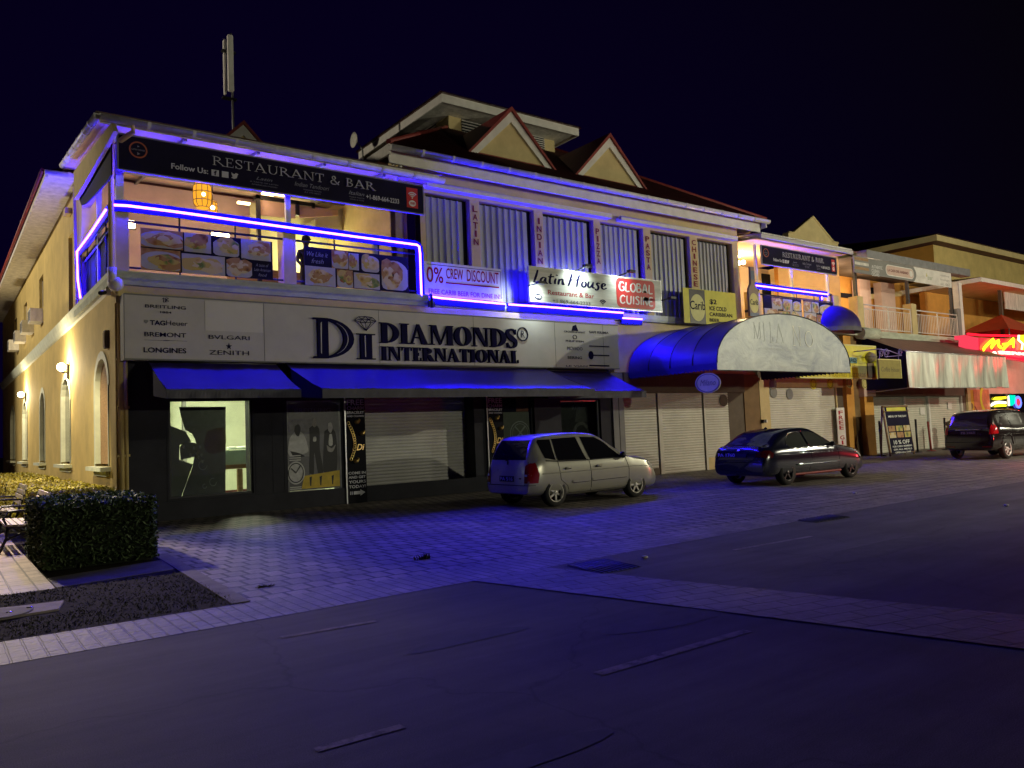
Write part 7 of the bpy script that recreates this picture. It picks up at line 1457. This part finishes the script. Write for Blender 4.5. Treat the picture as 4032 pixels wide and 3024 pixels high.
# ---- silver hatchback
def spec_silver(t, decal, line, hit):
    GL = M['glass_dark']; D_ = M['dark_metal']
    for ax in ('R', 'Lf'):
        decal('rear_quarter_window', [(.42, 1.02), (.70, .965), (.70, 1.40), (.38, 1.405), (.33, 1.36)], ax, GL)
        decal('rear_door_window', [(.76, .955), (1.55, .94), (1.42, 1.425), (.74, 1.41)], ax, GL); decal('front_door_window', [(1.66, .935), (2.62, .945), (2.52, 1.03), (2.22, 1.28), (1.98, 1.405), (1.55, 1.425)], ax, GL)
        decal('pillar_trim', [(1.555, .94), (1.60, .94), (1.505, 1.425), (1.43, 1.425)], ax, M['paint_silver'], .009)
        line('window_trim', [(.42, .965), (.76, .94), (1.6, .925), (2.68, .935)], ax, D_, .012)
        for P in ([(.755, 1.43), (.745, .93), (.80, .55), (.98, .42), (1.05, .26)], [(1.63, .92), (1.66, .60), (1.66, .27)], [(2.72, .93), (2.80, .70), (2.80, .27)], [(1.05, .26), (2.80, .26)]): line('door_seam', P, ax, D_, .006, .001)
        decal('side_moulding', [(1.12, .47), (1.62, .475), (1.62, .53), (1.12, .525)], ax, M['paint_silver'], .018); decal('side_moulding', [(1.69, .478), (2.72, .49), (2.72, .545), (1.69, .535)], ax, M['paint_silver'], .018)
        line('side_moulding', [(1.12, .465), (1.62, .470)], ax, D_, .007, .012); line('side_moulding', [(1.69, .472), (2.72, .484)], ax, D_, .007, .012)
        for x in (.92, 1.80):
            line('door_handle', [(x, .785), (x+.15, .79)], ax, M['paint_silver'], .02, .02); line('door_handle', [(x-.01, .765), (x+.16, .77)], ax, D_, .014, .004)
        decal('tail_light', [(.015, .52), (.20, .52), (.23, .70), (.17, .94), (.04, .90)], ax, M['tail_red'], .012)
        decal('headlight', [(3.50, .66), (3.76, .60), (3.77, .70), (3.62, .785), (3.40, .80)], ax, M['lamp_glass'], .010)
        line('crease', [(.3, .70), (1.6, .705), (2.9, .72), (3.4, .70)], ax, M['paint_silver'], .010, .002)
        s = -1 if ax == 'R' else 1
        mb = MB(); mb.ball((2.60, s*.86, .98), .10, .7, 1.0, .75, 10); mb.box(2.55, 2.65, min(s*.76, s*.82), max(s*.76, s*.82), .93, .97); mb.done('door_mirror', D_, t)
        mb = MB(); mb.box(.76, .79, min(s*.58, s*.82), max(s*.58, s*.82), .14, .34); mb.done('mud_flap', M['dark_metal'], t)
    decal('rear_window', [(-.60, 1.0), (.60, 1.0), (.57, 1.12), (.50, 1.40), (-.50, 1.40), (-.57, 1.12)], 'B', GL, .008)
    decal('windscreen', [(-.62, 1.0), (.62, 1.0), (.50, 1.42), (-.50, 1.42)], 'F', GL, .008)
    for s in (1, -1): decal('tail_light', [(s*.60, .52), (s*.77, .52), (s*.77, .92), (s*.70, .93), (s*.62, .88)], 'B', M['tail_red'], .014); decal('reverse_light', [(s*.62, .66), (s*.76, .66), (s*.76, .70), (s*.62, .70)], 'B', M['lamp_glass'], .017)
    decal('number_plate', [(-.26, .545), (.26, .545), (.26, .665), (-.26, .665)], 'B', M['plate'], .012)
    h_ = hit('B', 0, .6); text('PA 516', (-.22, .22, .565, .645), 0, M['silver_letter'], t, xf=lambda u, v: (h_.x-.022, -u, v), bold=.01)
    line('hatch_seam', [(-.66, .95), (-.62, .55), (-.60, .47), (.60, .47), (.62, .55), (.66, .95)], 'B', D_, .007, .001); line('bumper_seam', [(-.78, .475), (.78, .475)], 'B', D_, .008, .001)
    line('wiper', [(.05, .98), (.0, 1.02), (-.02, .90)], 'B', D_, .014, .02); decal('badge', [(.36, .77), (.30, .79), (.34, .80)], 'B', M['chrome'], .01); decal('badge', [(-.42, .60), (-.50, .60), (-.50, .63), (-.42, .63)], 'B', D_, .008)
    line('roof_rail', [(.55, 1.45), (1.9, 1.46)], 'R', M['paint_silver'], .014, .004)
car.spokes = 6; car.rim = mat('alloy', (.66, .65, .60), .4, .15, na=0)
t = car('silver_car', 'silver hatchback with number plate PA 516 parked on the pavers', 'car', (9.82, 13.62, 0), math.radians(.6), 3.80, 1.67,
    [(0, .60), (.015, .74), (.04, .97), (.12, 1.16), (.26, 1.39), (.42, 1.475), (.9, 1.52), (1.5, 1.53), (1.95, 1.49), (2.25, 1.36), (2.62, 1.10), (2.85, .965), (3.15, .93), (3.45, .87), (3.66, .79), (3.75, .71), (3.79, .63), (3.80, .55)],
    [(0, .30), (.08, .27), (.5, .25), (1, .21), (2.7, .21), (3.3, .21), (3.72, .21), (3.8, .25)], [(0, .54), (.05, .80), (.3, .98), (.9, .95), (2.6, .945), (3.0, .88), (3.5, .78), (3.8, .52)], (.66, 3.03), .295, M['paint_silver'], spec_silver)
# ---- navy hatchback coupe
def spec_navy(t, decal, line, hit):
    GL = mat('tinted_glass', (.05, .055, .052), .06, na=0, spec=.9); D_ = M['black']
    for ax in ('R', 'Lf'):
        decal('rear_side_window', [(.98, .93), (1.72, .92), (1.62, 1.26), (1.35, 1.285), (1.12, 1.25), (.92, 1.10), (.90, 1.0)], ax, GL); decal('front_door_window', [(1.80, .92), (2.78, .93), (2.62, 1.05), (2.30, 1.22), (2.0, 1.285), (1.70, 1.29)], ax, GL)
        line('window_trim', [(.92, .90), (1.75, .895), (2.85, .905)], ax, M['chrome'], .008, .004); line('window_trim', [(.90, .97), (.93, 1.12), (1.12, 1.265), (1.38, 1.30), (1.7, 1.30)], ax, M['chrome'], .006, .004)
        line('pillar_trim', [(1.77, .92), (1.66, 1.29)], ax, M['paint_navy'], .02, .008)
        for P in ([(1.78, .90), (1.80, .62), (1.70, .30)], [(2.90, .90), (2.98, .65), (2.98, .30)]): line('door_seam', P, ax, D_, .006, .001)
        line('crease', [(.25, .76), (1.6, .755), (3.2, .74), (3.9, .68)], ax, M['paint_navy'], .012, .002); line('side_moulding', [(1.15, .48), (2.95, .48)], ax, M['paint_navy'], .02, .008)
        line('door_handle', [(1.90, .79), (2.08, .795)], ax, M['paint_navy'], .02, .02); decal('tail_light', [(.03, .70), (.24, .70), (.30, .80), (.20, .88), (.06, .88)], ax, M['tail_dark'], .012); decal('headlight', [(3.92, .56), (4.20, .54), (4.18, .64), (3.95, .70), (3.78, .70)], ax, M['lamp_glass'], .010); decal('indicator', [(4.17, .55), (4.235, .54), (4.22, .63), (4.16, .64)], ax, M['tail_red'], .014)
        s = -1 if ax == 'R' else 1; mb = MB(); mb.ball((2.66, s*.90, .95), .09, .8, 1.1, .7, 10); mb.box(2.62, 2.72, min(s*.78, s*.86), max(s*.78, s*.86), .90, .93); mb.done('door_mirror', M['paint_navy'], t)
        line('sill_skirt', [(1.1, .24), (3.1, .24)], ax, M['red_edge'], .035, .004)  # red reflection along the sill, laid on as colour
    decal('rear_window', [(-.60, .96), (.60, .96), (.48, 1.30), (-.48, 1.30)], 'B', GL, .008); decal('windscreen', [(-.64, .93), (.64, .93), (.52, 1.31), (-.52, 1.31)], 'F', GL, .008)
    for s in (1, -1): decal('tail_light', [(s*.52, .72), (s*.80, .72), (s*.80, .86), (s*.56, .87)], 'B', M['tail_dark'], .012)
    decal('number_plate', [(-.26, .72), (.26, .72), (.26, .82), (-.26, .82)], 'B', M['plate'], .012); h_ = hit('B', .0, .77); text('PA 1760', (.08, .62, .73, .82), 0, M['white_letter'], t, xf=lambda u, v: (h_.x-.024, u, v) if False else (h_.x-.03, .70-u, v), bold=.02)
    line('boot_seam', [(-.70, .90), (-.66, .64), (.66, .64), (.70, .90)], 'B', D_, .007, .001); line('bumper_seam', [(-.8, .60), (.8, .60)], 'B', D_, .01, .001); line('spoiler', [(-.62, .955), (0, .965), (.62, .955)], 'B', M['paint_navy'], .03, -.005)
    mb = MB(); mb.lathe([(.05, 0), (.035, .04), (.005, .06)], (1.15, 0, 1.385), 10); mb.done('aerial', M['black'], t); decal('badge', [(-.03, .87), (.03, .87), (.03, .92), (-.03, .92)], 'B', M['chrome'], .01)
car.spokes = 5; car.rim = mat('dark_alloy', (.07, .07, .075), .3, .3, na=0)
car('navy_car', 'dark navy two door hatchback parked in front of the white shutters', 'car', (16.28, 12.66, 0), math.radians(-1.6), 4.26, 1.75,
    [(0, .66), (.02, .84), (.06, .95), (.30, .985), (.42, 1.045), (.64, 1.18), (.92, 1.31), (1.3, 1.39), (1.75, 1.41), (2.1, 1.37), (2.45, 1.22), (2.78, 1.02), (2.95, .945), (3.3, .90), (3.8, .80), (4.1, .70), (4.21, .61), (4.25, .53), (4.26, .46)],
    [(0, .30), (.1, .25), (.6, .22), (1.2, .20), (3.1, .20), (3.7, .19), (4.18, .19), (4.26, .24)], [(0, .60), (.1, .84), (.5, .90), (1.5, .895), (2.8, .90), (3.3, .83), (3.9, .70), (4.26, .42)], (.82, 3.545), .315, M['paint_navy'], spec_navy)
# ---- dark sport utility
def spec_suv(t, decal, line, hit):
    GL = mat('privacy_glass', (.03, .028, .028), .07, na=0, spec=.9); D_ = M['black']
    for ax in ('R', 'Lf'):
        decal('rear_quarter_window', [(.55, 1.12), (1.18, 1.06), (1.20, 1.46), (.85, 1.44), (.62, 1.30)], ax, GL); decal('rear_door_window', [(1.26, 1.05), (2.12, 1.03), (2.05, 1.50), (1.28, 1.47)], ax, GL); decal('front_door_window', [(2.2, 1.03), (3.2, 1.02), (2.85, 1.32), (2.55, 1.47), (2.14, 1.50)], ax, GL)
        line('window_trim', [(.55, 1.13), (.62, 1.32), (.85, 1.465), (1.25, 1.49)], ax, M['chrome'], .012, .004); line('window_trim', [(.55, 1.09), (1.2, 1.03), (3.3, 1.0)], ax, M['chrome'], .010, .004)
        decal('tail_light', [(.05, .86), (.22, .88), (.24, 1.12), (.14, 1.22), (.07, 1.1)], ax, M['tail_red'], .012); line('crease', [(.3, .84), (3.6, .82)], ax, M['paint_black'], .014, .002)
        for P in ([(1.22, 1.5), (1.22, 1.0), (1.30, .5)], [(2.16, 1.0), (2.2, .3)]): line('door_seam', P, ax, D_, .007, .001)
        for x in (1.42, 2.34): line('door_handle', [(x, .92), (x+.18, .925)], ax, M['chrome'], .02, .02)
        line('arch_trim', [(.38, .50), (.46, .72), (.62, .82), (.86, .84), (1.06, .76), (1.18, .50)], ax, M['dark_metal'], .022, .004)
        s = -1 if ax == 'R' else 1; mb = MB(); mb.ball((3.2, s*.98, 1.08), .11, .8, 1.1, .9, 10); mb.box(3.15, 3.25, min(s*.82, s*.92), max(s*.82, s*.92), 1.0, 1.04); mb.done('door_mirror', M['paint_black'], t)
    decal('rear_window', [(-.62, 1.12), (.62, 1.12), (.52, 1.55), (-.52, 1.55)], 'B', GL, .008); decal('windscreen', [(-.66, 1.06), (.66, 1.06), (.55, 1.52), (-.55, 1.52)], 'F', GL, .008)
    for s in (1, -1): decal('tail_light', [(s*.68, .86), (s*.80, .86), (s*.82, 1.12), (s*.74, 1.24), (s*.70, 1.1)], 'B', M['tail_red'], .012); decal('reflector', [(s*.45, .42), (s*.74, .42), (s*.74, .46), (s*.45, .46)], 'B', M['tail_dark'], .012)
    line('chrome_bar', [(-.42, 1.02), (.42, 1.02)], 'B', M['chrome'], .022, .01); decal('number_plate', [(-.26, .86), (.26, .86), (.26, .97), (-.26, .97)], 'B', M['plate'], .012); h_ = hit('B', 0, .91); text('PB 2463', (-.22, .22, .88, .95), 0, M['dim_letter'], t, xf=lambda u, v: (h_.x-.02, -u, v)); line('bumper_seam', [(-.8, .60), (.8, .60)], 'B', D_, .01, .001)
    for s in (1, -1): line('roof_rail', [(.7, 1.60), (2.6, 1.62)], 'R' if s < 0 else 'Lf', M['dark_metal'], .02, .0)
    mb = MB(); mb.tube([(.75, .0, 1.66), (.62, 0, 1.82)], .008, 5); mb.done('aerial', M['black'], t)
car.spokes = 7; car.rim = mat('silver_alloy', (.6, .6, .6), .35, .2, na=0)
car('black_car', 'black sport utility car seen from behind at the right edge', 'car', (28.5, 12.55, 0), math.radians(-2.5), 4.5, 1.82,
    [(0, .66), (.02, .90), (.06, 1.06), (.16, 1.28), (.34, 1.54), (.55, 1.64), (1.2, 1.69), (2.0, 1.68), (2.5, 1.62), (2.9, 1.42), (3.35, 1.10), (3.6, 1.02), (4.1, .94), (4.35, .84), (4.46, .72), (4.5, .6)],
    [(0, .36), (.1, .31), (.6, .30), (1.2, .26), (3.2, .26), (4.0, .26), (4.42, .27), (4.5, .33)], [(0, .6), (.08, 1.0), (.5, 1.08), (1.5, 1.03), (3.3, 1.0), (3.8, .93), (4.2, .8), (4.5, .46)], (.80, 3.42), .345, M['paint_black'], spec_suv)
# unseen block added behind the viewpoint to shade the near road
t = thing('kiosk', 'low flat roofed kiosk across the road behind the viewpoint', 'kiosk', (9.5, -6.5, 0)); box('wall', M['cream_wall'], t, 4.6, 15, -9, -6.6, .01, 2.45)
mb = MB(); mb.prism([(4.0, -9.4), (15.5, -9.4), (15.6, -6.2), (12.6, -5.5), (10.4, -5.05), (7.6, -4.6), (4.4, -4.1)], 'z', 2.46, 2.58); mb.done('roof', M['roof_red'], t)
